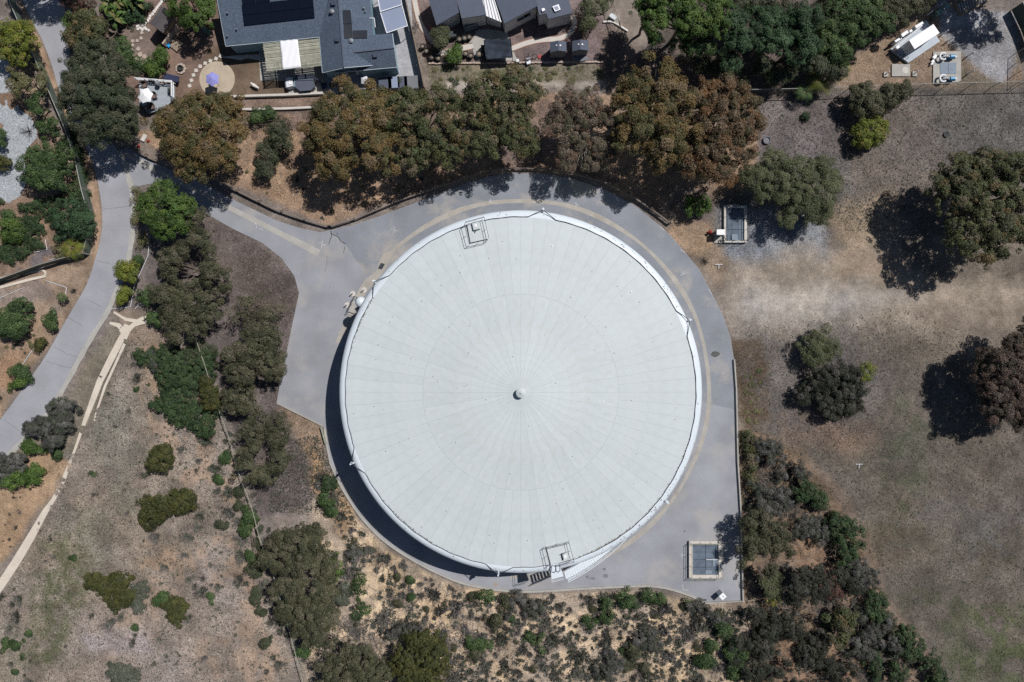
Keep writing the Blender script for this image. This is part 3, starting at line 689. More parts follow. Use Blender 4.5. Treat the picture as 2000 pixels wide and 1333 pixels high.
# south platform, landing and stair
ps = plat('hatch_platform', [(1067, 1069), (1108, 1058), (1119, 1092), (1076, 1103)], 7.62, 'tank_roof', tank, .25)
rail([T3(*q, 7.62) for q in ((1075, 1104), (1065, 1068), (1110, 1057), (1120, 1093), (1093, 1101))], ps, 1.0)
MB().prism(PX([(1098, 1082), (1111, 1078), (1114, 1090), (1101, 1094)], 7.9), 7.6, 8.0).build('hatch', 'tank_roof', ps)
MB().prism(PX([(1101, 1085), (1106, 1084), (1107, 1090), (1102, 1091)], 8.05), 7.95, 8.06).build('hatch_lid', 'bright_white', ps)
MB().bar(T3(1097, 1083, 7.8), T3(1100, 1095, 7.8), .05).bar(T3(1097, 1084, 8.2), T3(1104, 1080, 8.2), .04).build('latch_bar', 'dark', ps)
ld = plat('stair_landing', [(1076, 1103.5), (1092, 1100), (1096, 1112), (1101, 1126), (1078, 1132)], 7.60, 'tank_rim', tank, .14)
rail([T3(*q, 7.6) for q in ((1075, 1103), (1077, 1132), (1100, 1126))], ld, 1.0, m='white')
MB().path([T3(1085, 1104, 8.4), T3(1085, 1116, 8.4), T3(1090, 1118, 8.4), T3(1094, 1114, 8.4), T3(1093, 1105, 8.4), T3(1085, 1104, 8.4)], .045, 5).build('safety_gate', 'dark', ld)
st = thing('s', None, None, TC); bpy.data.objects.remove(st)
NT = 38; a0, a1 = ta(76), ta(45)
tread = None
for i in range(NT):
    f = i / NT; a = a0 + (a1 - a0) * f; z = 7.45 * (1 - (i + 1) / (NT + 0.5)) + .1
    rm = 21.85
    if tread is None: tread = MB().box((0, 0, 0), (0.95, 0.29, 0.04)).mesh('stair_tread', 'tank_rim')
    link_mesh('stair_tread', tread, tank, (rm * math.cos(a), rm * math.sin(a), z), a)
for rr, nm in ((21.36, 'stringer'), (22.36, 'stringer')):
    mb = MB(); P = []
    for i in range(41):
        f = i / 40; a = a0 + (a1 - a0) * f; P.append((TC.x + rr * math.cos(a), TC.y + rr * math.sin(a), 7.5 * (1 - f)))
    for i in range(40):
        p, q = P[i], P[i + 1]; nn = Vector((p[0] - TC.x, p[1] - TC.y, 0)).normalized() * .03
        mb.add([(p[0] - nn.x, p[1] - nn.y, p[2] - .05), (q[0] - nn.x, q[1] - nn.y, q[2] - .05), (q[0] + nn.x, q[1] + nn.y, q[2] - .05), (p[0] + nn.x, p[1] + nn.y, p[2] - .05),
                (p[0] - nn.x, p[1] - nn.y, p[2] + .2), (q[0] - nn.x, q[1] - nn.y, q[2] + .2), (q[0] + nn.x, q[1] + nn.y, q[2] + .2), (p[0] + nn.x, p[1] + nn.y, p[2] + .2)],
               [(0, 3, 2, 1), (4, 5, 6, 7), (0, 1, 5, 4), (3, 7, 6, 2)])
    mb.build(nm, 'tank_rim', tank)
    if rr > 22:
        for hh in (1.0, .5): MB().path([(p[0], p[1], p[2] + hh) for p in P[::2]], .035, 5).build('handrail', 'white', tank)
        for p in P[::4]: MB().bar(p, (p[0], p[1], p[2] + 1), .03, 5).build('rail_post', 'white', tank)
for i in (4, 12, 20):
    p = P[i * 1]; MB().bar((p[0], p[1], 0), p, .06, 6).build('stair_support', 'tank_rim', tank)
# overflow pipe with hood, railed sump and bollards on the left of the tank
oc = W(703, 590, 5.9)
of = MB().lathe((oc.x, oc.y, 0), [(0.3, 0), (0.3, 5.0), (0.62, 5.25), (0.66, 5.5), (0.5, 5.8), (0.2, 5.95), (0, 5.98)], 20).build('overflow_pipe', 'tank_rim', tank, True)
sump = thing('railed_drain_box', 'small railed concrete drain box under the white overflow pipe', 'drain box', W(688, 598))
MB().prism(PX([(695, 578), (708, 582), (694, 613), (681, 609)]), 0, .12).build('slab', 'concrete', sump)
MB().prism(PX([(697, 581), (705, 583), (702, 589), (694, 587)]), 0.1, .135).build('grate', 'dark', sump)
rail([T3(*q, .1) for q in ((706, 583), (694, 580), (680, 610), (692, 614))], sump, .9, r=.024)
for i, (x, y) in enumerate([(689, 574), (711, 567), (678, 596)]):
    p = W(x, y)
    b_ = thing('bollard', ['steel bollard left of the drain box by the tank', 'steel bollard nearest the tank rim above the drain box', 'lowest steel bollard beside the railed drain box'][i], 'bollard', p, 'bollards by the drain box')
    MB().lathe((p.x, p.y, 0), [(.36, 0), (.34, .05), (0, .06)], 14).build('footing', 'concrete_pale', b_)
    MB().lathe((p.x, p.y, 0), [(.07, .05), (.07, .85), (.04, .9), (0, .91)], 10).build('pipe', 'white', b_)
# ------------------------------------------------------------------ retaining walls, guard rail, fences
def guardrail(name, pxs, label, posts):
    t = thing(name, label, 'guardrail', W(*pxs[0]))
    P = [W(*p) for p in pxs]
    mb = MB(); s = 0
    mb.strip([(p.x, p.y) for p in P], .14, .30, .42); mb.build('lower_beam', 'rust_wall', t)
    MB().strip([(p.x, p.y) for p in P], .14, .48, .66).build('upper_beam', 'rust_wall', t)
    pm = MB().box((0, 0, .4), (.22, .18, .9)).mesh('post', 'wood')
    L = [0]
    for i in range(1, len(P)): L.append(L[-1] + (P[i] - P[i - 1]).length)
    k = int(L[-1] / posts)
    for j in range(k + 1):
        d = j * L[-1] / k; i = max(q for q in range(len(L)) if L[q] <= d + 1e-6); i = min(i, len(P) - 2)
        q = P[i].lerp(P[i + 1], (d - L[i]) / (L[i + 1] - L[i])); dr = (P[i + 1] - P[i]).normalized(); nn = Vector((-dr.y, dr.x, 0))
        q = q + nn * .18
        link_mesh('post', pm, t, (q - t.location), math.atan2(dr.y, dr.x))
    return t
guardrail('guardrail', [(245, 285), (300, 312), (395, 342), (455, 369), (540, 411), (600, 432), (643, 444)], 'straight weathered guardrail along the drive, left of its bend', 3.0)
guardrail('guardrail', [(649, 444), (700, 428), (775, 396), (863, 365), (951, 336), (1000, 331), (1060, 332), (1120, 341), (1180, 359), (1240, 390), (1285, 421), (1307, 438)], 'long curved guardrail above the tank between asphalt and trees', 3.0)

def fence(name, pxs, label, h=1.8, every=3.0, screen=None, wire=True, post='galv', z=0.0, cat='fence'):
    t = thing(name, label, cat, W(*pxs[0]))
    P = [W(*p) for p in pxs]
    mb = MB()
    for i in range(len(P) - 1): mb.bar(P[i] + Vector((0, 0, h)), P[i + 1] + Vector((0, 0, h)), .048, 5)
    mb.build('top_rail', post, t)
    pm = MB().bar((0, 0, -.1), (0, 0, h + .04), .045, 6).mesh('post', post)
    for i in range(len(P) - 1):
        L = (P[i + 1] - P[i]).length; k = max(1, int(round(L / every)))
        for j in range(k + (1 if i == len(P) - 2 else 0)):
            link_mesh('post', pm, t, P[i].lerp(P[i + 1], j / k) - t.location)
    mb = MB()
    for i in range(len(P) - 1):
        a, b_ = P[i], P[i + 1]; L = (b_ - a).length; d = (b_ - a).normalized(); nn = Vector((-d.y, d.x, 0)) * .012
        if screen:
            mb.add([a - nn + Vector((0, 0, .05)), b_ - nn + Vector((0, 0, .05)), b_ - nn + Vector((0, 0, h)), a - nn + Vector((0, 0, h)), a + nn + Vector((0, 0, .05)), b_ + nn + Vector((0, 0, .05)), b_ + nn + Vector((0, 0, h)), a + nn + Vector((0, 0, h))],
                   [(0, 1, 2, 3), (7, 6, 5, 4), (3, 2, 6, 7), (0, 4, 5, 1)])
        else:
            st_ = .28; k = int(L / st_)
            for j in range(k):
                for s_ in (1, -1):
                    x0 = j * st_ if s_ > 0 else (j + 1) * st_; x1 = x0 + s_ * h * .55
                    x1 = min(max(x1, 0), L)
                    mb.bar(a + d * x0 + Vector((0, 0, .05)), a + d * x1 + Vector((0, 0, .05 + abs(x1 - x0) / .55)), .009, 3)
    o = mb.build('mesh_screen' if screen else 'wire_mesh', screen or 'chainlink', t)
    if not screen: o['kind'] = 'stuff'
    return t
fence('chain_link_fence', [(1455, 186), (1600, 183), (1790, 175), (2080, 168)], 'chain link fence across the top of the right hand field', 1.9, 3.0)
fence('chain_link_fence', [(1975, 20), (1994, 60), (2012, 110)], 'green screened fence in the top right corner', 2.0, 3.0, screen='screen_green')
fence('chain_link_fence', [(1984, 104), (1982, 166)], 'short double gate fence right of the gravel yard', 1.8, 1.4)
fence('screened_fence', [(16, -40), (38, 22), (66, 84), (95, 150), (118, 205), (140, 256), (160, 315), (172, 372), (183, 412), (186, 440), (183, 470), (175, 497)], 'green screened fence running along the left side of the road', 1.5, 3.0, screen='screen_green')
fence('screened_fence', [(175, 498), (140, 506), (90, 520), (40, 538), (-10, 556)], 'dark screened fence turning left below the palm', 1.4, 3.0, screen='screen_green')
fence('wire_fence', [(312, 455), (340, 520), (385, 640), (410, 712), (432, 785), (460, 862), (470, 906), (500, 985), (515, 1045), (540, 1110), (570, 1215), (605, 1345)], 'rusty wire fence running down between field and shrubs', 1.5, 6.5, post='wood_pale')
fence('wire_fence', [(1180, -30), (1206, 60), (1225, 118), (1212, 150)], 'dark boundary fence right of the two sheds', 1.8, 3.0, post='wood')
def lowwall(name, pxs, wd, h, m, label, cat='wall', z0=-.1):
    return tag(MB().strip(PX(pxs), wd, z0, h).build(name, m), label, cat)
# irrigation lines
for i, (pts, lb) in enumerate([([(292, 460), (289, 500), (278, 525), (262, 560), (255, 600), (216, 604)], 'thin white pipe running beside the road tree'), ([(263, 604), (276, 592)], 'short white pipe piece near the forked trail'),
        ([(88, 468), (92, 488), (50, 497)], 'white pipe bent round the shrubs on the left bank'), ([(95, 508), (140, 500)], 'white pipe along the dark bank fence'), ([(90, 549), (130, 562), (128, 575)], 'white pipe lying on the tan bank'),
        ([(0, 582), (45, 563)], 'white pipe near the left edge below the stone kerb'), ([(66, 680), (44, 713)], 'short white pipe between two small bushes'), ([(168, 382), (168, 400)], 'short upright white pipe beside the fence')]):
    tag(MB().path([tuple(W(*p, 0.06)) for p in pts], .035, 5).build('irrigation_pipe', 'white'), lb, 'pipe')
# concrete drain loop left
tag(MB().strip(PX([(-10, 548), (40, 535), (82, 527), (89, 532), (88, 540), (60, 546), (0, 562)]), .34, -.1, .06).build('concrete_ditch', 'trail'), 'pale looped concrete ditch at the left edge', 'ditch')
# trail
tr = [(247, 634), (241, 652), (234, 668), (215, 705), (195, 745), (180, 785), (165, 825), (150, 868)]
struct('trail', MB().strip(PX(tr), [.6, .6, .85, .85, .8, .7, .5, .3], -.1, .012), 'trail', label='pale narrow dirt trail crossing the field')
struct('trail', MB().strip(PX([(150, 868), (140, 896), (125, 935), (105, 975), (88, 1000), (60, 1050), (30, 1100), (0, 1145), (-30, 1190)]), [.3, .3, .55, .5, .75, 1.0, 1.1, 1.1, 1.1], -.1, .012), 'trail', label='lower stretch of the pale trail')
struct('trail', MB().strip(PX([(214, 631), (232, 636), (240, 648)]), [.3, .6, .7], -.1, .010), 'trail', label='left arm of the forked trail')
struct('trail', MB().strip(PX([(286, 629), (262, 634), (250, 645), (243, 662)]), [.35, .6, .7, .6], -.1, .009), 'trail', label='right arm of the forked trail')
struct('trail', MB().strip(PX([(222, 610), (245, 624), (268, 628), (290, 616), (310, 606)]), [.2, .4, .5, .4, .2], -.1, .011), 'trail', label='curved pale arc above the forked trail')
struct('trail', MB().strip(PX([(243, 672), (225, 712), (205, 755), (190, 800), (180, 838)]), [.35, .3, .3, .25, .15], -.1, .008), 'trail', label='thin second rut beside the trail')

# ------------------------------------------------------------------ west bank pebble drive
peb = [(-60, 60), (0, 97), (16, 112), (24, 165), (38, 215), (60, 228), (70, 250), (74, 268), (58, 285), (48, 300), (50, 340), (50, 362), (38, 385), (0, 407), (-60, 420)]
struct('pebble_drive', MB().prism(PX(peb), -.12, .01), 'pebble', label='white pebble paved drive at the left edge')
struct('path_edge', MB().strip(PX([(73, 262), (80, 300), (84, 340)]), .12, -.1, .08), 'wood', label='thin edging strip beside the pebble drive')

# ------------------------------------------------------------------ house 1
def roofface(pts, m, par, th=.14, name='roof_slope'):
    return MB().slab([tuple(W(*p)) for p in pts], th).build(name, m, par)
def hit(pts, x, y, off=0.0):
    a, b_, c = [W(*p) for p in pts[:3]]; nn = (b_ - a).cross(c - a).normalized()
    if nn.z < 0: nn = -nn
    cam_ = Vector((0, 0, H)); d = W(x, y, 0) - cam_; t = nn.dot(a - cam_ + nn * off) / nn.dot(d); return cam_ + d * t
def onroof(name, plane, corners, m, par, off=.12, th=.04):
    P = [hit(plane, x, y, off) for x, y in corners]; return MB().slab([tuple(p) for p in P], th).build(name, m, par)
h1 = thing('house', 'large shingled house with dark solar panels and slatted patio cover', 'house', W(600, 60))
wS = [(441, 90, 2.9), (624, 72, 2.9), (652, -46, 4.7), (419, -30, 4.7)]
cW = [(630, 142, 2.9), (671.5, 132, 4.5), (657, -50, 4.5), (614, -45, 2.9)]
cE = [(671.5, 132, 4.5), (734, 127, 2.95), (718, -50, 2.95), (657, -50, 4.5)]
eS = [(690, 103, 3.95), (769.5, 94, 3.95), (775, 131, 2.9), (696, 138, 2.9)]
eN = [(690, 103, 3.95), (769.5, 94, 3.95), (766, 66, 3.1), (690, 71, 3.1)]
wE = [(427, 15, 4.0), (441, 90, 2.9), (419, -30, 4.7)]
for f in (wS, cW, cE, eS, eN): roofface(f, 'shingle', h1)
for f in ((wS[0], wS[1]), (cW[0], cW[1]), (cW[1], cE[1]), (eS[2], eS[3]), (eS[1], eS[2]), (eS[1], eN[2]), (wS[0], wS[3]), (cW[0], cW[3])):
    MB().bar(W(*f[0]) - Vector((0, 0, .09)), W(*f[1]) - Vector((0, 0, .09)), .09, 4).build('fascia', 'roof_edge', h1)
for f in ((cW[1], cW[2]), (eS[0], eS[1])):
    MB().bar(W(*f[0]) + Vector((0, 0, .02)), W(*f[1]) + Vector((0, 0, .02)), .09, 4).build('ridge_cap', 'metal_roof', h1)
walls = [([(445, 86), (622, 68), (622, -60), (424, -60)], 2.82), ([(633, 138), (731, 124), (716, -60), (616, -60)], 2.82), ([(700, 133), (772, 127), (764, 70), (700, 74)], 2.82)]
for f, z in walls: MB().prism(PX(f, z), 0, z).build('wall', 'wall_teal', h1)
# gable infill
a_, b2, c_ = W(633, 138, 2.8), W(671.5, 131, 4.34), W(731, 125, 2.8)
MB().add([a_ + Vector((0, .02, 0)), c_ + Vector((0, .02, 0)), b2 + Vector((0, .02, 0)), a_ + Vector((0, .3, 0)), c_ + Vector((0, .3, 0)), b2 + Vector((0, .3, 0))], [(0, 1, 2), (5, 4, 3), (0, 2, 5, 3), (2, 1, 4, 5)]).build('gable', 'wall_teal', h1)
for (x, y) in ((668, 149), (690, 146)):
    q = W(x, y, 0.9); wv = MB().box((q.x, q.y + .0, 1.5), (1.3, .14, 1.1), .1).build('window', 'white', h1); MB().box((q.x, q.y - .06, 1.5), (1.1, .06, .9), .1).build('pane', 'glass', wv)
# solar panels
for r_ in range(4):
    for c in range(5):
        if r_ == 2 and c in (2, 3): continue
        if r_ == 3 and c in (2,3): continue
        def sp(u, v_):
            bx0, by0, bx1, by1 = 477, 50.5, 614, 35.5; ux, uy = (bx1 - bx0) / 5, (by1 - by0) / 5
            return (bx0 + ux * u - v_ * 2.0, by0 + uy * u - v_ * 20.5)
        g_ = .02
        o = onroof('solar_panel', wS, [sp(c + g_, r_ + g_), sp(c + 1 - g_, r_ + g_), sp(c + 1 - g_, r_ + 1 - g_), sp(c + g_, r_ + 1 - g_)], 'solar', h1)
onroof('panel_rack', wS, [(476.5, 51.2), (614.5, 36.2), (611, -4), (472, 11)], 'solar', h1, .07, .03)
for q in ([(669, 20.5), (684.5, 20), (687, 46), (671, 47)], [(671.2, 48), (687.2, 47), (689, 74), (672.5, 75)], [(689.5, 60), (716.5, 59.5), (717.5, 74.5), (690.5, 75)]):
    onroof('solar_panel', cE, q, 'solar', h1)
# roof vents
for pl, x, y, s_ in [(wS, 445, 27, .12), (wS, 463, 59, .12), (wS, 445, 72, .12), (cE, 686, 81, .3), (cW, 649, 24, .3), (cE, 711, 18, .16), (cE, 714, 25, .1)]:
    p = hit(pl, x, y); MB().lathe((p.x, p.y, p.z), [(s_ * .6, -.1), (s_ * .6, .22), (s_, .25), (s_ * .4, .36), (0, .37)], 10).build('roof_vent', 'grey_metal', h1)
for pl, x, y in [(cW, 650, 6), (cW, 657.5, 77), (eS, 732, 108)]:
    onroof('vent_box', pl, [(x - 4, y - 4), (x + 4, y - 4), (x + 4, y + 4), (x - 4, y + 4)], 'metal_roof', h1, .22, .25)
MB().path([tuple(W(722, 36, 3.1)), tuple(W(731, 36, 3.1)), tuple(W(733, 54, 3.1))], .06).build('white_frame', 'white', h1)
# patio cover
pg = thing('patio_cover', 'slatted pale patio cover with white sheet in the middle', 'patio cover', W(570, 105))
pc = [(513, 86), (622, 73.5), (629.5, 129), (521, 140)]
PCW = [W(x, y, 2.75) for x, y in pc]
for x0 in (0.02, .25, .5, .75, .98):
    a = PCW[0].lerp(PCW[1], x0); b_ = PCW[3].lerp(PCW[2], x0); MB().bar(a - Vector((0, 0, .12)), b_ - Vector((0, 0, .12)), .09, 4).build('rafter', 'wood_pale', pg)
for i in range(27):
    t = (i + .5) / 27
    t += random.uniform(-.006, .006)
    a = PCW[0].lerp(PCW[3], t); b_ = PCW[1].lerp(PCW[2], t); dl = random.uniform(-.06, .06)
    d = (b_ - a).normalized(); nn = Vector((-d.y, d.x, 0)) * random.uniform(.03, .05)
    a = a + d * dl; b_ = b_ + d * random.uniform(-.06, .06)
    MB().slab([a - nn, b_ - nn, b_ + nn, a + nn], .05).build('slat', 'wood_pale', pg)
for q in PCW + [PCW[3].lerp(PCW[2], .5)]: MB().bar((q.x, q.y, 0), (q.x, q.y, 2.6), .08, 4).build('post', 'wood_pale', pg)
sheet = MB(); A = [W(546.5, 80, 2.86), W(581, 76, 2.86), W(588, 132, 2.86), W(552, 136.5, 2.86)]
nn_ = 10; vs_ = []
for i in range(nn_ + 1):
    for j in range(nn_ + 1):
        p = A[0].lerp(A[1], i / nn_).lerp(A[3].lerp(A[2], i / nn_), j / nn_); bulge = .25 * math.sin(i / nn_ * math.pi) * (j / nn_) ; vs_.append((p.x + (bulge * .3 if i > 6 else 0) * math.sin(j * .35), p.y, p.z + .03 * math.sin(i * 1.7 + j)))
sheet.add(vs_, [(i * 11 + j, i * 11 + j + 1, (i + 1) * 11 + j + 1, (i + 1) * 11 + j) for i in range(10) for j in range(10)])
o = sheet.build('white_sheet', 'bright_white', pg, True)
sm_ = o.modifiers.new('thick', 'SOLIDIFY'); sm_.thickness = .02
# awnings
for i, (pts, lb) in enumerate([([(735, -20), (778, -30), (785, 10), (743, 23.5)], 'grey awning with white frame, the upper one beside the house'), ([(743, 24.5), (785, 11), (796, 51), (755.5, 65)], 'grey awning with white frame, the lower one beside the house')]):
    t = thing('awning', lb, 'awning', W(*pts[0], 0), 'awnings beside the house')
    z = 2.6 - i * .1
    q = [W(x, y, z) for x, y in pts]; MB().slab([tuple(p) for p in q], .05).build('panel', 'awning', t)
    for k in range(4): MB().bar(q[k] + Vector((0, 0, .03)), q[(k + 1) % 4] + Vector((0, 0, .03)), .06, 4).build('frame', 'bright_white', t)
    for p in q: MB().bar((p.x, p.y, 0), (p.x, p.y, z - .05), .045, 5).build('post', 'white', t)
struct('side_yard', MB().prism(PX([(735, -60), (800, -60), (806, 60), (828, 172), (780, 172), (640, 184), (632, 150)]), -.1, .006), mat('pavers_grey', alb(168, 168, 172), .9, .12, 1.2, fine=.14, fscale=4), label='grey paved yard beside the house')
struct('patio', MB().prism(PX([(505, 80), (632, 70), (640, 184), (562, 184), (568, 172), (574, 158), (508, 158)]), -.1, .004), 'concrete', label='concrete patio under the slatted cover')
struct('patio', MB().prism(PX([(430, 112), (452, 115), (470, 118), (482, 114), (508, 118), (508, 106), (470, 108)]), -.1, .007), 'concrete_pale', label='thin curved concrete strip below the house')
fence('wood_fence', [(787, -30), (806, 60), (825, 148), (832, 180)], 'tan wooden fence between the two yards', 1.7, 2.4, screen='wood', post='wood')
lowwall('garden_wall', [(818, 133), (828, 172)], .25, 1.2, 'concrete', 'short pale wall beside the grey storage boxes')
for i, (c, sz, m, lb) in enumerate([((752, 162), (1.6, 1.4), 'metal_roof', 'dark grey storage box left of the pale strip'), ((769, 161), (1.4, 1.4), 'awning', 'pale blue grey storage box in the row by the trees'), ((786, 161), (1.2, 1.5), 'metal_roof', 'dark storage box in the middle of the row'), ((803, 161), (1.7, 1.6), 'shed_wall', 'grey storage box at the right end of the row')]):
    p = W(*c, 1.1); t = thing('storage_box', lb, 'storage box', (p.x, p.y, 0), 'storage boxes by the trees')
    MB().box((p.x, p.y, .5), (sz[0] - .1, sz[1] - .1, 1.0), .06).build('body', 'shed_wall', t); MB().box((p.x, p.y, 1.05), (sz[0], sz[1], .1), .06).build('lid', m, t)
# hot tub, barbecue
def T(name, label, cat, x, y, group=None): return thing(name, label, cat, W(x, y), group)
t = T('hot_tub', 'dark covered hot tub beside the patio', 'hot tub', 595, 163)
hp = [(577, 146), (611, 143.5), (613, 170), (607, 176), (586, 178), (578, 171)]
MB().prism(PX(hp, .85), 0, .78).build('shell', 'shed_wall', t)
MB().prism(PX([(576.5, 158), (577, 146), (611.5, 143), (612, 157)], .9), .79, .92).build('cover', 'metal_roof', t); MB().prism(PX([(576.5, 159), (612, 158), (613.5, 170), (607.5, 176.5), (586, 178.5), (577.5, 171)], .9), .79, .92).build('cover', 'metal_roof', t)
MB().prism(PX([(574, 150), (576, 150), (577, 170), (575, 170)], .8), 0, .8).build('step', 'wall_teal', t)
t = T('barbecue_counter', 'white outdoor counter with round pans left of the hot tub', 'barbecue', 564, 161)
MB().prism(PX([(557, 153), (571, 151), (572, 168), (560, 171)], .9), 0, .9).build('counter', 'white', t); MB().prism(PX([(556, 158), (559, 158), (561, 172), (558, 172)], .8), 0, .8).build('side_shelf', 'grey_metal', t)
for (x, y) in ((565, 155), (567, 162)):
    p = W(x, y, .95); MB().lathe((p.x, p.y, .9), [(.2, 0), (.24, .08), (.2, .08), (.17, .03), (0, .03)], 14).build('pan', 'bright_white', t)
t = T('patio_chair', 'dark folded chair right of the hot tub', 'chair', 632, 168)
MB().prism(PX([(626, 164), (636, 161), (639, 169), (630, 176)], .5), .4, .5).build('seat', 'navy', t); MB().box(tuple(W(622, 158, .7)), (.12, 1.0, .7), .9).build('backrest', 'navy', t)
for (x, y) in ((628, 165), (636, 163), (637, 170), (631, 173)): p = W(x, y); MB().bar(p, p + Vector((0, 0, .4)), .025).build('leg', 'dark', t)
t = T('wicker_basket', 'small round grey basket by the garden wall', 'basket', 650, 169)
p = W(650, 169); MB().lathe((p.x, p.y, 0), [(.25, 0), (.33, .45), (.29, .45), (.22, .1), (0, .1)], 14).build('bowl', 'grey_metal', t); MB().lathe((p.x, p.y, .45), [(.34, 0), (.34, .05), (.29, .05)], 14).build('rim', 'tyre', t)
t = T('garden_parasol', 'small white torn parasol near the storage boxes', 'parasol', 713, 158)
def parasol(t, x, y, r, h, m, n=6, rot=0.0):
    p = W(x, y, h); MB().bar((p.x, p.y, 0), (p.x, p.y, h + .1), .03, 6).build('pole', 'grey_metal', t)
    vs = [(p.x, p.y, h + .35)] + [(p.x + r * math.cos(rot + 2 * math.pi * i / n), p.y + r * math.sin(rot + 2 * math.pi * i / n), h) for i in range(n)]
    mb = MB()
    for i in range(n):
        a, b_ = vs[1 + i], vs[1 + (i + 1) % n]; mid = ((a[0] + b_[0]) / 2 * .93 + p.x * .07, (a[1] + b_[1]) / 2 * .93 + p.y * .07, h + .06)
        mb.add([vs[0], a, mid], [(0, 1, 2)]); mb.add([vs[0], mid, b_], [(0, 1, 2)])
    o = mb.build('canopy', m, t); sm = o.modifiers.new('t', 'SOLIDIFY'); sm.thickness = .02
    for i in range(n): MB().bar(vs[0], vs[1 + i], .014, 4).build('rib', m, t)
parasol(t, 713, 158, .6, 2.0, 'white', 5)
lowwall('garden_wall', [(450, 191), (480, 190), (560, 187.5), (632, 184)], .28, .45, 'concrete_pale', 'long pale garden wall under the patio yard')
lowwall('garden_wall', [(475, 215), (520, 214.5), (560, 213.5), (612, 211)], .28, .3, 'concrete_pale', 'lower pale stone edging wall above the trees')
# circular patio with parasol and square pavers
struct('patio', MB().lathe((W(424, 155).x, W(424, 155).y, 0), [(2.25, -.05), (2.25, .012), (0, .012)], 40), 'patio_tan', label='round tan concrete patio in the brown yard')
t = T('parasol', 'purple parasol standing on the round patio', 'parasol', 417, 157); parasol(t, 415, 155, .92, 2.0, 'purple', 6, .5)
for i in range(6):
    a = i * 1.05; p = W(417, 157)
    if i in (0, 2, 4):
        MB().box((p.x + .5 * math.cos(a), p.y + .5 * math.sin(a), .4), (.35, .35, .06), a).build('stool', 'tyre', t)
pav = [(431, 110), (422, 115), (411, 119.5), (401, 124), (391, 130), (383, 138), (378, 147), (374, 157.5), (370.5, 168)]
me = MB().box((0, 0, 0), (.42, .42, .06)).mesh('paver', 'concrete_pale')
pp = tag(link_mesh('stepping_path', MB().box((0, 0, -.06), (.3, .3, .02)).mesh('base', 'stone_tan'), None, W(401, 124)), 'curved row of nine square pale pavers', 'stepping stones')
for i, (x, y) in enumerate(pav): link_mesh('paver', me, pp, W(x, y) + Vector((0, 0, 0.0)) - pp.location, -.5 + i * .12)
# fire pit
t = T('fire_pit', 'round black fire bowl on a ring of pale stones', 'fire pit', 354, 135); p = W(354, 135)
for i in range(9):
    a = i * 2 * math.pi / 9; MB().box((p.x + .52 * math.cos(a), p.y + .52 * math.sin(a), .06), (.3, .34, .16), a).build('stone', 'stone_tan', t)
MB().lathe((p.x, p.y, 0), [(.2, .02), (.36, .4), (.32, .4), (.15, .15), (0, .15)], 18).build('bowl', 'tyre', t)
# covered table and deck
t = T('covered_table', 'navy covered folding table beside the deck', 'table', 335, 152)
MB().prism(PX([(322, 143), (350, 150), (347, 161), (319, 154)], .75), .62, .78).build('cover', 'navy', t)
for (x, y) in ((322, 145), (348, 152), (345, 160), (321, 153)): p = W(x, y); MB().bar(p, p + Vector((0, 0, .62)), .04).build('leg', 'dark', t)
dk_ = thing('deck', 'raised grey board deck with white railing under the trees', 'deck', W(315, 185), None)
DK = [(272, 160), (341, 166), (341, 192), (322, 212), (290, 222), (272, 200)]
n_b = 22
for i in range(n_b):
    y0 = 160 + i * 2.8; y1 = y0 + 2.65
    def xr(y):
        xs = []
        for k in range(len(DK)):
            (xa, ya), (xb, yb) = DK[k], DK[(k + 1) % len(DK)]
            if (ya - y) * (yb - y) <= 0 and ya != yb: xs.append(xa + (xb - xa) * (y - ya) / (yb - ya))
        return (min(xs), max(xs)) if len(xs) > 1 else None
    a, b_ = xr(y0 + .1), xr(y1)
    if a and b_: MB().prism(PX([(a[0], y0), (a[1], y0), (b_[1], y1), (b_[0], y1)], .5), .44, .5).build('board', 'deck', dk_)
MB().prism(PX([(q[0] * .97 + 9.5, q[1] * .97 + 5.5) for q in DK], .4), 0, .42).build('base', 'wood', dk_)
rail([T3(*q, .5) for q in ((271, 158), (342, 164), (342, 193))], dk_, .95, m='bright_white', r=.07)
t = T('parasol', 'white parasol on the grey deck', 'parasol', 284, 187); parasol(t, 284, 187, 1.0, 2.5, 'bright_white', 6, .2)
def chair(x, y, rz, lb, grp='chairs on the deck', z=.5, m='chair'):
    p = W(x, y, z); t = thing('deck_chair', lb, 'chair', (p.x, p.y, z), grp)
    c, s = math.cos(rz), math.sin(rz)
    def L(a, b_, c_): return (p.x + a * c - b_ * s, p.y + a * s + b_ * c, z + c_)
    MB().box(L(0, 0, .42), (.55, .55, .08), rz).build('seat', m, t); MB().box(L(0, .3, .7), (.55, .08, .6), rz).build('backrest', 'tyre', t)
    for a in (-.24, .24):
        for b_ in (-.24, .24): MB().bar(L(a, b_, 0), L(a, b_, .42), .025).build('leg', 'tyre', t)
        MB().bar(L(a * 1.15, -.25, .6), L(a * 1.15, .28, .62), .03).build('armrest', 'tyre', t)
chair(286, 169, .3, 'tan chair in the upper left of the deck'); chair(305, 190, .15, 'tan chair in the middle of the deck beside the white parasol'); chair(301, 211, .4, 'tan chair at the lower end of the deck'); chair(293, 212, 2.5, 'half hidden chair under the lower edge of the white parasol')
chair(335, 180, -1.5, 'dark chair against the right railing of the deck', m='tyre')
t = thing('grill', 'dark round grill near the top railing of the deck', 'grill', W(313, 167, .5)); p = W(313, 167, .5)
MB().lathe((p.x, p.y, .5), [(.05, .5), (.3, .65), (.32, .8), (.2, .98), (0, 1.02)], 14).build('kettle', 'grey_metal', t)
for a in (0, 2.1, 4.2): MB().bar((p.x + .3 * math.cos(a), p.y + .3 * math.sin(a), .5), (p.x, p.y, 1.1), .02).build('leg', 'dark', t)
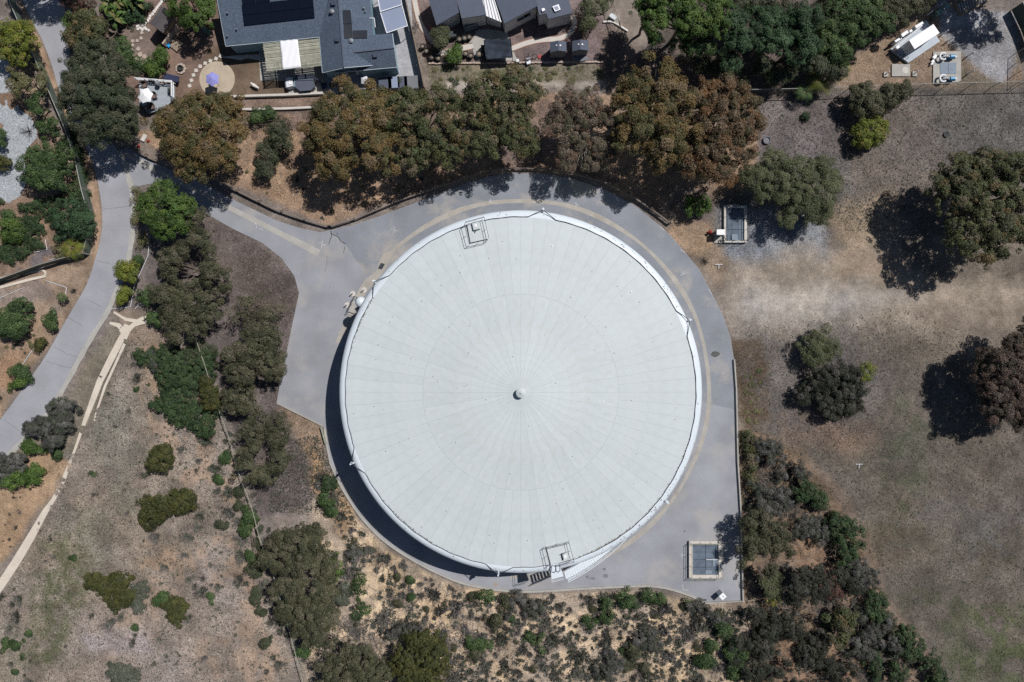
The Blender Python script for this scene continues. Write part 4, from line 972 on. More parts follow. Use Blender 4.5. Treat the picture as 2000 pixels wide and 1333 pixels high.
# shed with dark roof
t = thing('garden_shed', 'weathered shed with dark gabled roof among the trees', 'shed', W(318, 35))
r1 = [(292, 46, 2.3), (316, 12, 2.3), (325.5, 17.5, 2.7), (302, 53, 2.7)]; r2 = [(302, 53, 2.7), (325.5, 17.5, 2.7), (341, 29, 2.1), (319, 65, 2.1)]
roofface(r1, 'old_roof', t, .1); roofface(r2, 'old_roof', t, .1)
MB().prism(PX([(294, 46), (316, 14), (339, 29), (318, 62)], 2.1), 0, 2.08).build('wall', 'wood', t)
tag(MB().prism(PX([(322, 75), (326, 74), (332, 90), (329, 93), (324, 88), (320, 79)], .3), .0, .25).build('blue_tarp', 'pool_blue'), 'bright blue tarp lying beside the shed', 'tarp')
t = thing('wooden_pallets', 'grey wooden pallets lying below the shed', 'pallet', W(346, 93))
for i, (x, y, d) in enumerate([(338, 88, 0), (343, 92, .1), (348, 96, .2), (352, 88, 0), (346, 84, .1), (341, 79, 0)]):
    p = W(x, y, .1); MB().box((p.x, p.y, .12 + d * .3), (.75, .4, .1), .7).build('board', 'wood', t)
MB().box(tuple(W(334, 70, .5)), (.2, 3.0, .9), -.62).build('trough', 'stone_tan', t)
t = T('compost_bin', 'green compost bin at the edge of the brown yard', 'bin', 406, 64); p = W(406, 64)
MB().lathe((p.x, p.y, 0), [(.42, 0), (.34, .8), (.36, .82), (.2, .95), (0, .97)], 8).build('bin_body', mat('bin_green', alb(70, 105, 95), .6), t); MB().box((p.x, p.y, .95), (.3, .3, .1), .5).build('lid', 'olive_metal', t)
tag(MB().lathe((W(408, 52).x, W(408, 52).y, 0), [(.2, 0), (.25, .2), (.1, .35), (0, .36)], 8).build('red_bucket', 'soil_red'), 'small red bucket beside the compost bin', 'bucket')
# stepping stones
stn = tag(link_mesh('stepping_path', MB().box((0, 0, -.06), (.3, .3, .02)).mesh('base', 'stone_tan'), None, W(268, 95)), 'scattered round tan stepping stones', 'stepping stones')
for (x, y, r) in [(277, 64.5, 3.4), (275.5, 75, 3.4), (259, 80.5, 3.5), (268, 80, 3.3), (258.5, 88.5, 3.6), (259, 98.5, 3.4), (270, 96, 4), (273.5, 107, 4.6), (282, 111, 4.4), (267, 116.5, 4.2), (285.5, 118.5, 3.3)]:
    p = W(x, y) - stn.location; o = MB().lathe((0, 0, 0), [(r * K * 1.0, -.02), (r * K * 1.0, .03), (r * K * .9, .045), (0, .045)], 12).build('stone', 'stone_tan'); o.parent = stn; o.location = p
edg = tag(link_mesh('stone_edging', MB().box((0, 0, -.06), (.3, .3, .02)).mesh('base', 'stone_white'), None, W(280, 50)), 'line of round white edging stones along the shed', 'stone edging')
em = MB().lathe((0, 0, 0), [(.2, 0), (.21, .06), (.12, .1), (0, .11)], 9).mesh('stone', 'stone_white')
for (x, y) in [(267.5, 52), (272.5, 51), (278, 51), (274, 55), (269.5, 57.5), (278, 58.5), (282, 54.5), (285.5, 57.5), (290.5, 60), (282, 49), (284.5, 45.5), (288.5, 41.5), (292, 37), (293.5, 32), (298, 28.5), (301.5, 23.5), (304.5, 19.5), (307, 15.5), (310, 11.5), (313, 8), (316, 4), (319, 0)]:
    link_mesh('stone', em, edg, W(x, y) - edg.location, random.random() * 3, (random.uniform(.85, 1.1),) * 3)
# planter frame and cones at lower yard
t = tag(MB().box(tuple(W(282, 270, .1)), (.5, .9, .3), -.5).build('planter_box', 'concrete_pale'), 'small grey planter box on the bare strip', 'planter')
for (x, y, lb) in ((271.5, 286, 'orange red marker nearest the guardrail'), (290, 276, 'orange red marker right of the planter box')):
    tag(MB().lathe((W(x, y).x, W(x, y).y, 0), [(.2, 0), (.18, .05), (.08, .35), (0, .42)], 8).build('traffic_cone', 'soil_red'), lb, 'cone', 'orange markers')

# dog
def dog(px_, py_, ang):
    c = W(px_, py_); pts = [((0, 0, .42), .15), ((.28, 0, .44), .16), ((.42, 0, .52), .1), ((.54, 0, .58), .09), ((.68, 0, .55), .05), ((-.28, 0, .43), .13), ((-.42, 0, .45), .035), ((-.6, .05, .5), .025)]
    ed = [(0, 1), (1, 2), (2, 3), (3, 4), (0, 5), (5, 6), (6, 7)]
    for sx, root in ((.26, 1), (-.3, 5)):
        for sy in (-.1, .1):
            b0 = len(pts); hind = sx < 0
            pts += [((sx + (.04 if hind else 0), sy, .3), .06), ((sx - (.08 if hind else 0), sy, .16), .035), ((sx + .0, sy, .02), .032), ((sx + .06, sy, .01), .03)]
            ed += [(root, b0), (b0, b0 + 1), (b0 + 1, b0 + 2), (b0 + 2, b0 + 3)]
    for sy in (-.06, .06):
        b0 = len(pts); pts.append(((.5, sy, .68), .03)); ed.append((3, b0))
    me = bpy.data.meshes.new('dog'); cs, sn = math.cos(ang), math.sin(ang)
    me.from_pydata([(p[0] * cs - p[1] * sn, p[0] * sn + p[1] * cs, p[2]) for p, r in pts], ed, []); me.materials.append(M['fur'])
    o = link_mesh('dog', me, None, c); o.modifiers.new('skin', 'SKIN'); me.skin_vertices or o.modifiers
    sl = me.skin_vertices[0].data if me.skin_vertices else None
    if sl:
        for i, (p, r) in enumerate(pts): sl[i].radius = (r * 1.35, r * 1.35)
        sl[0].use_root = True
    o.modifiers.new('sub', 'SUBSURF').levels = 1; o.modifiers['sub'].render_levels = 1
    tag(o, 'white dog standing on the brown yard below the patio cover', 'dog')
dog(501, 171, 2.55)

# ------------------------------------------------------------------ house 2
h2 = thing('house', 'long grey stucco house with dark staggered roofs and white metal strip', 'house', W(980, 10))
R2 = [([(834, -10, 2.9), (889, -12, 3.3), (896.5, 25, 3.3), (852.5, 50, 2.9)], 'metal_roof', .1), ([(889, -12, 3.2), (938, -14, 3.0), (950, 29, 3.0), (901.5, 36.5, 3.2)], 'metal_roof', .1),
      ([(964, -12, 3.1), (1040, -30, 3.6), (1049, 12.5, 3.6), (985, 46.5, 3.1)], 'metal_roof', .1), ([(1040, -30, 3.3), (1104, -30, 3.0), (1117.5, 26, 3.0), (1071.5, 37.5, 3.1), (1066.5, 26.5, 3.15), (1053, 29.5, 3.3)], 'metal_roof', .1)]
for pts, m, th in R2: roofface(pts, m, h2, th)
o = roofface([(941, -12, 2.95), (963, -12, 2.95), (980, 44, 2.75), (946, 30, 2.85)], 'bright_white', h2, .06, 'metal_roof_strip')
for k in range(5):
    f = (k + .5) / 5; a = W(941, -12, 3.0).lerp(W(963, -12, 3.0), f); b_ = W(946, 30, 2.9).lerp(W(980, 44, 2.8), f); MB().bar(a, b_, .035, 4).build('roof_rib', 'grey_metal', h2)
for pts, z in [([(836, -12), (889, -14), (896, 24), (853.5, 48)], 2.8), ([(890, -14), (937, -16), (948.5, 28), (902, 35)], 2.85), ([(966, -14), (1039, -30), (1048, 12), (986, 44.5)], 3.0), ([(1042, -30), (1103, -30), (1116, 25.5), (1072, 36), (1067, 25.5), (1054, 28.5)], 2.9), ([(938, -14), (966, -14), (978, 36), (950, 28)], 2.6)]:
    MB().prism(PX(pts, z), 0, z).build('wall', 'wall_grey', h2)
for (x, y, w_) in ((1021, 35, 1.5), (1030, 30, .8)): 
    p = W(x, y, 2.0); MB().box((p.x, p.y, 2.0), (w_, .3, .35), .48).build('window', 'glass', h2)
p4 = R2[3][0]
sk = onroof('skylight', p4, [(1079, 13), (1091, 8.5), (1095, 19), (1084, 23)], 'bright_white', h2, .2, .22); onroof('skylight', p4, [(1058, 17), (1063, 16), (1065, 20), (1059, 23)], 'bright_white', h2, .25, .25)
onroof('skylight_glass', p4, [(1082, 14), (1089, 11.5), (1092, 18), (1085.5, 20)], 'awning', sk, .24, .03)
struct('patio', MB().prism(PX([(916, 84), (925, 74), (930, 60), (952, 57), (991, 63), (1002, 98), (1011, 119), (998, 119), (930, 118), (924, 100)]), -.1, .006), 'concrete', label='pale concrete patio of the second house')
def pathx(name, pts, wd, lb, m='concrete_tan'):
    P = smooth(pts, 5); struct(name, MB().strip(PX(P), wd * K + .22, -.1, .006), 'brick_path', label=lb + ', edging'); struct(name, MB().strip(PX(P), wd * K, -.1, .010), m, label=lb)
pathx('garden_path', [(998, 96), (1030, 84), (1060, 78), (1090, 76), (1112, 66), (1122, 48), (1118, 30)], 9, 'curved pale garden path below the second house', 'concrete_pale')
pathx('garden_path', [(808, -10), (814, 22), (822, 48), (836, 70), (846, 84)], 9, 'pale path along the left wall of the second house', 'concrete_pale')
pathx('garden_path', [(852, 106), (880, 100), (905, 94), (924, 90)], 10, 'short pale path between the potted plants', 'concrete_pale')
# white kerb of stones
for i in range(56):
    x = 840 + i * 6.1; y = 125 - (x - 840) * .009
    if 1000 < x < 1012: continue
    if i == 0: sk_ = tag(link_mesh('stone_border', MB().box((0, 0, -.06), (.3, .3, .02)).mesh('base', 'stone_white'), None, W(x, y)), 'long low border of pale stones below the second yard', 'stone border'); sm2 = MB().box((0, 0, .08), (.36, .2, .2)).mesh('stone', 'stone_tan')
    link_mesh('stone', sm2, sk_, W(x, y) + Vector((0, random.uniform(-.03, .03), 0)) - sk_.location, random.uniform(-.15, .15))
# shade structure
t = thing('shade_canopy', 'black shade cloth canopy on posts beside the patio', 'canopy', W(972, 96))
cp = [(945, 79), (997, 75.5), (1001, 112), (950, 116)]
vs_ = []; A = [W(x, y, 1.5) for x, y in cp]
for i in range(13):
    for j in range(11):
        p = A[0].lerp(A[1], i / 12).lerp(A[3].lerp(A[2], i / 12), j / 10); sg = -.3 * math.sin(math.pi * i / 12) * math.sin(math.pi * j / 10) + .09 * math.sin(i * 1.3 + j * .9) + .07 * math.sin(i * .4 - j * 1.7); vs_.append((p.x, p.y + .05 * math.sin(i), p.z + sg))
o = MB().add(vs_, [(i * 11 + j, i * 11 + j + 1, (i + 1) * 11 + j + 1, (i + 1) * 11 + j) for i in range(12) for j in range(10)]).build('cloth', 'shade_cloth', t, True); o.modifiers.new('t', 'SOLIDIFY').thickness = .02
for p in A: MB().bar((p.x, p.y, 0), (p.x, p.y, 1.5), .04, 6).build('post', 'dark', t)
for k in range(4): MB().bar(A[k], A[(k + 1) % 4], .04, 5).build('frame', 'dark', t)
MB().prism(PX([(939, 88), (947, 88), (951, 118), (943, 119)], .7), 0, .7).build('side_flap', 'tyre', t)
# two sheds
for (cx, cy, lb) in ((1090, 92, 'left one of two small dark gabled sheds'), (1133, 90, 'right one of two small dark gabled sheds')):
    t = thing('garden_shed', lb, 'shed', W(cx, cy + 6), 'pair of small sheds')
    a, b_, c, d = (cx - 15.5, cy - 9.5, 2.1), (cx + .5, cy - 12.5, 2.6), (cx + 16, cy - 10, 2.1), (cx + 16.5, cy + 9, 2.1)
    e, f = (cx + .5, cy + 7, 2.6), (cx - 15, cy + 11, 2.1)
    roofface([a, b_, e, f], 'metal_roof', t, .08); roofface([b_, c, d, e], 'metal_roof', t, .08)
    fp = [W(x, y, 2.0) for x, y in ((cx - 14.5, cy - 8.5), (cx + 15, cy - 9), (cx + 15.5, cy + 8), (cx - 14, cy + 10))]
    MB().prism([(p.x, p.y) for p in fp], 0, 2.0).build('wall', 'shed_wall', t)
    g0, g1 = fp[3], fp[2]; gm_ = (g0 + g1) / 2; MB().add([(g0.x, g0.y, 2.0), (g1.x, g1.y, 2.0), (gm_.x, gm_.y + .15, 2.5), (g0.x, g0.y + .1, 2.0), (g1.x, g1.y + .1, 2.0), (gm_.x, gm_.y + .25, 2.5)], [(0, 1, 2), (5, 4, 3), (0, 2, 5, 3), (2, 1, 4, 5)]).build('gable', 'shed_wall', t)
    for s_ in (-3, 4.5):
        pl = [a, b_, e] if s_ < 0 else [b_, c, d]
        onroof('skylight', pl, [(cx + s_ - 1.4, cy - 4.5), (cx + s_ + 1.4, cy - 4.5), (cx + s_ + 1.4, cy - 1.7), (cx + s_ - 1.4, cy - 1.7)], 'bright_white', t, .06, .06)
    MB().box(tuple(W(cx, cy + 10.5, 1.0)), (.8, .05, 1.7), .02).build('door', 'dark', t)
tag(MB().lathe((W(1132, 116).x, W(1132, 116).y, 0), [(1.0, 0), (1.05, .35), (.9, .42), (0, .45)], 24, 1, .45).build('garden_pond_tub', 'shed_wall'), 'oval grey tub beside the right shed', 'tub')
# pots
def pot(x, y, r, lb, grp='large plant pots', plant=None):
    p = W(x, y); t = thing('plant_pot', lb, 'pot', p, grp)
    MB().lathe((p.x, p.y, 0), [(r * .75, 0), (r, .55), (r, .6), (r * .85, .6), (r * .82, .5), (0, .5)], 16).build('pot', 'tyre', t)
    MB().lathe((p.x, p.y, 0), [(r * .8, .45), (r * .4, .54), (0, .56)], 10).build('soil', plant or 'wood', t); return t
POTS = [(898, 80, .33, 'first pot of three at the patio corner'), (908, 78, .34, 'middle pot of three at the patio corner'), (917, 76, .31, 'third pot of three, touching the patio'), (826, 94, .32, 'topmost pot of the four along the wooden fence'), (834, 103, .33, 'second pot from the top along the wooden fence'), (844, 115, .36, 'third pot in the curve near the stone border'), (857, 117, .36, 'fourth pot beside the green bush'), (910, 108, .34, 'left pot below the short path'), (920, 112, .34, 'right pot below the short path'), (936, 109, .42, 'largest green pot left of the black canopy'), (872, 85, .34, 'pot under the pale green bush')]
for a in POTS: pot(*a)
tag(MB().box(tuple(W(882, 70, .5)), (1.2, .7, .9), .15).build('barbecue', 'dark'), 'dark covered barbecue by the second house wall', 'barbecue')
t = thing('garden_bench', 'grey garden bench and frames against the second house', 'bench', W(925, 50)); MB().box(tuple(W(920, 55, .4)), (1.8, .5, .08), .35).build('seat', 'grey_metal', t); MB().box(tuple(W(920, 52, .7)), (1.8, .08, .5), .35).build('backrest', 'grey_metal', t)
for (x, y) in ((909, 60), (931, 52)): MB().bar(W(x, y), W(x, y) + Vector((0, 0, .4)), .04).build('leg', 'dark', t)
# bicycle near border
def bike(x, y, ang, lb):
    p = W(x, y); t = thing('bicycle', lb, 'bicycle', p); c, s = math.cos(ang), math.sin(ang)
    def L(a, z, b_=0): return (p.x + a * c - b_ * s, p.y + a * s + b_ * c, z)
    for nm, a in (('wheel', -.5), ('wheel', .5)):
        MB().path([L(a + .33 * math.cos(q), .34 + .33 * math.sin(q) * .8, .33 * math.sin(q) * .5) for q in [i * math.pi / 8 for i in range(17)]], .03, 5).build(nm, 'tyre', t)
    MB().path([L(-.5, .34), L(-.1, .35), L(.35, .75, .2), L(-.2, .75, .2), L(-.1, .35), ], .03, 5).bar(L(-.5, .34), L(-.2, .75, .2), .025).bar(L(.5, .34), L(.35, .85, .25), .025).build('frame', 'grey_metal', t)
    MB().bar(L(.35, .9, 0), L(.35, .9, .5), .025).build('handlebar', 'dark', t); MB().box(L(-.22, .8, .22), (.25, .14, .06), ang).build('saddle', 'tyre', t)
bike(1036, 115, .2, 'bicycle leaning by the stone border below the gravel'); bike(812, 58, 1.1, 'bicycle lying beside the wooden fence')
tag(MB().box(tuple(W(1011, 120, .3)), (.35, .35, .5), .2).build('white_bucket', 'white'), 'white bucket at the end of the patio strip', 'bucket')
t = thing('garden_chair', 'white broken chair on the stone border', 'chair', W(1032, 124)); p = W(1032, 124)
MB().box((p.x, p.y, .4), (.5, .5, .06), .3).build('seat', 'white', t); MB().box((p.x, p.y + .25, .7), (.5, .05, .5), .3).build('backrest', 'white', t)
for a in (-.2, .2):
    for b_ in (-.2, .2): MB().bar((p.x + a, p.y + b_, 0), (p.x + a, p.y + b_, .4), .03).build('leg', 'white', t)
tag(MB().lathe((W(1054, 111).x, W(1054, 111).y, 0), [(.25, 0), (.25, .05), (0, .06)], 12).build('terracotta_disc', 'soil_red'), 'small pinkish disc on the gravel', 'disc')
tag(MB().bar(W(838, 53, .3), W(846, 62, .9), .06).bar(W(845, 52, .5), W(838, 60, .8), .05).build('red_trolley', 'soil_red'), 'small red hand trolley against the dark wall', 'trolley')
tag(MB().box(tuple(W(1197, 34, .3)), (.9, .5, .4), -.6).build('garden_bench', 'white'), 'white bench slab on the stone circle', 'bench')
struct('stone_circle', MB().lathe((W(1199, 38).x, W(1199, 38).y, 0), [(.75, -.05), (.75, .01), (0, .01)], 24), 'concrete_tan', label='small tan concrete circle')
lowwall('rock_edging', smooth([(1178, 44), (1195, 44), (1212, 53), (1226, 62)], 4), .2, .2, 'stone_white', 'curved line of white rocks in the bare yard', 'edging')

# ------------------------------------------------------------------ equipment yard, upper right
sk = thing('equipment_skid', 'white metal equipment cabin on a long grey platform', 'equipment cabin', W(1785, 75))
BZ = .35
MB().prism(PX([(1739, 96), (1809, 39), (1836, 81), (1774.5, 123)], BZ), 0, BZ).build('platform', 'platform_grey', sk)
MB().prism(PX([(1776, 79), (1823, 48), (1834.5, 64.5), (1786.5, 96)], 2.3), .36, 2.3).build('cabin', 'white', sk)
MB().prism(PX([(1775.5, 79), (1823, 47.5), (1835, 64.7), (1786.4, 96.5)], 2.36), 2.3, 2.37).build('cabin_roof', 'bright_white', sk)
for pts, z in (([(1787, 51), (1802, 42), (1804, 46), (1790, 56)], 1.6), ([(1776, 60), (1786, 54), (1788, 58), (1778, 64)], 1.2), ([(1760, 67), (1772, 59), (1775, 64), (1763, 73)], 1.6), ([(1747, 80), (1760, 72), (1762, 76), (1750, 83)], 1.3), ([(1749, 93), (1755, 88), (1758, 93), (1751, 97)], 1.1)):
    MB().prism(PX(pts, z), BZ, z).build('control_box', 'bright_white', sk)
MB().bar(W(1744, 98, .6), W(1801, 50, .6), .1, 6).build('conduit', 'white', sk); MB().bar(W(1740, 87, .8), W(1784, 58, .8), .07, 6).build('conduit', 'grey_metal', sk)
rail([T3(*q, .35) for q in ((1740, 95), (1747, 104), (1768, 118))], sk, .8, r=.024)
pad = struct('concrete_pad', MB().prism(PX([(1822, 102), (1876, 101), (1876, 158), (1870, 161), (1821.5, 164)]), -.1, .1), 'concrete', label='square concrete pad with two blue pumps')
MB().prism(PX([(1836, 123), (1851.5, 123), (1851.5, 145), (1836, 145)], .12), .1, .14).build('hatch_door', 'hatch_pale', pad)
MB().prism(PX([(1852.3, 123), (1867.5, 123), (1867.5, 145), (1852.3, 145)], .12), .1, .14).build('hatch_door', 'hatch_pale', pad)
for (x, y, lb) in ((1852, 111, 'upper blue motor pump on the concrete pad'), (1852, 154, 'lower blue motor pump on the concrete pad')):
    t = thing('water_pump', lb, 'pump', W(x, y), 'pumps on the concrete pad')
    def q(dx, z, dy=0): v_ = W(x + dx, y + dy, z); return (v_.x, v_.y, z)
    MB().box(q(0, .2), (1.9, .4, .2), 0).build('base', 'dark', t)
    MB().path([(q(-11, .5)[0] + .42 * math.cos(a), q(-11, .5)[1] + .42 * math.sin(a), .6) for a in [i * math.pi / 8 for i in range(2, 15)]], .13, 8).build('volute', 'bright_white', t)
    MB().bar(q(-8, .6), q(6, .6), .12, 10).build('pipe', 'bright_white', t)
    MB().bar(q(3, .62), q(12, .62), .26, 12).build('motor', 'blue_motor', t); MB().bar(q(12.2, .62), q(17, .62), .19, 12, .06).build('end_cone', 'bright_white', t)
    for d in (-4, 0): MB().bar(q(d, .6), q(d, .95), .09, 8).build('flange', 'grey_metal', t)
for (x, y, s_) in ((1825, 112, .4), (1821, 121, .28), (1819, 126, .2)):
    p = W(x, y, .2); MB().box((p.x, p.y, .2), (s_ * 1.3, s_, .3), .8).build('white_box', 'bright_white', pad)
p2 = struct('concrete_pad', MB().prism(PX([(1741, 126), (1777, 127), (1776, 149), (1770, 150), (1741, 150)]), -.1, .12), 'concrete', label='small concrete pad with side blocks')
MB().lathe((W(1767, 138).x, W(1767, 138).y, 0), [(.42, .1), (.42, .14), (0, .15)], 14).build('manhole_lid', 'concrete_pale', p2)
for i, (x, y) in enumerate([(1730, 146), (1786, 145)]):
    MB().box(tuple(W(x, y, .05)), (.55, .6, .2), 0).build('block', 'concrete', p2); MB().lathe(tuple(W(x + 1.5, y - 2, 0)), [(.06, 0), (.06, .7), (0, .72)], 8).build('stub_post', 'white', p2)
for i, (x, y, lb) in enumerate([(1850, 82, 'bollard below the right end of the cabin platform'), (1890, 110, 'bollard right of the upper pump'), (1890, 145, 'bollard right of the lower pump'), (1840, 68, 'bollard at the right corner of the white cabin'), (1811, 30, 'bollard at the upper end of the cabin platform')]):
    p = W(x, y); tag(MB().lathe((p.x, p.y, 0), [(.08, 0), (.08, 1.2), (.05, 1.27), (0, 1.28)], 10).build('bollard', 'white'), lb, 'bollard', 'white bollards in the equipment yard')
for i, (pts, z, m, lb) in enumerate([([(1832, 20), (1852, 6), (1857, 13), (1836, 28)], 1.5, 'olive_metal', 'pale green metal skip at the top right'), ([(1831, 8), (1846, 0), (1850, 5), (1835, 15)], 1.6, 'grey_metal', 'grey metal crate behind the green skip'), ([(1826, 29), (1836, 24), (1834, 33), (1828, 35)], 1.0, 'screen_green', 'small dark green box beside the skip')]):
    t = thing('metal_container', lb, 'container', W(*pts[0])); MB().prism(PX(pts, z), 0, z).build('body', m, t)
    c0 = W(sum(p[0] for p in pts) / 4, sum(p[1] for p in pts) / 4, z); MB().box((c0.x, c0.y, z + .05), (.5, .3, .08), .5).build('lid', 'grey_metal', t)
t = thing('pipe_rack', 'stack of long dark pipes and boards in the tree shade', 'rack', W(1895, 15))
for i in range(11):
    x = 1872 + i * 5; y = 22 - i * 2.2; MB().bar(W(x, y - 14, .6), W(x + 5, y + 2, .6), .09, 6).build('pipe', 'grey_metal', t)
MB().prism(PX([(1868, 8), (1925, -12), (1932, 2), (1878, 30)], .4), 0, .4).build('bed', 'wood', t)

# ------------------------------------------------------------------ vaults
def vault(name, label, o_, i_, cols, rows, m_in, zt=.4):
    t = thing(name, label, 'vault', W((o_[0] + o_[2]) / 2, (o_[1] + o_[3]) / 2))
    x0, y0, x1, y1 = o_; a0, b0, a1_, b1 = i_
    for r in ([(x0, y0), (x1, y0), (x1, b0), (x0, b0)], [(x0, b1), (x1, b1), (x1, y1), (x0, y1)], [(x0, b0), (a0, b0), (a0, b1), (x0, b1)], [(a1_, b0), (x1, b0), (x1, b1), (a1_, b1)]):
        MB().prism(PX(r, zt), -.1, zt).build('kerb_wall', 'concrete_pale', t)
    MB().prism(PX([(a0, b0), (a1_, b0), (a1_, b1), (a0, b1)], zt - .2), -.1, zt - .25).build('pit', 'dark', t)
    cw = (a1_ - a0) / cols; rh = (b1 - b0) / rows
    for c in range(cols):
        for r in range(rows):
            g_ = .35
            MB().prism(PX([(a0 + c * cw + g_, b0 + r * rh + g_), (a0 + (c + 1) * cw - g_, b0 + r * rh + g_), (a0 + (c + 1) * cw - g_, b0 + (r + 1) * rh - g_), (a0 + c * cw + g_, b0 + (r + 1) * rh - g_)], zt - .1), zt - .2, zt - .14 + random.uniform(0, .01)).build('cover_plate', m_in, t)
    return t
v1 = vault('valve_vault', 'concrete vault with blue grey steel covers beside the tan dirt', (1414.5, 401, 1459, 474), (1418, 406, 1453.5, 470), 3, 3, 'hatch')
MB().prism(PX([(1429, 458), (1441, 458), (1442, 471), (1430, 471)], .45), .3, .45).build('white_hatch', 'hatch_pale', v1)
rail([T3(*q, .4) for q in ((1416, 446), (1416, 404), (1458, 403), (1458, 471), (1443, 472))], v1, 1.0, r=.024); rail([T3(*q, .4) for q in ((1431, 472), (1416, 472), (1416, 462))], v1, 1.0, r=.024)
cb = thing('meter_cabinet', 'white electrical cabinet left of the steel covered vault', 'cabinet', W(1406, 455))
MB().prism(PX([(1400.5, 449), (1415, 449), (1415, 458.5), (1400.5, 458.5)], 1.5), 0, 1.5).build('body', 'grey_metal', cb); MB().prism(PX([(1400, 448.6), (1415.4, 448.6), (1415.4, 459), (1400, 459)], 1.55), 1.5, 1.56).build('top', 'bright_white', cb)
struct('cabinet_base', MB().prism(PX([(1395, 463), (1413, 463), (1413, 475), (1395, 475)]), -.1, .06), 'concrete', label='small concrete slab beside the cabinet')
t = thing('gate_valve', 'round black valve wheel below the white cabinet', 'valve', W(1410.5, 469)); p = W(1410.5, 469)
MB().path([(p.x + .2 * math.cos(i * .5236), p.y + .2 * math.sin(i * .5236), .7) for i in range(13)], .05, 6).build('wheel', 'tyre', t); MB().bar((p.x, p.y, 0), (p.x, p.y, .7), .05, 6).build('stem', 'dark', t)
t = thing('fire_hydrant', 'dark red hydrant beside the white cabinet', 'hydrant', W(1385, 455)); p = W(1385, 455)
MB().lathe((p.x, p.y, 0), [(.22, 0), (.22, .06), (.14, .08), (.14, .6), (.2, .62), (.12, .78), (0, .84)], 12).build('barrel', 'soil_red', t)
for a in (0, 1.57, 3.14): MB().bar((p.x, p.y, .45), (p.x + .3 * math.cos(a), p.y + .3 * math.sin(a), .45), .09, 8).build('outlet', 'soil_red', t)
MB().box((p.x + .35, p.y, .25), (.15, .35, .5)).build('guard', 'wood', t)
t = thing('valve_post', 'small dark valve on a post above the steel vault', 'valve', W(1418, 394)); p = W(1418, 394)
MB().bar((p.x, p.y, 0), (p.x, p.y, .5), .06, 6).build('stem', 'dark', t); MB().bar((p.x - .15, p.y - .1, .5), (p.x + .3, p.y + .2, .5), .06, 6).build('handle', 'dark', t)
tag(MB().lathe((W(1497, 275).x, W(1497, 275).y, 0), [(.5, 0), (.5, .25), (.42, .28), (.35, .12), (0, .12)], 18).build('manhole_ring', 'shed_wall'), 'round grey concrete ring on the mulch right of the trees', 'manhole')
tag(MB().lathe((W(1848, 263).x, W(1848, 263).y, 0), [(.4, 0), (.4, .15), (.3, .15), (0, .05)], 8).build('utility_cover', 'tyre'), 'small dark utility cover in the upper right field', 'cover')
v2 = vault('valve_vault', 'railed concrete vault with steel covers on the lower right apron', (1346, 1057.5, 1409.5, 1130), (1353, 1064, 1403.5, 1123.5), 2, 4, 'hatch')
for seg in (((1348, 1128), (1348, 1060), (1407, 1060), (1407, 1092)), ((1408, 1108), (1408, 1128), (1348, 1128))):
    rail([T3(*q, .4) for q in seg], v2, 1.0, r=.028, m='wood_pale')
MB().prism(PX([(1392, 1093), (1403, 1094), (1403, 1106), (1392, 1106)], .4), .28, .36).build('hatch_lid', 'hatch_pale', v2); MB().bar(W(1379, 1093.5, .45), W(1402, 1093.5, .45), .04).build('lift_bar', 'bright_white', v2)
MB().prism(PX([(1378, 1115), (1391, 1115), (1391, 1122), (1378, 1122)], .4), .28, .33).build('hatch_lid', 'hatch_pale', v2)
cb = thing('control_cabinet', 'tilted pale control cabinet near the lower right corner of the apron', 'cabinet', W(1411, 1163)); p = W(1411.5, 1165, 1.3)
MB().box((p.x, p.y, .65), (.62, .62, 1.3), .75).build('body', 'white', cb); MB().box((p.x, p.y, 1.33), (.68, .68, .06), .75).build('top', 'bright_white', cb)
MB().lathe((p.x + .05, p.y + .0, 1.36), [(.07, 0), (.07, .04), (0, .05)], 8).build('knob', 'dark', cb)
for i, (x, y, lb) in enumerate([(1678, 908, 'small white T shaped pipe in the right field'), (1404, 518, 'small white L shaped pipe in the gravel')]):
    tag(MB().bar(W(x - 7, y - 1, .1), W(x + 7, y - 1, .1), .04).bar(W(x, y - 1, .1), W(x, y + 7, .1), .04).build('marker_pipe', 'white'), lb, 'pipe')
# ------------------------------------------------------------------ vegetation
def P_(*a): return np.array(a, float)
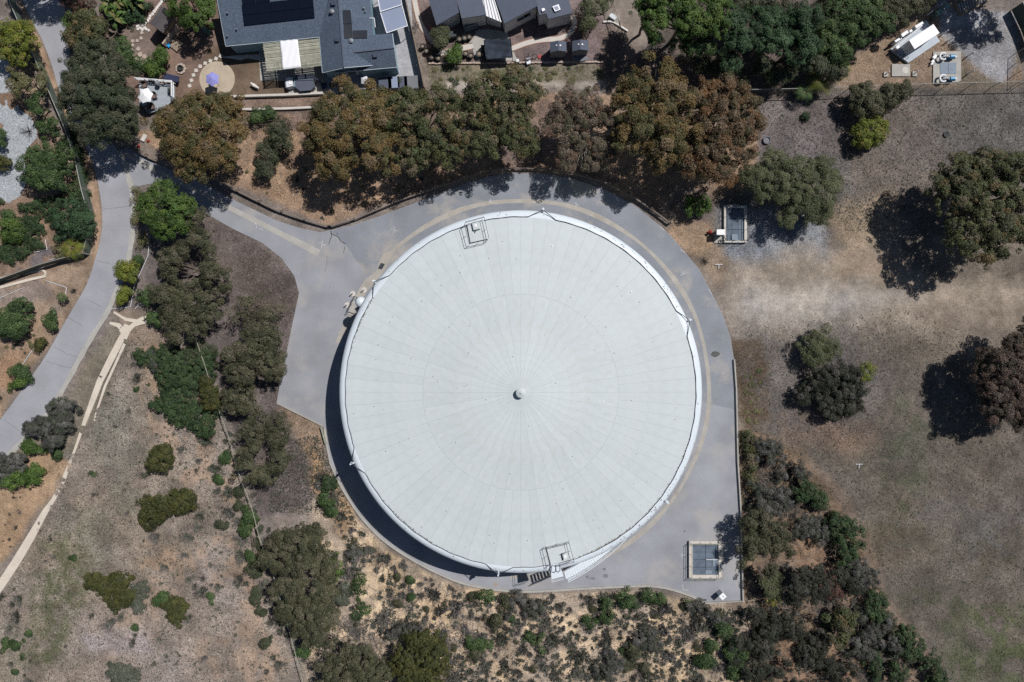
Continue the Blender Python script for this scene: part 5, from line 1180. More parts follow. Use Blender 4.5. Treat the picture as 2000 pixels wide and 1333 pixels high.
# palettes: list of (weight, rgb albedo)
PAL = {
 'rust':   [(5, (.152, .100, .038)), (4, (.125, .092, .032)), (4, (.070, .076, .030)), (2, (.175, .125, .075)), (2, (.042, .048, .020))],
 'rust2':  [(5, (.135, .078, .040)), (3, (.13, .095, .06)), (3, (.062, .062, .03)), (1, (.17, .085, .034)), (2, (.04, .04, .02))],
 'rustgreen': [(4, (.084, .092, .036)), (3, (.058, .078, .030)), (2, (.135, .095, .042)), (2, (.15, .125, .080)), (3, (.035, .045, .020))],
 'pinkgrey': [(4, (.155, .12, .092)), (3, (.11, .098, .066)), (2, (.175, .10, .07)), (2, (.07, .075, .04))],
 'oak':    [(5, (.052, .064, .034)), (3, (.078, .086, .050)), (4, (.028, .042, .020)), (1, (.10, .092, .062))],
 'oak2':   [(5, (.074, .076, .040)), (3, (.10, .095, .056)), (4, (.040, .046, .024)), (1, (.13, .115, .08))],
 'olive':  [(5, (.095, .108, .052)), (3, (.125, .135, .068)), (3, (.060, .076, .036)), (1, (.15, .14, .10))],
 'bright': [(5, (.058, .105, .022)), (4, (.088, .138, .028)), (4, (.030, .060, .013))],
 'green':  [(5, (.054, .094, .030)), (3, (.080, .122, .042)), (4, (.026, .050, .018))],
 'deep':   [(5, (.038, .078, .034)), (3, (.062, .110, .050)), (4, (.016, .034, .015))],
 'yellow': [(4, (.175, .185, .025)), (4, (.115, .145, .022)), (3, (.075, .10, .02)), (1, (.22, .19, .05))],
 'tan':    [(4, (.145, .14, .065)), (3, (.11, .12, .05)), (2, (.19, .16, .095))],
 'darkolive': [(5, (.055, .060, .018)), (3, (.080, .080, .022)), (3, (.035, .042, .014))],
 'greybrush': [(4, (.075, .073, .066)), (3, (.12, .118, .11)), (3, (.042, .048, .036)), (2, (.055, .07, .040)), (1, (.19, .18, .17))],
 'sage':   [(4, (.095, .105, .078)), (3, (.125, .13, .105)), (3, (.06, .075, .048))],
 'maroon': [(4, (.09, .045, .038)), (3, (.12, .065, .05)), (2, (.06, .05, .03))],
 'darkred': [(4, (.062, .045, .034)), (3, (.10, .065, .05)), (3, (.035, .034, .022)), (1, (.13, .11, .095))],
 'chap':   [(5, (.036, .040, .028)), (3, (.060, .062, .046)), (4, (.018, .022, .014)), (1, (.10, .095, .085))],  # on the right slope these dark tones also stand in for weak sunlight
 'vine':   [(5, (.038, .068, .026)), (3, (.054, .088, .034)), (4, (.022, .042, .018)), (1, (.08, .082, .04))],
}
LEAF = {'rust': (.24, .10, .62), 'rust2': (.24, .10, .6), 'rustgreen': (.24, .10, .55), 'pinkgrey': (.2, .07, .5), 'oak': (.17, .09, .6), 'oak2': (.17, .09, .5), 'olive': (.19, .07, .6), 'bright': (.2, .11, .5),
        'green': (.2, .1, .5), 'deep': (.18, .1, .5), 'yellow': (.2, .1, .45), 'tan': (.2, .09, .45), 'darkolive': (.16, .08, .35), 'greybrush': (.30, .05, .36), 'sage': (.22, .06, .28), 'maroon': (.18, .07, .35), 'darkred': (.22, .09, .5), 'chap': (.18, .07, .38), 'vine': (.17, .09, .35)}

BRUSH = ('greybrush', 'sage', 'pinkgrey')
def crown_arrays(lobes, kind, dens=1.0, seed=0, lod=1.0, low=-.25):
    """lobes: world (x,y,z,rx,ry,rz). Leaf quads on many small clumps spread through the lobes."""
    r = np.random.default_rng(seed); Lf, Wf, cr = LEAF[kind]; Lf *= lod; Wf *= lod
    C = []; LB = np.array(lobes, float)
    for li, (x, y, z, rx, ry, rz) in enumerate(lobes):
        area = 4 * math.pi * (((rx * ry) ** 1.6 + (rx * rz) ** 1.6 + (ry * rz) ** 1.6) / 3) ** (1 / 1.6)
        n = max(8, int(area * .62 / (cr * cr * 1.95) * (0.75 + .25 * dens)))
        k = np.arange(n * 2) + .5; ph = np.arccos(1 - 2 * k / (2 * n)); th = math.pi * (1 + 5 ** .5) * k + r.random() * 6
        d = np.stack([np.cos(th) * np.sin(ph), np.sin(th) * np.sin(ph), np.cos(ph)], 1)
        d = d + r.normal(0, .11, d.shape); d /= np.linalg.norm(d, axis=1)[:, None]
        d = d[d[:, 2] > low]
        rad = r.uniform(.60, 1.08, len(d)); inner = r.random(len(d)) < .22; rad[inner] *= r.uniform(.4, .8, inner.sum())
        # radial unevenness of the outline
        ang = np.arctan2(d[:, 1], d[:, 0]); rad *= 1 + .13 * np.sin(ang * 3 + seed) + .09 * np.sin(ang * 7 + seed * 2); rad[r.random(len(d)) < .06] *= 1.14
        p = np.stack([x + d[:, 0] * rx * rad, y + d[:, 1] * ry * rad, z + d[:, 2] * rz * rad], 1)
        # drop clumps buried in other lobes
        keep = np.ones(len(p), bool)
        for lj in range(len(lobes)):
            if lj == li: continue
            q = (p - LB[lj, :3]) / LB[lj, 3:]; keep &= ~((np.linalg.norm(q, axis=1) < .72))
        C.append(np.concatenate([p[keep], d[keep]], 1))
    C = np.concatenate(C); C = C[C[:, 2] > .05]
    nC = len(C)
    gap = (r.random(nC) < (.06 if dens >= .9 else .16)) | (vnoise(C[:, 0] + 300, C[:, 1] + 300, 1.7, 81) < (0 if dens > 1 else .18 if dens >= .9 else .3)); C = C[~gap]; nC = len(C)
    crs = cr * r.uniform(.45, 1.3, nC)
    nl = np.maximum(6, (crs ** 2 * math.pi * 2.0 * dens / (Lf * Wf * .5)).astype(int))
    ci = np.repeat(np.arange(nC), nl); N = len(ci)
    d = r.normal(0, 1, (N, 3)); d[:, 2] = np.abs(d[:, 2]) * r.choice([1, 1, 1, -1], N); d /= np.linalg.norm(d, axis=1)[:, None]
    rr = r.uniform(.35, 1.0, N) ** .5
    pos = C[ci, :3] + d * (rr * crs[ci])[:, None] * P_(1, 1, .8)
    nrm = d * .7 + C[ci, 3:] * .5 + P_(0, 0, .45) + r.normal(0, .45, (N, 3)); nrm /= np.linalg.norm(nrm, axis=1)[:, None]
    t = r.normal(0, 1, (N, 3))
    if kind in BRUSH: t = np.cross(nrm, C[ci, 3:] + d * .5 + r.normal(0, .35, (N, 3)))
    u = np.cross(nrm, t); u /= np.linalg.norm(u, axis=1)[:, None]; v = np.cross(nrm, u)
    s = r.uniform(.65, 1.25, N)
    u *= (Lf / 2 * s)[:, None]; v *= (Wf / 2 * s)[:, None]
    verts = np.stack([pos - u, pos - v * 1.0 + u * .1, pos + u, pos + v + u * .1], 1).reshape(-1, 3)
    verts[:, 2] = np.maximum(verts[:, 2], .01)
    pal = PAL[kind]; w_ = np.array([a for a, _ in pal], float); w_ /= w_.sum(); pc = np.array([c for _, c in pal])
    cc = pc[r.choice(len(pal), nC, p=w_)]; lc = pc[r.choice(len(pal), N, p=w_)]
    # broad colour drift over the crown
    dr = .85 + .3 * vnoise(C[:, 0] + 500, C[:, 1] + 500, 2.6, 80)
    cc = cc * dr[:, None]
    amp = .45 if kind in BRUSH else .38
    col = (cc[ci] * .68 + lc * .32) * r.uniform(1 - amp, 1 + amp, N)[:, None]
    col = np.clip(col * .94, .004, .5)
    return verts, np.repeat(col, 4, 0), C

def crown_mesh(name, *a, **k):
    v, c, C = crown_arrays(*a, **k); q = np.arange(len(v)).reshape(-1, 4); return v, c, q, C

def cname(k): return 'crown'
NTRI = [0]
def tree(name, label, kind, lobes, ztop, cat='tree', group=None, dens=1.0, trunk='bark', rzf=.75, zb=0, low=-.25, limbs=True, lod=1.0):
    """lobes in photograph pixels: (x, y, rx[, ry[, dz]]) - dz lowers that lobe's top"""
    WL = []
    for lb in lobes:
        x, y, rx = lb[:3]; ry = lb[3] if len(lb) > 3 else rx; dz = lb[4] if len(lb) > 4 else 0
        top = max(.3, ztop - dz); rm = min(rx, ry) * K
        rz = min(rm * rzf, top * .62); zc = max(top - rz, rz * .25)
        s = K * (H - zc) / H; p = W(x, y, zc); WL.append((p.x, p.y, zc, rx * s, ry * s, rz))
    wts = [a[3] * a[4] for a in WL]; bx = sum(a[0] * w_ for a, w_ in zip(WL, wts)) / sum(wts); by = sum(a[1] * w_ for a, w_ in zip(WL, wts)) / sum(wts)
    t = thing(name, label, cat, (bx, by, 0), group)
    seed = int(abs(lobes[0][0] * 7 + lobes[0][1] * 13)) % 99991
    v, c, q, C = crown_mesh('crown', WL, kind, dens=dens, seed=seed, low=low, lod=lod)
    v = v - P_(bx, by, 0); NTRI[0] += len(q) * 2
    o = link_mesh('crown' if cat == 'tree' else 'foliage', quads_mesh('foliage', v, q, c), t)
    if limbs:
        r = random.Random(seed); mb = MB(); h = max(a[2] for a in WL); tr = .05 + .022 * ztop
        top = Vector((bx, by, h * .45)); mb.path([(bx, by, -.1), (bx + r.uniform(-.15, .15), by + r.uniform(-.15, .15), h * .25), tuple(top)], tr, 7, tr * .7)
        mb.build('trunk' if cat == 'tree' else 'stem', trunk, t)
        mb = MB()
        for a in WL:
            for k in range(3 if cat == 'tree' else 2):
                e = Vector((a[0] + r.uniform(-.6, .6) * a[3], a[1] + r.uniform(-.6, .6) * a[4], a[2] + r.uniform(.0, .6) * a[5]))
                m_ = top.lerp(e, .5) + Vector((r.uniform(-.3, .3), r.uniform(-.3, .3), r.uniform(-.1, .3)))
                mb.path([tuple(top), tuple(m_), tuple(e)], tr * .45, 5, tr * .12)
                for j in range(2):
                    e2 = e + Vector((r.uniform(-.5, .5) * a[3], r.uniform(-.5, .5) * a[4], r.uniform(.0, .4) * a[5])); mb.bar(m_, e2, tr * .2, 4, tr * .05)
        mb.build('branches', trunk, t)
    return t

EU = 'rust coloured eucalyptus trees above the tank'
tree('eucalyptus_tree', 'golden brown eucalyptus, leftmost of the row right above the tank', 'rust', [(690, 215, 68, 50), (680, 270, 80, 60), (640, 250, 45, 50), (730, 300, 45, 42, .8), (650, 320, 38, 32, 1.2), (745, 220, 35, 40, 1)], 9, 'tree', EU)
tree('eucalyptus_tree', 'green brown eucalyptus, second in the row above the tank', 'rustgreen', [(800, 215, 48, 45), (845, 255, 42, 45), (810, 300, 40, 34, 1), (860, 200, 36, 34), (770, 225, 30, 30, 1), (875, 300, 32, 26, 1)], 8.5, 'tree', EU)
tree('eucalyptus_tree', 'tallest brown eucalyptus in the middle of the row, leaning over the green strip', 'rustgreen', [(960, 190, 52, 45), (1010, 180, 48, 42), (930, 230, 42, 40, .8), (990, 235, 50, 42, .3), (940, 280, 40, 34, 1.2), (1020, 275, 36, 34, 1.2), (905, 265, 30, 30, 1.3)], 9, 'tree', EU)
tree('eucalyptus_tree', 'sparse pinkish grey eucalyptus just above the guardrail', 'pinkgrey', [(1110, 200, 35, 30), (1150, 220, 38, 44), (1115, 260, 34, 40, .8), (1165, 290, 40, 32, 1), (1110, 310, 28, 26, 1.4), (1195, 245, 30, 36, 1), (1150, 320, 30, 18, 2), (1085, 240, 24, 26, 1)], 8, 'tree', EU, dens=.85, trunk='bark_pale')
tree('eucalyptus_tree', 'large rust gold eucalyptus with its crown reaching highest into the yards', 'rust', [(1275, 155, 48, 42), (1240, 190, 45, 45, .5), (1300, 200, 62, 55), (1250, 245, 45, 40, .7), (1310, 265, 52, 45, .6), (1225, 275, 34, 30, 1.5), (1290, 310, 36, 28, 2)], 10.5, 'tree', EU)
tree('eucalyptus_tree', 'dark reddish eucalyptus at the right end of the row', 'rust2', [(1400, 190, 56, 40), (1430, 225, 62, 50), (1385, 240, 45, 42, .4), (1420, 280, 56, 42, .4), (1380, 300, 40, 34, 1.2), (1400, 335, 42, 26, 1.6), (1340, 320, 30, 26, 2)], 9.5, 'tree', EU)
tree('eucalyptus_tree', 'wide brown eucalyptus overhanging the deck and the driveway', 'rust', [(400, 220, 58, 38, .5), (365, 243, 60, 42), (430, 250, 58, 45), (350, 285, 45, 36, .5), (410, 300, 62, 36), (380, 335, 42, 20, 1.5), (450, 215, 30, 30, 1.3), (322, 250, 28, 30, 1)], 9, 'tree', None, dens=.9)
tree('oak_tree', 'broad dark grey green tree hanging over the road', 'oak', [(190, 110, 50, 38, .5), (158, 152, 38, 40), (218, 145, 44, 42), (175, 195, 55, 42), (222, 200, 44, 44), (200, 245, 50, 36, .5), (240, 240, 34, 34, .8), (138, 190, 22, 28, 1), (250, 165, 14, 26, 1), (185, 272, 26, 16, 1.5)], 8, 'tree', None, dens=.92)
tree('sapling', 'grey green small tree standing right of the driveway eucalyptus', 'oak', [(545, 262, 27, 30), (525, 300, 28, 26, .5), (520, 330, 22, 20, .8), (560, 285, 20, 22, .8)], 3.5, 'tree', None, dens=.75)
tree('shrub', 'two small bright shrubs just under the lower garden edging', 'green', [(507, 225, 13, 11), (525, 222, 11, 10), (497, 231, 8, 8)], 1.5, 'shrub')
tree('shrub', 'leafless brown twiggy shrub beside the garden edging above the trees', 'pinkgrey', [(470, 245, 24, 20), (450, 235, 18, 16), (560, 240, 16, 18)], 2.0, 'shrub', dens=.3)
tree('ash_tree', 'bright green leafy tree between the drive and the road', 'bright', [(322, 385, 40, 27), (300, 405, 32, 30, .3), (345, 410, 34, 32, .2), (322, 432, 36, 26, .4), (350, 445, 20, 18, 1.2), (325, 458, 18, 14, 1.5)], 6, 'tree')
tree('shrub', 'dry brown shrub between gutter and bright green tree', 'tan', [(268, 385, 9, 22), (272, 425, 8, 20), (264, 432, 8, 8), (278, 470, 14, 16)], 1.0, 'shrub', dens=.5)
OL = 'grey green trees between field and driveway'
tree('olive_tree', 'uppermost grey olive tree touching the driveway edge', 'oak2', [(382, 432, 30, 26), (400, 450, 20, 22, .3), (372, 468, 34, 26), (395, 478, 26, 24, .2)], 4.5, 'tree', OL, dens=.85)
tree('olive_tree', 'grey olive tree over the wire fence with its crown reaching right to the bare slope', 'oak2', [(345, 500, 36, 26), (385, 515, 38, 28), (360, 545, 40, 26), (415, 540, 34, 26), (437, 548, 18, 22, .5), (330, 515, 22, 20, .6)], 4.5, 'tree', OL, dens=.85)
tree('olive_tree', 'grey olive tree with a dark green lobe above the curved trail arc', 'oak2', [(335, 580, 42, 24), (380, 590, 42, 30), (350, 615, 36, 24), (395, 620, 30, 26, .2), (370, 645, 34, 22, .4), (345, 655, 26, 18, .6)], 4.5, 'tree', OL, dens=.9)
tree('shrub', 'small dark green bush left of the grey olive tree and the trail arc', 'green', [(287, 578, 16, 14), (298, 588, 12, 10)], 1.6, 'shrub')
tree('shrub', 'two dark green low bushes above the fork of the trail', 'green', [(300, 622, 16, 12), (312, 628, 12, 12)], 1.4, 'shrub')
tree('olive_tree', 'half bare grey tree on the mulch slope left of the apron', 'oak2', [(490, 595, 28, 20), (470, 620, 26, 18, .2), (525, 610, 26, 22, .2), (512, 632, 30, 18)], 4, 'tree', OL, dens=.45)
tree('olive_tree', 'green olive tree on the mulch slope beside the apron edge', 'oak2', [(505, 655, 36, 24), (535, 665, 22, 24, .3), (490, 690, 38, 26), (525, 710, 34, 32), (450, 700, 28, 24, .4), (475, 730, 40, 26), (545, 725, 12, 22, .6)], 4.5, 'tree', OL, dens=.92)
tree('olive_tree', 'compact olive tree right of the wire fence near its middle', 'oak2', [(465, 778, 32, 26), (490, 790, 22, 22, .3), (450, 800, 22, 18, .6)], 3.8, 'tree', OL, dens=.9)
tree('olive_tree', 'wide grey olive tree below the apron corner', 'oak2', [(510, 830, 38, 22), (545, 835, 20, 22, .4), (490, 855, 34, 22, .2), (535, 858, 26, 18, .3)], 4, 'tree', OL, dens=.7)
tree('olive_tree', 'lower dark olive tree beside the fence with a rounded right side', 'oak2', [(500, 890, 40, 26), (540, 900, 26, 30), (485, 920, 30, 24, .3), (515, 930, 34, 18, .4)], 4, 'tree', OL, dens=.88)
tree('olive_tree', 'big olive tree over the fence left of the tank shadow', 'oak2', [(575, 1060, 50, 36), (610, 1050, 28, 28, .5), (545, 1090, 42, 30, .3), (590, 1105, 46, 30), (640, 1110, 24, 28, .6)], 5, 'tree', OL, dens=1)
tree('olive_tree', 'long dark green tree below the big olive tree', 'oak2', [(570, 1150, 48, 32), (620, 1155, 40, 34), (600, 1200, 48, 32), (640, 1205, 26, 32, .4), (610, 1240, 46, 26, .3), (560, 1190, 22, 26, .6)], 5, 'tree', OL, dens=1)
tree('shrub', 'bright green bush growing into the right side of the long dark tree', 'bright', [(645, 1095, 16, 20), (655, 1115, 14, 18)], 3.2, 'shrub')
tree('shrub', 'small green bush at the foot of the fence near the bottom', 'green', [(595, 1275, 14, 16), (600, 1290, 10, 12)], 1.6, 'shrub')
tree('olive_tree', 'dark spreading tree cut by the bottom edge', 'oak2', [(685, 1290, 46, 30), (660, 1320, 40, 30), (720, 1315, 44, 34), (650, 1340, 30, 24), (700, 1270, 24, 16, .6)], 4.5, 'tree', OL)
tree('oak_tree', 'rounded dark green oak at the bottom with a grey bare top', 'darkolive', [(830, 1250, 40, 24, .2), (800, 1290, 42, 36), (845, 1285, 34, 36), (820, 1325, 54, 34)], 4.5, 'tree')
tree('shrub', 'grey half dead shrub on top of the rounded oak', 'greybrush', [(790, 1235, 32, 18), (815, 1222, 26, 14), (765, 1240, 14, 12)], 3.0, 'shrub', dens=.6)
# field shrubs
DS = 'rounded dark green shrubs in the left field'
tree('lemonade_shrub', 'single rounded dark shrub in the upper left field', 'darkolive', [(313, 897, 27, 27), (320, 885, 18, 18), (300, 905, 14, 16)], 1.9, 'shrub', DS, low=-.1)
tree('lemonade_shrub', 'larger left shrub of the touching pair in the field', 'darkolive', [(302, 995, 31, 30), (295, 1005, 24, 22), (318, 985, 18, 20)], 2.0, 'shrub', DS, low=-.1)
tree('lemonade_shrub', 'upper right shrub of the touching pair in the field', 'darkolive', [(358, 977, 28, 28), (348, 985, 22, 20), (368, 968, 16, 16)], 2.0, 'shrub', DS, low=-.1)
tree('lemonade_shrub', 'long mixed dark shrub slanting across the lower left field', 'darkolive', [(183, 1132, 19, 18), (208, 1145, 22, 22), (235, 1135, 22, 20), (232, 1170, 24, 22), (250, 1165, 16, 18)], 2.0, 'shrub', DS, low=-.1)
tree('sage_shrub', 'grey green fringe right of the long mixed shrub', 'sage', [(268, 1165, 20, 26), (280, 1150, 14, 16), (272, 1190, 12, 14)], 1.2, 'shrub', None, dens=.7)
tree('lemonade_shrub', 'rounded shrub with a pointed lower end in the lower left field', 'darkolive', [(345, 1182, 24, 20), (348, 1200, 20, 20)], 1.9, 'shrub', DS, low=-.1)
tree('shrub', 'light green low bush touching the pointed dark shrub', 'green', [(315, 1175, 15, 14), (325, 1165, 10, 10)], 1.1, 'shrub', low=-.1)
tree('sage_shrub', 'grey green rounded shrub at the bottom edge of the left field', 'sage', [(240, 1318, 30, 22), (250, 1330, 24, 20), (228, 1312, 18, 14)], 1.7, 'shrub')
HD = 'dense green shrubs along the wire fence'
for i, (lb, k, l_, z) in enumerate([('upper left tongue of dense green shrubs beside the sandy gap', 'vine', [(288, 698, 22, 12), (275, 692, 12, 9), (300, 705, 12, 14)], 1.1), ('tallest rounded green shrub left of the wire fence', 'vine', [(332, 698, 24, 22), (330, 730, 24, 26), (350, 715, 22, 26)], 1.6),
        ('broad green shrub leaning on the wire fence', 'vine', [(385, 718, 32, 26), (365, 745, 34, 24), (400, 700, 20, 20)], 1.5), ('middle green shrub of the long bank left of the fence', 'vine', [(345, 775, 28, 22), (370, 790, 34, 22), (325, 790, 24, 14)], 1.4),
        ('lowest green shrub of the long bank, above the sand', 'vine', [(350, 812, 26, 16), (385, 812, 34, 20), (400, 835, 24, 14)], 1.3), ('grey green shrub at the top of the fence bank', 'oak', [(380, 695, 18, 14), (395, 680, 18, 12)], 1.4), ('grey shrub in the notch of the green bank', 'greybrush', [(302, 702, 12, 16), (308, 715, 10, 10)], 1.1)]):
    tree('fence_shrub', lb, k, [(q_[0], q_[1], q_[2] * 1.22, (q_[3] if len(q_) > 3 else q_[2]) * 1.22) for q_ in l_], z, 'shrub', HD, limbs=False, low=-.1, rzf=.6, dens=1.1)
tree('shrub', 'maroon brown shrub beside the wire fence', 'maroon', [(385, 765, 18, 20), (378, 778, 14, 14)], 2.0, 'shrub', dens=.85)
tree('shrub', 'dark yellow green shrub right of the maroon shrub', 'darkolive', [(408, 765, 20, 24), (415, 785, 16, 18), (402, 745, 14, 14)], 2.4, 'shrub')
tree('shrub', 'green shrub line along the lower wire fence', 'green', [(488, 1010, 16, 24), (480, 1035, 14, 20), (492, 1060, 18, 20), (498, 1085, 14, 14)], 1.5, 'shrub')
# road side
tree('ceanothus_shrub', 'dark grey brown shrub overhanging the road gutter', 'greybrush', [(122, 800, 27, 24), (120, 828, 24, 22), (90, 830, 26, 20), (62, 838, 18, 12), (105, 862, 22, 16)], 2.6, 'shrub', dens=1.3)
tree('shrub', 'bright green shrub at the lower road corner', 'bright', [(55, 872, 16, 12), (72, 885, 18, 18)], 1.6, 'shrub')
tree('shrub', 'grey and green clump at the left edge below the road', 'greybrush', [(22, 905, 32, 20), (10, 925, 22, 20)], 2.2, 'shrub', dens=1.2)
tree('shrub', 'dark green shrub below the bright green roadside shrub', 'bright', [(40, 930, 34, 22), (66, 925, 18, 18), (20, 940, 18, 14)], 1.9, 'shrub')
tree('shrub', 'small green plant beside the trail gap', 'green', [(112, 884, 9, 9)], .8, 'shrub')
tree('citrus_tree', 'upper yellow green bush on the gutter', 'yellow', [(250, 528, 22, 17), (258, 540, 18, 14), (240, 537, 14, 10)], 2.2, 'shrub', 'yellow green bushes on the gutter')
tree('citrus_tree', 'lower smaller yellow green bush on the gutter', 'yellow', [(243, 573, 14, 14), (238, 582, 10, 9)], 1.8, 'shrub', 'yellow green bushes on the gutter')
tree('shrub', 'tiny dark green bush above the yellow green bushes', 'green', [(270, 508, 8, 8)], .9, 'shrub')
# west bank
tree('shade_tree', 'yellow green tree in the upper left corner', 'yellow', [(30, 68, 34, 28), (45, 90, 28, 28), (15, 90, 30, 26), (50, 65, 20, 24), (42, 118, 22, 12, .8)], 4.5, 'tree')
tree('shade_tree', 'tan flowering tree below the upper left corner tree', 'tan', [(50, 150, 30, 24), (62, 175, 28, 22), (40, 175, 24, 20), (75, 145, 18, 20)], 3.6, 'tree', dens=.8)
tree('shrub', 'deep green lobe under the tan flowering tree', 'green', [(78, 200, 18, 18), (72, 215, 16, 12)], 3.0, 'shrub')
BK = 'bushes on the bank left of the road'
for lb, k, l_, z in [('left one of two small upright dark bushes by the pebble drive', 'green', [(86, 250, 11, 17)], 1.8), ('right one of two small upright dark bushes, taller and near the fence', 'green', [(107, 243, 10, 14), (108, 258, 9, 10)], 1.8),
        ('large green bush on the edge of the pebble drive', 'green', [(80, 310, 36, 26), (105, 325, 30, 28), (75, 340, 34, 24), (100, 355, 28, 18), (125, 300, 18, 20)], 3.6),
        ('dark green round tree beside the road fence above the palm', 'deep', [(145, 430, 38, 34), (130, 440, 28, 26), (160, 445, 24, 26), (140, 405, 26, 20)], 3.4), ('round bright green bush on the lower left bank', 'bright', [(27, 452, 22, 22), (22, 445, 16, 16)], 1.9),
        ('small dark bush above the round bright green bush', 'green', [(18, 421, 12, 11)], 1.2), ('wide dark green bush at the left edge beside the field of pipes', 'green', [(18, 615, 26, 24), (40, 610, 26, 26), (32, 640, 28, 22), (10, 640, 22, 18)], 2.6),
        ('small dark bush nearest the road on the tan bank', 'green', [(123, 592, 10, 15), (122, 602, 9, 9)], 1.5), ('small dark green bush left of the one nearest the road', 'green', [(102, 622, 14, 14), (105, 632, 10, 9)], 1.5), ('small round brownish bush lower on the tan bank', 'darkolive', [(77, 672, 13, 12)], 1.2),
        ('green brown bush beside the lower road bend', 'green', [(42, 724, 16, 13), (50, 732, 10, 10)], 1.3), ('bright green low bush under the green brown bush', 'bright', [(28, 757, 12, 11), (40, 748, 9, 8)], 1.1),
        ('green bush cut by the left edge beside the pebbles', 'green', [(0, 268, 12, 18)], 1.8), ('olive bush cut by the left edge below the pebbles', 'darkolive', [(5, 318, 16, 16)], 1.6), ('dry olive shrub between palm and round tree', 'tan', [(118, 490, 13, 11)], 1.2)]:
    tree('bank_bush', lb, k, l_, z, 'bush', BK, limbs=(z > 2))
gcov = []
for (x, y, rx, ry) in [(60, 405, 30, 12), (85, 400, 20, 12), (55, 455, 26, 22), (35, 490, 30, 14), (75, 445, 18, 16), (5, 490, 22, 16), (140, 262, 14, 22), (150, 300, 14, 24), (158, 340, 16, 24), (148, 375, 24, 20), (120, 395, 24, 18), (165, 385, 14, 18), (60, 430, 20, 14), (15, 505, 24, 12), (95, 420, 16, 14), (130, 275, 8, 14), (0, 395, 10, 6), (70, 478, 20, 12)]:
    p = W(x, y, .2); gcov.append((p.x, p.y, .22, rx * K, ry * K, .42))
v, c, q, C = crown_mesh('g', gcov, 'vine', dens=.9, seed=5, low=0.0); o = link_mesh('ground_cover', quads_mesh('ground_cover', v, q, c)); tag(o, 'low green ground cover creeping over the left bank', kind='stuff')
# palm
def palm(name, x, y, r, z, kind, label, n=16):
    p = W(x, y); t = thing(name, label, 'palm', p); MB().path([(p.x, p.y, -.1), (p.x, p.y, z)], .14, 8, .1).build('trunk', 'bark', t); rr = random.Random(int(x))
    pal = PAL[kind]
    for i in range(n):
        a = i * 2 * math.pi / n + rr.uniform(-.15, .15); el = rr.uniform(.1, .8); L = r * K * rr.uniform(.85, 1.1); vs = []; fs = []; cs = []
        c = pal[i % len(pal)][1]
        def sp(t_): return Vector((math.cos(a) * L * t_, math.sin(a) * L * t_, z + .5 * el * math.sin(t_ * 2.2) * L - .35 * L * t_ * t_))
        for k in range(14):
            t_ = .15 + .85 * k / 14; b_ = sp(t_); d = (sp(t_ + .05) - b_).normalized(); side = d.cross(Vector((0, 0, 1))).normalized()
            for s_ in (-1, 1):
                e = b_ + side * s_ * L * .28 * math.sin(math.pi * (t_ * .85 + .1)) + d * .12 * L - Vector((0, 0, .05)); w_ = d * .028
                j = len(vs); vs += [b_ - w_, b_ + w_, e + w_ * .3, e - w_ * .3]; fs.append((j, j + 1, j + 2, j + 3)); cs += [tuple(x_ * rr.uniform(.8, 1.2) for x_ in c)] * 4
        me = quads_mesh('frond', np.array([tuple(v_) for v_ in vs]), np.array(fs), np.array(cs)); link_mesh('frond', me, t)
palm('palm', 158, 488, 25, 1.6, 'yellow', 'small palm beside the road fence corner')
palm('palm', 1590, 170, 30, 2.6, 'yellow', 'yellow green palm like tree over the fence at the top', 20)
palm('palm', 1622, 150, 24, 2.4, 'yellow', 'smaller yellow green palm behind the first at the top fence', 16)
palm('palm', 1560, 190, 20, 1.8, 'green', 'dark little palm in the shade below the yellow palms', 14)
# upper left garden
tree('shrub', 'reddish green shrub beside the upper road', 'rustgreen', [(160, 40, 28, 24), (175, 65, 26, 22), (150, 75, 24, 18), (190, 50, 20, 22)], 3.2, 'shrub', dens=.9)
tree('shrub', 'bright green shrub strip at the edge of the upper road', 'bright', [(131, 42, 8, 22), (136, 72, 9, 14)], 2.2, 'shrub')
tree('shrub', 'pink flowering shrub at the top edge', 'maroon', [(135, 0, 22, 14), (165, 5, 22, 16)], 2.6, 'shrub', dens=.8)
tree('shade_tree', 'tree above the frame edge shading the upper road', 'oak', [(74, -88, 46, 36), (120, -94, 40, 30), (36, -98, 38, 30)], 8.5, 'tree')
def banana(x, y, r, label, n=26):
    p = W(x, y); t = thing('banana_plant', label, 'plant', p); rr = random.Random(int(x * 3)); vs = []; fs = []; cs = []
    MB().path([(p.x, p.y, -.1), (p.x, p.y, 1.6)], .15, 8, .1).build('stem', 'bark', t)
    for i in range(n):
        a = rr.uniform(0, 6.28); d0 = rr.uniform(0, .55) * r * K; o_ = Vector((math.cos(a) * d0, math.sin(a) * d0, rr.uniform(1.2, 2.4))); b_ = a + rr.uniform(-.9, .9); L = rr.uniform(.7, 1.2); wd = rr.uniform(.16, .26)
        vs = []; fs = []; side = Vector((-math.sin(b_), math.cos(b_), 0)) * wd
        for k in range(5):
            f = k / 4; c_ = o_ + Vector((math.cos(b_) * L * f, math.sin(b_) * L * f, .35 * math.sin(f * 2.6) - .3 * f * f)); w_ = side * math.sin(math.pi * min(.98, f * .9 + .08))
            vs += [c_ - w_ + Vector((0, 0, .05)), c_, c_ + w_ + Vector((0, 0, .05))]
        for k in range(4): fs += [(3 * k, 3 * k + 3, 3 * k + 4, 3 * k + 1), (3 * k + 1, 3 * k + 4, 3 * k + 5, 3 * k + 2)]
        base = PAL['bright'][i % 3][1] if rr.random() < .8 else (.16, .15, .06)
        link_mesh('leaf', quads_mesh('leaf', np.array([tuple(v_) for v_ in vs]), np.array(fs), np.array([base] * len(vs))), t)
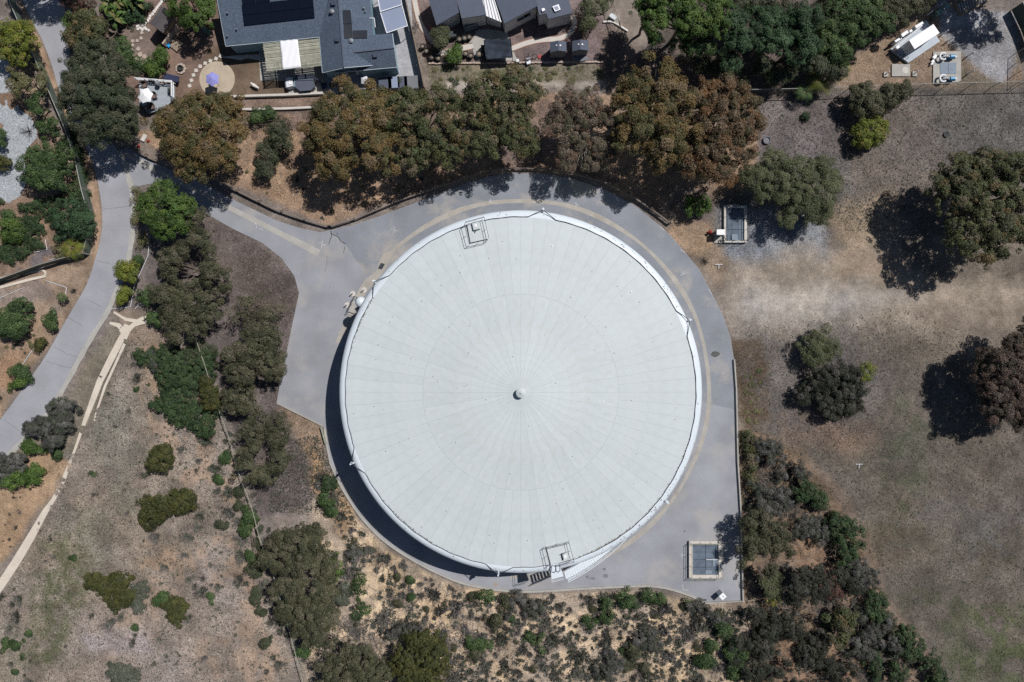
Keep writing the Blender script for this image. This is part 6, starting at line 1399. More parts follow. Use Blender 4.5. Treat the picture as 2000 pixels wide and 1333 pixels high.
banana(232, 20, 34, 'banana plants at the top edge, left clump', 34); banana(268, 12, 34, 'banana plants at the top edge, right clump beside the white stones', 34); banana(243, 50, 20, 'banana plants in front of the top clumps', 16)
tree('shrub', 'dark mass of foliage among the banana plants', 'deep', [(250, 20, 40, 28)], 1.6, 'shrub')
tree('shrub', 'narrow green shrub left of the stepping stones', 'green', [(238, 88, 12, 16), (244, 110, 13, 16), (232, 100, 10, 12)], 2.0, 'shrub')
tree('shrub', 'low green shrub under the broad road tree beside the stones', 'green', [(268, 128, 12, 14)], 1.2, 'shrub')
tree('shade_tree', 'glossy green tree between shed and house', 'bright', [(365, 12, 32, 30), (395, 18, 28, 30), (380, 40, 32, 20), (350, -10, 24, 24)], 4.8, 'tree')
tree('shrub', 'upper round bright green shrub beside the pallets', 'bright', [(318, 105, 14, 11), (316, 114, 14, 10)], 1.9, 'shrub', 'bright green clipped shrubs')
tree('shrub', 'lower round bright green shrub above the deck', 'bright', [(299, 130, 16, 15), (303, 140, 12, 10)], 1.8, 'shrub', 'bright green clipped shrubs')
# second yard
tree('shrub', 'pale green bushy tree against the second house', 'olive', [(862, 68, 14, 14), (858, 82, 11, 10)], 2.4, 'shrub')
tree('shrub', 'vivid green bush on the stone border of the second yard', 'bright', [(888, 108, 14, 10), (884, 116, 12, 8), (893, 100, 8, 8)], 1.5, 'shrub')
tree('shrub', 'thin purple grey shrub among the pots', 'greybrush', [(850, 95, 11, 12), (843, 88, 8, 7)], 1.0, 'shrub', dens=.6)
tree('shade_tree', 'grey green tree right of the second house', 'olive', [(1155, 20, 26, 26), (1165, 5, 28, 22), (1185, 30, 14, 12), (1150, 45, 12, 12)], 4, 'tree', dens=.75)
tree('shrub', 'dry pale shrub by the end of the garden path', 'pinkgrey', [(1128, 42, 16, 20), (1140, 60, 10, 12)], 1.2, 'shrub', dens=.4)
# top middle-right trees
TG = 'green trees behind the row at the top'
tree('pine_tree', 'big yellow green tree at the top edge, left of the group', 'bright', [(1300, 10, 46, 34), (1280, 45, 30, 26, .5), (1345, 15, 48, 36), (1390, 20, 36, 34), (1355, 50, 44, 24, .6), (1400, 50, 22, 22, .8)], 9.5, 'tree', TG, dens=1.1)
tree('pine_tree', 'mid green lower tree under the big yellow green one', 'green', [(1340, 85, 32, 20), (1372, 95, 30, 20), (1352, 72, 26, 16)], 6.5, 'tree', TG, dens=1.1)
tree('pine_tree', 'blue green pine in the middle of the top group', 'deep', [(1430, 45, 30, 28), (1450, 80, 32, 24), (1425, 115, 20, 16, 1.5), (1435, 130, 14, 10, 2)], 8, 'tree', TG, dens=1.1)
tree('pine_tree', 'dark blue green pine leaning right in the top group', 'deep', [(1500, 50, 34, 32), (1520, 85, 26, 24), (1490, 85, 22, 18, 1)], 8, 'tree', TG, dens=1.1)
tree('pine_tree', 'tall narrow blue green pine, rightmost of the pines', 'deep', [(1570, 45, 30, 30), (1578, 85, 22, 26, .5), (1560, 115, 20, 14, 1.5)], 8, 'tree', TG, dens=1.1)
tree('shade_tree', 'dark brownish trees at the top edge between the pines', 'oak', [(1440, 0, 34, 16), (1490, 5, 30, 16), (1530, 15, 24, 14)], 6, 'tree', TG, dens=1.1)
tree('shade_tree', 'dark green tree right of the narrow pine', 'green', [(1620, 90, 30, 26), (1640, 110, 24, 20), (1615, 60, 24, 24)], 5, 'tree', TG, dens=1.1)
tree('shade_tree', 'olive tree at the top edge beside the equipment yard', 'green', [(1670, 20, 40, 28), (1700, 45, 36, 26), (1670, 65, 34, 22), (1640, 20, 28, 26)], 5.5, 'tree', TG, dens=1.1)
tree('shade_tree', 'brownish green shrub row above the equipment cabin', 'oak2', [(1740, 15, 34, 22), (1775, 8, 34, 22), (1745, 35, 26, 14), (1805, -4, 20, 18)], 4, 'tree', TG, dens=1.1)
tree('shade_tree', 'tree above the frame edge shading the gravel yard', 'green', [(2010, -100, 62, 44), (1950, -112, 56, 36), (2065, -66, 50, 46), (1990, -76, 40, 24, .8)], 10, 'tree')
tree('shrub', 'sunlit brown twigs beneath the pines', 'pinkgrey', [(1540, 135, 24, 14), (1300, 95, 24, 10), (1330, 120, 16, 8)], 1.2, 'shrub', dens=.4)
for lb, k, l_, z in [('dark tree in the shade left of the blue green pines', 'oak', [(1405, 135, 30, 18), (1440, 150, 26, 14), (1370, 125, 22, 14)], 3.5), ('dark tree below the leaning pine', 'oak', [(1490, 130, 30, 18), (1520, 150, 28, 14), (1545, 120, 20, 18)], 3.5),
        ('shaded green tree between the pines at the top edge', 'deep', [(1540, 35, 26, 26), (1545, 70, 18, 22), (1475, 20, 24, 20)], 6), ('dark green tree behind the yellow palms', 'oak', [(1600, 130, 26, 20), (1632, 142, 24, 16), (1610, 25, 26, 26)], 4.5),
        ('dark green tree filling the corner above the olive one', 'green', [(1640, -5, 34, 24), (1700, 0, 30, 22), (1725, 50, 20, 14)], 5), ('shaded tree left of the big yellow green tree', 'green', [(1262, 10, 24, 30), (1275, 75, 20, 14)], 6.5)]:
    tree('shade_tree', lb, k, l_, z, 'tree', TG, dens=1.1)
# right field
tree('oak_tree', 'dark oval shrub tree below the small concrete pad', 'oak2', [(1690, 190, 34, 28), (1722, 188, 40, 26), (1755, 180, 26, 20, .3), (1700, 205, 34, 22), (1670, 198, 20, 22, .3)], 3.2, 'tree')
tree('citrus_tree', 'yellow green round bush in the upper right field', 'yellow', [(1698, 252, 30, 22), (1688, 268, 28, 24), (1710, 260, 22, 22)], 2.6, 'tree')
tree('olive_tree', 'wide feathery olive tree beside the steel vault', 'olive', [(1505, 320, 38, 26), (1480, 350, 32, 26, .3), (1545, 335, 36, 26), (1600, 330, 30, 26, .2), (1520, 365, 40, 30), (1580, 370, 42, 32), (1625, 360, 20, 34, .4), (1560, 405, 40, 30, .3), (1595, 410, 34, 28, .4), (1545, 430, 24, 18, 1), (1560, 365, 36, 30), (1600, 385, 30, 26), (1500, 385, 26, 22, .6)], 5.2, 'tree', dens=1)
tree('eucalyptus_tree', 'huge rust tipped eucalyptus at the right edge with the largest shadow', 'rustgreen', [(1920, 320, 40, 30, .8), (1880, 340, 40, 34), (1960, 335, 46, 36), (1900, 385, 56, 40), (1960, 400, 52, 44), (1855, 385, 36, 34, .8), (1840, 360, 20, 24, 1.4), (1920, 440, 52, 42), (1970, 460, 44, 40), (1880, 460, 36, 34, .8), (1930, 492, 40, 26, 1.2), (2010, 360, 40, 50), (2010, 430, 36, 44)], 9.3, 'tree')
tree('small_tree', 'small round olive tree, upper one of the pair in the right field', 'olive', [(1600, 670, 36, 28), (1592, 690, 32, 22), (1615, 665, 26, 22)], 3.0, 'tree')
tree('shrub', 'dark twiggy shrub with a bright lobe below the small olive tree', 'chap', [(1645, 735, 34, 26), (1600, 745, 26, 22, .4), (1625, 770, 44, 26), (1660, 760, 28, 26), (1630, 800, 34, 24, .5), (1580, 770, 32, 22, .7), (1620, 745, 34, 24), (1655, 790, 28, 22, .5)], 3.0, 'shrub', dens=1.05)
tree('shrub', 'bright green lobe on the right of the dark twiggy shrub', 'yellow', [(1692, 728, 15, 15), (1688, 738, 12, 10)], 2.6, 'shrub', dens=.7)
tree('eucalyptus_tree', 'dark reddish brown tree cut by the right edge', 'darkred', [(1985, 680, 36, 28, .5), (1955, 720, 40, 34), (2000, 720, 40, 38), (1985, 770, 48, 38), (1945, 770, 32, 28, 1), (2010, 800, 40, 36, .6), (2020, 660, 34, 34, .5), (1960, 800, 38, 28, .8), (2040, 740, 40, 50), (1930, 740, 30, 30, 1), (1925, 700, 22, 22, 1.4)], 7.6, 'tree', dens=1.1)
tree('shrub', 'bright green shrub above the vault cabinet beside the guardrail end', 'bright', [(1363, 402, 22, 18), (1355, 410, 16, 14), (1374, 396, 14, 12)], 2.2, 'shrub')
tree('small_plant', 'single dark agave in the mulch right of the trees', 'deep', [(1569, 229, 7, 6)], .5, 'plant')
# right slope brush
RB = 'shrubs on the eroded slope right of the apron'
for lb, k, l_, z in [('tallest olive tree leaning over the low wall', 'oak2', [(1480, 1025, 34, 26), (1470, 1060, 30, 30), (1505, 1060, 34, 28), (1480, 1100, 34, 28), (1520, 1040, 20, 20, .5), (1510, 1100, 22, 20, .4)], 4.6), ('olive lobe with a yellow foot below the leaning olive tree', 'olive', [(1505, 1130, 22, 18), (1508, 1150, 16, 16, .3)], 3.2),
        ('small yellow green bush at the foot of the leaning olive tree', 'yellow', [(1511, 1162, 13, 18)], 2.0), ('bright topped dark shrub nearest the bare field, upper', 'vine', [(1560, 950, 22, 16), (1585, 965, 24, 20), (1600, 980, 16, 18), (1570, 970, 16, 12)], 1.9),
        ('large dark green shrub on the rim of the bare field', 'vine', [(1640, 1030, 30, 24), (1655, 1060, 30, 26), (1640, 1085, 28, 22), (1668, 1040, 20, 24)], 2.4), ('round dark green shrub, third along the rim of the bare field', 'vine', [(1710, 1175, 26, 20), (1712, 1200, 22, 16)], 2.0),
        ('dark green shrub near the bottom of the rim', 'vine', [(1765, 1240, 24, 24), (1785, 1262, 24, 18), (1775, 1275, 20, 14)], 2.0), ('lowest dark shrub on the rim cut by the bottom edge', 'vine', [(1815, 1300, 22, 26), (1830, 1330, 24, 24)], 2.0), ('grey shrub at the top of the eroded slope', 'greybrush', [(1490, 870, 20, 20), (1510, 875, 18, 16), (1495, 895, 22, 18)], 1.7),
        ('dark grey shrub row right of the sandy spot on the slope', 'greybrush', [(1545, 905, 22, 16), (1565, 925, 20, 14), (1540, 930, 18, 14)], 1.8), ('brownish tall shrub in the lower slope', 'rustgreen', [(1640, 1215, 24, 26), (1635, 1240, 22, 20), (1655, 1205, 16, 18)], 3.2),
        ('reddish dark shrub in the middle of the slope', 'maroon', [(1605, 1140, 26, 22), (1625, 1155, 20, 18)], 2.2), ('dark tree casting the deepest shade on the slope', 'chap', [(1580, 1125, 30, 24), (1562, 1150, 26, 20), (1600, 1150, 22, 18)], 5.0), ('dark green thicket in the lower left of the slope', 'chap', [(1500, 1230, 26, 22), (1485, 1260, 30, 26), (1500, 1300, 34, 30), (1470, 1310, 26, 28)], 2.2),
        ('grey green shrub mass beside the path strip', 'greybrush', [(1670, 1110, 22, 24), (1690, 1130, 22, 18), (1712, 1130, 12, 20)], 1.8), ('grey thicket near the lower rim', 'greybrush', [(1700, 1240, 26, 24), (1725, 1215, 26, 20), (1740, 1260, 22, 26)], 1.9), ('dark shrub group at the bottom of the slope', 'chap', [(1590, 1300, 34, 28), (1640, 1310, 34, 26), (1560, 1320, 26, 24)], 2.3),
        ('green shrub near the bottom right of the slope', 'vine', [(1720, 1300, 30, 22), (1745, 1315, 26, 20)], 1.9), ('grey shrub left of the big dark green shrub', 'greybrush', [(1580, 1025, 26, 18), (1600, 1045, 22, 18), (1560, 1040, 18, 16)], 1.9),
        ('grey brown shrub below the tan dirt strip', 'greybrush', [(1490, 950, 24, 22), (1515, 960, 24, 20), (1480, 980, 22, 20), (1530, 985, 22, 16), (1500, 1000, 22, 14)], 2.0), ('dark shrub at the foot of the slope near the corner', 'chap', [(1440, 1260, 24, 20), (1435, 1290, 22, 20)], 1.7), ('dark thicket along the slope beside the low wall', 'chap', [(1475, 1200, 18, 16), (1530, 1200, 26, 20), (1550, 1230, 26, 20)], 2.2),
        ('brown shrub beside the gravel at the slope top', 'rustgreen', [(1462, 860, 12, 22), (1468, 900, 12, 26), (1466, 940, 10, 20)], 1.1), ('grey olive shrub half way down the rim', 'chap', [(1640, 1125, 24, 16), (1665, 1145, 20, 16)], 1.9), ('low dark thicket between the brown tall shrub and the rim', 'greybrush', [(1680, 1200, 20, 20), (1665, 1260, 24, 20), (1690, 1275, 20, 16)], 1.6), ('olive thicket under the deepest shade', 'chap', [(1600, 1250, 24, 18), (1575, 1270, 24, 20)], 1.8)]:
    tree('slope_shrub', lb, k, l_, z, 'shrub', RB, dens=.85)
# south slope hand-placed
SB = 'larger shrubs on the sandy slope under the tank'
for lb, k, l_, z in [('round vivid green shrub below the apron kerb', 'green', [(1222, 1165, 22, 13), (1228, 1178, 16, 10)], 1.3), ('narrow green shrub left of the vivid one below the kerb', 'green', [(1186, 1190, 15, 20), (1184, 1205, 12, 12)], 1.3), ('long dark green shrub hugging the kerb at the right', 'green', [(1270, 1165, 22, 12), (1295, 1170, 22, 13), (1330, 1176, 18, 12)], 1.3),
        ('grey shrub at the end of the kerb', 'greybrush', [(1360, 1186, 20, 12), (1340, 1190, 12, 10)], 1.2), ('green shrub in the middle of the sandy slope', 'green', [(1045, 1245, 18, 14), (1055, 1275, 14, 12)], 1.3), ('green shrub near the lower left of the slope', 'green', [(925, 1258, 18, 16)], 1.2), ('grey thicket in the centre of the slope', 'greybrush', [(1200, 1290, 34, 22), (1180, 1310, 26, 18), (1215, 1275, 24, 16)], 1.3),
        ('dark grey shrub group right of the centre thicket', 'greybrush', [(1250, 1255, 26, 24), (1270, 1235, 16, 16), (1280, 1262, 16, 14)], 1.4), ('grey shrub mass below the platform stair', 'greybrush', [(1010, 1175, 22, 18), (1040, 1190, 24, 18), (1000, 1205, 20, 14)], 1.2), ('green round shrub right of the stair slope', 'green', [(1150, 1215, 14, 12)], 1.1), ('green shrub left of the first gully', 'green', [(950, 1168, 16, 12)], 1.1),
        ('yucca like green bush near the tank shadow', 'vine', [(640, 945, 16, 15)], 1.2), ('dark green bush pair under the yucca like bush', 'green', [(640, 975, 18, 18), (650, 995, 14, 16)], 1.4), ('green spiky shrub in the upper sandy slope', 'green', [(760, 1135, 18, 14), (745, 1142, 12, 10)], 1.2), ('dark green shrub at the slope corner near the cabinet', 'green', [(1415, 1230, 16, 14), (1430, 1270, 22, 24), (1440, 1300, 18, 18)], 1.6),
        ('grey shrub under the control cabinet', 'greybrush', [(1395, 1200, 20, 14), (1410, 1215, 16, 14)], 1.3), ('grey green shrub right of the long dark tree', 'sage', [(665, 1170, 18, 14), (672, 1150, 14, 14)], 1.2), ('green shrub left of the tank in the sand', 'vine', [(693, 1203, 12, 10)], .9), ('dark shrub above the sandy patch near the fence trees', 'greybrush', [(690, 1080, 14, 12), (700, 1100, 12, 14)], 1.0),
        ('green low bush beside the rounded oak', 'green', [(920, 1255, 10, 10), (910, 1285, 14, 12)], 1.0)]:
    tree('slope_shrub', lb, k, l_, z, 'shrub', SB, dens=.8, limbs=False)

# ---- bare shrubs of thin twigs
def twigshrub(r, h, n, seed, name='twigs'):
    rr = random.Random(seed); mb = MB()
    for i in range(n):
        a = rr.uniform(0, 6.28); L = r * rr.uniform(.5, 1.1); e = (math.cos(a) * L, math.sin(a) * L, h * rr.uniform(.3, 1.1)); m_ = (e[0] * .5 + rr.uniform(-.1, .1), e[1] * .5 + rr.uniform(-.1, .1), e[2] * .65)
        mb.path([(0, 0, 0), m_, e], .022, 3, .01)
        for j in range(3):
            q = [m_[k] + (e[k] - m_[k]) * rr.random() for k in range(3)]; mb.bar(q, (q[0] + rr.uniform(-.35, .35) * r, q[1] + rr.uniform(-.35, .35) * r, q[2] + rr.uniform(0, .3)), .012, 3, .006)
    return mb
for (x, y, r, h, m, lb) in [(1310, 405, 2.0, 1.6, 'twig', 'bare grey shrub beside the guardrail end'), (1376, 510, .55, .5, 'twig_dark', 'small grey tumbleweed on the gravel beside the apron'), (800, 1250, 1.3, 2.0, 'twig', 'bare twigs above the rounded oak'), (140, 888, .8, .8, 'bark_pale', 'white bleached dead bush in the trail gap'),
                            (1620, 1020, 1.0, 1.2, 'bark_pale', 'bleached dead branches on the slope shrub'), (1660, 1130, 1.2, 1.4, 'bark_pale', 'white dead twigs near the path strip'), (58, 258, .9, 1.0, 'twig_dark', 'leafless brown bush on the pebble drive'), (1605, 745, 2.4, 2.0, 'twig', 'bare grey twigs in the dark twiggy field shrub'),
                            (1648, 800, 2.0, 1.6, 'twig', 'bare lower twigs of the field shrub'), (505, 620, 1.8, 3.6, 'twig', 'bare branches on the mulch slope')]:
    t = twigshrub(r, h, 40 if r > 1 else 24, int(x)).build('dead_shrub', m); t.location = W(x, y); tag(t, lb, 'dead shrub')

# ---- small scattered shrubs
TEMPL = {}
def blades(seed, pal, m, n, R=1.0, cen=None):
    r = np.random.default_rng(seed); V = []; CC = []
    for k in range(m):
        rad = r.uniform(.3, .62) * R; a0 = r.uniform(0, 6.28); o0 = r.uniform(0, .6) * R; c0 = np.array([math.cos(a0) * o0, math.sin(a0) * o0, 0]) if cen is None else np.array(cen[k])
        a = r.uniform(0, 6.28, n); e = np.arcsin(r.uniform(.12, .95, n)); L = rad * r.uniform(.6, 1.15, n)
        dd = np.stack([np.cos(a) * np.cos(e), np.sin(a) * np.cos(e), np.sin(e)], 1); s_ = np.stack([-np.sin(a), np.cos(a), r.normal(0, .5, n)], 1) * (.04 * r.uniform(.5, 1.5, n))[:, None]
        b0 = c0 + dd * (L * .12)[:, None]; tip = c0 + dd * L[:, None]; mid = c0 + dd * (L * .6)[:, None] + np.array([0, 0, .03])
        V.append(np.stack([b0, mid - s_, tip, mid + s_], 1).reshape(-1, 3))
        bc = np.array(pal[r.choice(len(pal), p=np.array([w_ for w_, _ in pal]) / sum(w_ for w_, _ in pal))][1])
        pc = np.array([c_ for _, c_ in pal])[r.integers(0, len(pal), n)]; CC.append(np.repeat((bc * .5 + pc * .5) * r.uniform(.45, 1.6, n)[:, None], 4, 0))
    return np.concatenate(V), np.clip(np.concatenate(CC), .004, .5)
def templ(kind, i, twig=False):
    key = (kind, i)
    if key not in TEMPL:
        r = random.Random(i * 31 + len(kind)); L = [(r.uniform(-.3, .3), r.uniform(-.3, .3), .28, r.uniform(.5, .75), r.uniform(.45, .7), .38) for _ in range(3)]
        if kind in ('greybrush', 'sage'):
            v, c = blades(i * 7 + 1, PAL[kind], 6, 60); q = np.arange(len(v)).reshape(-1, 4)
        else: v, c, q, C = crown_mesh('s', L, kind, dens=.8, seed=i * 17 + 3, low=-.05, lod=.8)
        TEMPL[key] = quads_mesh('foliage', v, q, c)
    return TEMPL[key]
twt = [twigshrub(.85, .7, 22, 50 + i).mesh('twigs', 'twig_dark' if i % 2 else 'twig') for i in range(4)]
placed = [(1588, 1078, 34), (1590, 1190, 15), (1575, 1262, 16), (1600, 1300, 16), (1640, 1330, 14)]
NOGO = PAVED + yards + [[(1400, 395), (1465, 395), (1465, 480), (1375, 480)]]
def ok(x, y, r):
    for pl in NOGO:
        if sdist(pl, np.array([x]), np.array([y]))[0] < r * 1.05 + 3: return False
    for (a, b_, c_) in placed:
        if (a - x) ** 2 + (b_ - y) ** 2 < ((c_ + r) * .62) ** 2: return False
    return True
def small(x, y, r, kind, name, label, group, rr, hs=None):
    i = rr.randrange(4); s = r * K; p = W(x, y); z = gz(x, y)
    t = thing(name, label, 'shrub', (p.x, p.y, z - .03), group, rr.uniform(0, 6.28)); t.scale = (s * rr.uniform(.85, 1.15), s * rr.uniform(.85, 1.15), (hs or 1) * s * rr.uniform(.8, 1.15))
    link_mesh('foliage', templ(kind, i), t)
    if kind in ('greybrush', 'sage', 'oak2'): link_mesh('twigs', twt[i], t)
    placed.append((x, y, r))
def szone(x, y, r, t):
    sz = 'large' if r > 18 else 'medium' if r > 12 else 'small'
    yy = 'close under the kerb' if y < 1195 else 'halfway down the slope' if y < 1265 else 'near the bottom edge'
    xx = 'left of the rounded oak' if x < 770 else 'right of the rounded oak' if x < 930 else 'under the tank stair' if x < 1060 else 'left of the grey thicket' if x < 1160 else 'beside the grey thicket' if x < 1280 else 'under the lower right vault' if x < 1390 else 'by the apron corner'
    if y < 1140 and x < 800: yy = 'along the tank shadow'
    return f'{sz} {t} {yy}, {xx}'
def tzone(x, y, r, t):
    sz = 'large' if r > 15 else 'medium' if r > 11 else 'small'
    yy = 'at the top of the thicket' if y < 980 else 'in the middle of the thicket' if y < 1140 else 'low in the thicket' if y < 1250 else 'at the bottom of the thicket'
    return f"{sz} {t} {yy}, {'beside the low wall' if x < 1510 else 'near the bare field' if x > 1640 else 'between wall and bare field'}"
def fzone(x, y, r, t):
    yy = 'upper' if y < 900 else 'middle' if y < 1080 else 'lower' if y < 1230 else 'lowest'
    return f"{'tiny' if r < 4.5 else 'small'} {t} in the {yy} left field, {'near the wire fence' if x > 400 else 'by the trail side' if x < 180 else 'among the dark shrubs'}"
def wzone(x, y, r, t): return f"{'larger' if r > 8 else 'small'} {t}, {'under the potted plants' if x < 930 else 'under the black canopy' if x < 1010 else 'below the bicycle' if x < 1070 else 'below the two sheds' if x < 1150 else 'in the tree shade'}"
def scatter(poly, n, rmin, rmax, kinds, name, label, group, seed, hs=None, zone=None):
    rr = random.Random(seed); k = 0; tries = 0
    xs = [p[0] for p in poly]; ys = [p[1] for p in poly]
    while k < n and tries < n * 30:
        tries += 1; x = rr.uniform(min(xs), max(xs)); y = rr.uniform(min(ys), max(ys))
        if not inside(poly, np.array([x]), np.array([y]))[0]: continue
        r = rmin + (rmax - rmin) * rr.random() ** 1.6
        if not ok(x, y, r): continue
        kd = rr.choices([a for a, _ in kinds], [b_ for _, b_ in kinds])[0]
        lt = label[kd] if isinstance(label, dict) else label
        small(x, y, r, kd, name, zone(x, y, r, lt) if zone else lt, group, rr, hs); k += 1
SLOPE = [(640, 900), (690, 1010), (760, 1085), (860, 1140), (960, 1165), (1250, 1158), (1370, 1190), (1450, 1190), (1460, 1345), (880, 1345), (850, 1230), (740, 1240), (680, 1250), (670, 1060), (620, 940)]
scatter(SLOPE, 250, 7, 29, [('greybrush', 6), ('sage', 4), ('oak2', 1.2), ('green', .5)], 'chaparral_shrub', {'greybrush': 'grey twiggy shrub', 'sage': 'silvery sage shrub', 'oak2': 'olive brown shrub', 'green': 'green shrub'}, 'scattered low shrubs on the sandy slope', 3, zone=szone)
rr_ = random.Random(77)
for (x, y, r, k) in [(180, 929, 9, 'green'), (283, 930, 12, 'sage'), (355, 879, 13, 'sage'), (149, 1085, 10, 'green'), (368, 1050, 19, 'sage'), (323, 1108, 15, 'sage'), (362, 1085, 13, 'greybrush'), (370, 1132, 14, 'sage'), (216, 1217, 20, 'sage'), (236, 1205, 14, 'sage'), (269, 1228, 10, 'green'), (394, 1158, 17, 'greybrush'), (427, 1146, 14, 'sage'), (410, 1170, 12, 'green'), (38, 1172, 17, 'sage'), (34, 1202, 16, 'greybrush'), (30, 1254, 14, 'green'), (8, 1262, 15, 'green'), (528, 1217, 13, 'sage'), (390, 1009, 13, 'sage'), (260, 1254, 12, 'greybrush'),
        (424, 916, 19, 'sage'), (446, 964, 20, 'sage'), (446, 890, 16, 'green'), (405, 862, 18, 'sage'), (410, 830, 16, 'oak'), (476, 1053, 24, 'sage'), (474, 1085, 20, 'sage'), (468, 1131, 16, 'greybrush'), (513, 1143, 18, 'sage'), (492, 1113, 18, 'oak'), (505, 1170, 18, 'oak'), (535, 1284, 10, 'sage'), (268, 741, 15, 'greybrush'), (264, 712, 11, 'sage'), (270, 760, 8, 'green'), (389, 900, 9, 'greybrush'), (312, 1250, 10, 'sage'), (400, 1285, 12, 'greybrush'), (300, 1298, 10, 'sage'), (445, 1000, 16, 'greybrush'), (430, 940, 13, 'green')]:
    big = 'large' if r > 17 else 'medium' if r > 12 else 'small'
    wy_ = 'upper part' if y < 960 else 'middle' if y < 1140 else 'lower part'; wx_ = 'near the wire fence' if x > 395 else 'between the dark rounded shrubs' if x > 200 else 'near the trail'
    small(x, y, r, k, 'field_shrub', f"{big} {dict(sage='silvery', green='bright green', greybrush='dark grey', oak='dark green')[k]} spiky shrub {wx_}, {wy_} of the left field", 'spiky shrubs of the left field', rr_)
FIELD = [(250, 640), (380, 680), (440, 850), (520, 1060), (590, 1300), (590, 1345), (0, 1345), (0, 1180), (150, 880)]
scatter(FIELD, 95, 2.5, 8, [('sage', 4), ('greybrush', 2), ('green', 1.5)], 'field_shrub', {'sage': 'silvery tuft', 'greybrush': 'grey tuft', 'green': 'green tuft'}, 'small shrubs scattered in the left field', 9, zone=fzone)
scatter([(395, 850), (440, 830), (500, 960), (545, 1080), (600, 1300), (540, 1300), (470, 1120), (420, 960)], 34, 8, 17, [('sage', 4), ('oak', 2), ('greybrush', 2)], 'fence_side_shrub', {'sage': 'grey green shrub along the left side of the wire fence', 'oak': 'dark green shrub along the left side of the wire fence', 'greybrush': 'grey twiggy shrub along the left side of the wire fence'}, 'shrubs along the left side of the wire fence', 12, zone=lambda x, y, r, t: f"{'large' if r > 13 else 'medium'} {t.replace(' along', ', ' + ('upper' if y < 950 else 'middle' if y < 1100 else 'lower') + ' stretch,')}".replace(' the left side of the wire fence', ' left of the wire fence'))
scatter([(300, 1020), (420, 960), (440, 1100), (380, 1250), (300, 1200)], 12, 7, 15, [('sage', 3), ('greybrush', 3)], 'field_shrub', {'sage': 'medium silvery shrub between the dark field shrubs', 'greybrush': 'medium grey shrub between the dark field shrubs'}, 'medium shrubs between the dark field shrubs', 14)
scatter([(1452, 850), (1520, 870), (1620, 990), (1700, 1130), (1830, 1345), (1450, 1345), (1455, 1180)], 120, 8, 20, [('greybrush', 6), ('chap', 4), ('oak2', 1), ('sage', .6), ('vine', .8)], 'thicket_shrub', {'greybrush': 'grey shrub', 'chap': 'dark green shrub', 'oak2': 'olive shrub', 'sage': 'pale silvery shrub', 'vine': 'leafy green shrub'}, 'low thicket shrubs right of the apron wall', 21, zone=tzone)
scatter([(10, 980), (40, 960), (60, 1000), (20, 1080), (0, 1060)], 10, 3, 6, [('greybrush', 1)], 'field_shrub', 'tiny dark tuft in the sand at the left edge', 'tiny tufts in the sand at the left edge', 22)
scatter([(0, 1160), (60, 1150), (60, 1345), (0, 1345)], 8, 8, 16, [('sage', 2), ('green', 1)], 'field_shrub', {'sage': 'silvery shrub near the lower left corner', 'green': 'green shrub near the lower left corner'}, 'shrubs near the lower left corner', 23)
scatter([(160, 560), (60, 680), (0, 800), (0, 680), (90, 570)], 14, 4, 9, [('tan', 2), ('sage', 2)], 'bank_shrub', {'tan': 'dry tan tuft on the lower bank left of the road', 'sage': 'grey tuft on the lower bank left of the road'}, 'dry tufts on the lower left bank', 24)
scatter([(430, 350), (600, 410), (640, 435), (860, 345), (960, 320), (700, 330), (560, 320), (480, 320)], 18, 3, 8, [('sage', 2), ('tan', 1), ('greybrush', 2)], 'dry_tuft', {'sage': 'small grey tuft on the tan bank above the guardrail', 'tan': 'small dry tuft on the tan bank above the guardrail', 'greybrush': 'small twiggy tuft on the tan bank above the guardrail'}, 'tufts on the tan bank above the guardrail', 25)
scatter([(840, 128), (1190, 126), (1200, 156), (850, 165)], 40, 5, 11, [('tan', 3), ('vine', 2), ('sage', 2)], 'strip_weed', {'tan': 'dry weed on the overgrown strip', 'vine': 'green weed on the overgrown strip', 'sage': 'grey weed on the overgrown strip'}, 'weeds on the overgrown strip', 26, .5, zone=wzone)
scatter([(1452, 700), (1490, 720), (1485, 850), (1455, 850)], 16, 5, 10, [('tan', 1), ('rustgreen', 1)], 'dry_tuft', {'tan': 'dry tan weed right of the low wall', 'rustgreen': 'dry brown weed right of the low wall'}, 'dry weeds right of the low wall', 27, .4)
scatter([(400, 430), (470, 470), (560, 540), (560, 600), (440, 600), (420, 520)], 5, 3, 6, [('sage', 1)], 'dry_tuft', 'faint grey tuft on the dark mulch slope', 'tufts on the dark mulch slope', 28)

def brushmass(name, label, poly, n, seed, pal, rmin=.2, rmax=.6):
    r = np.random.default_rng(seed); xs = [p[0] for p in poly]; ys = [p[1] for p in poly]; x = r.uniform(min(xs), max(xs), n * 3); y = r.uniform(min(ys), max(ys), n * 3); k = inside(poly, x, y)
    for pl in PAVED: k &= ~(sdist(pl, x, y) < 9)
    for (a_, b_, c_) in placed[:5]: k &= np.hypot(x - a_, y - b_) > c_
    k &= fbm(x, y, 45, 210, 3) > .46
    x, y = x[k][:n], y[k][:n]; V = []; CC = []
    for i_ in range(len(x)):
        s_ = r.uniform(rmin, rmax) * 1.4; v, c = blades(seed * 1000 + i_, pal, 1, 34, 1.0, [(0, 0, 0)]); V.append(v * s_ + np.array([(x[i_] - 1000) * K, (666.5 - y[i_]) * K, gz(x[i_], y[i_]) - .02])); CC.append(c)
    V = np.concatenate(V); NTRI[0] += len(V) // 2; o = link_mesh(name, quads_mesh(name, V, np.arange(len(V)).reshape(-1, 4), np.concatenate(CC))); tag(o, label, kind='stuff')
brushmass('undergrowth', 'dry grey undergrowth between the shrubs of the sandy slope', SLOPE, 3000, 5, PAL['greybrush'] + PAL['sage'], .15, .75)
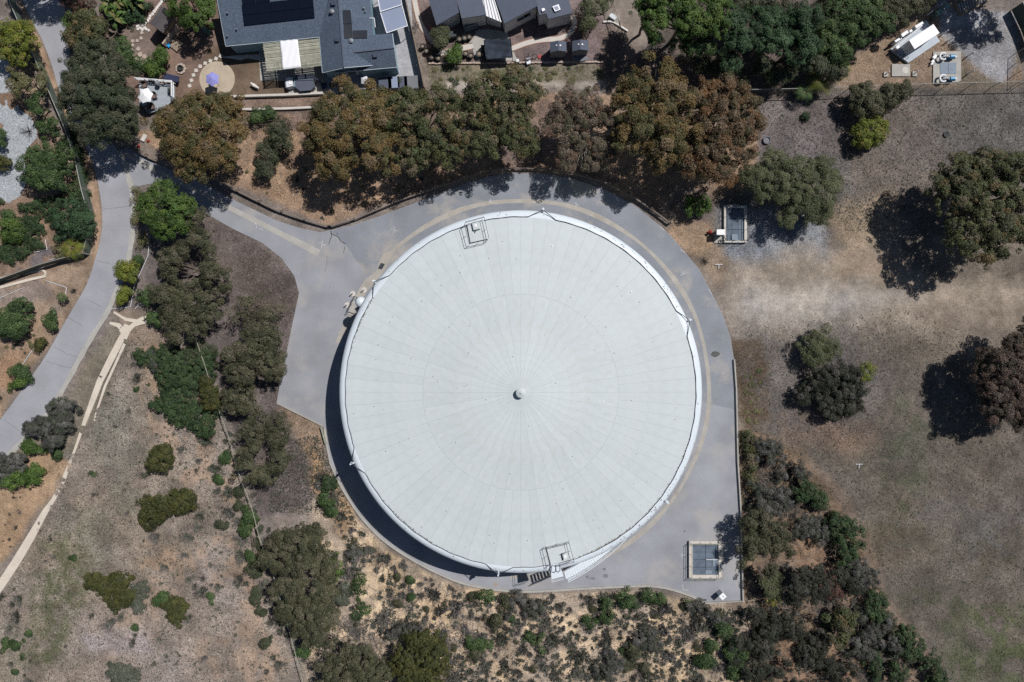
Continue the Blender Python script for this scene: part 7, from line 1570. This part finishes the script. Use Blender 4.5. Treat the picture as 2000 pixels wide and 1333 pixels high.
brushmass('undergrowth', 'dry undergrowth in the thicket right of the apron', [(1452, 850), (1520, 870), (1620, 990), (1700, 1130), (1830, 1345), (1450, 1345), (1455, 1180)], 900, 6, PAL['greybrush'])
brushmass('undergrowth', 'grey green undergrowth along the wire fence in the left field', [(250, 640), (380, 680), (440, 850), (520, 1060), (590, 1300), (590, 1345), (300, 1345), (330, 1000)], 420, 7, PAL['sage'], .12, .4)
# ---- loose things nobody could count
def stuff_cards(name, label, polys, n, L, Wd, hgt, cols, seed, up=.5, th=None):
    r = np.random.default_rng(seed); P = []
    for poly in polys:
        xs = [p[0] for p in poly]; ys = [p[1] for p in poly]
        x = r.uniform(min(xs), max(xs), n); y = r.uniform(min(ys), max(ys), n); k = inside(poly, x, y); P.append(np.stack([x[k], y[k]], 1))
    P = np.concatenate(P)
    bad = np.zeros(len(P), bool)
    for pl in NOGO: bad |= inside(pl, P[:, 0], P[:, 1])
    if th: bad |= fbm(P[:, 0], P[:, 1], 30, 230, 4) < th
    P = P[~bad]; N = len(P)
    i = np.clip(np.searchsorted(gx, P[:, 0]) - 1, 0, len(gx) - 2); j = np.clip(np.searchsorted(gy, P[:, 1]) - 1, 0, len(gy) - 2)
    z = HZ[j, i]; pos = np.stack([(P[:, 0] - 1000) * K, (666.5 - P[:, 1]) * K, z + hgt * r.random(N)], 1)
    a = r.uniform(0, 6.28, N); e = r.normal(0, up, N); u = np.stack([np.cos(a) * np.cos(e), np.sin(a) * np.cos(e), np.abs(np.sin(e))], 1) * (L * r.uniform(.5, 1.5, N))[:, None] / 2
    v = np.stack([-np.sin(a), np.cos(a), r.normal(0, .3, N)], 1) * (Wd * r.uniform(.6, 1.4, N))[:, None] / 2
    V_ = np.stack([pos - u - v, pos + u - v * .3, pos + u + v * .3, pos - u + v], 1).reshape(-1, 3)
    c = np.array(cols)[r.integers(0, len(cols), N)] * r.uniform(.8, 1.2, N)[:, None]
    NTRI[0] += N * 2
    o = link_mesh(name, quads_mesh(name, V_, np.arange(N * 4).reshape(-1, 4), np.repeat(c, 4, 0))); tag(o, label, kind='stuff'); return o
stuff_cards('fallen_twigs', 'grey fallen twigs on the sandy slopes', [SLOPE, [(1452, 850), (1520, 870), (1700, 1130), (1830, 1345), (1450, 1345)], [(600, 1200), (900, 1220), (900, 1345), (600, 1345)]], 2600, 1.1, .045, .5, [(.14, .125, .115), (.08, .07, .065), (.2, .18, .165)], 1, .25)
stuff_cards('dry_litter', 'bark and leaf litter on the ground under trees', [[(390, 420), (590, 575), (545, 790), (630, 960), (450, 900), (380, 600)], [(450, 220), (1480, 200), (1480, 350), (1300, 420), (1000, 330), (640, 430), (450, 340)], [(1480, 190), (2050, 180), (2050, 470), (1650, 450), (1500, 300)]], 9000, .16, .07, .05, [(.12, .10, .085), (.2, .175, .155), (.07, .06, .052)], 2, .2)
stuff_cards('dry_grass', 'short dry grass and weeds of the open fields', [[(1450, 640), (2050, 640), (2050, 1360), (1860, 1360), (1640, 980), (1460, 840)], FIELD], 15000, .2, .05, .06, [(.15, .13, .10), (.09, .09, .055), (.2, .175, .14), (.085, .08, .07)], 3, .5)
stuff_cards('dark_tufts', 'tiny dark tufts dotted over the fields', [[(1450, 640), (1750, 600), (2050, 700), (2050, 1360), (1860, 1360), (1640, 980), (1460, 840)], FIELD, [(1480, 190), (2050, 180), (2050, 470), (1650, 450), (1500, 300)], [(560, 860), (620, 850), (700, 1030), (640, 1010), (520, 1000)]], 5000, .24, .12, .05, [(.045, .05, .035), (.06, .055, .048), (.03, .035, .025)], 8, .3)
stuff_cards('green_weeds', 'green weeds in the damp patches of the fields', [[(1720, 840), (1800, 860), (1840, 1020), (1960, 1080), (2040, 1100), (2040, 1360), (1900, 1360), (1820, 1220), (1700, 1120), (1720, 980)], [(100, 1060), (160, 1030), (170, 1180), (100, 1300), (60, 1290)]], 7000, .2, .07, .06, [(.07, .085, .038), (.10, .11, .055)], 4, .5, th=.53)
print('foliage tris', NTRI[0])
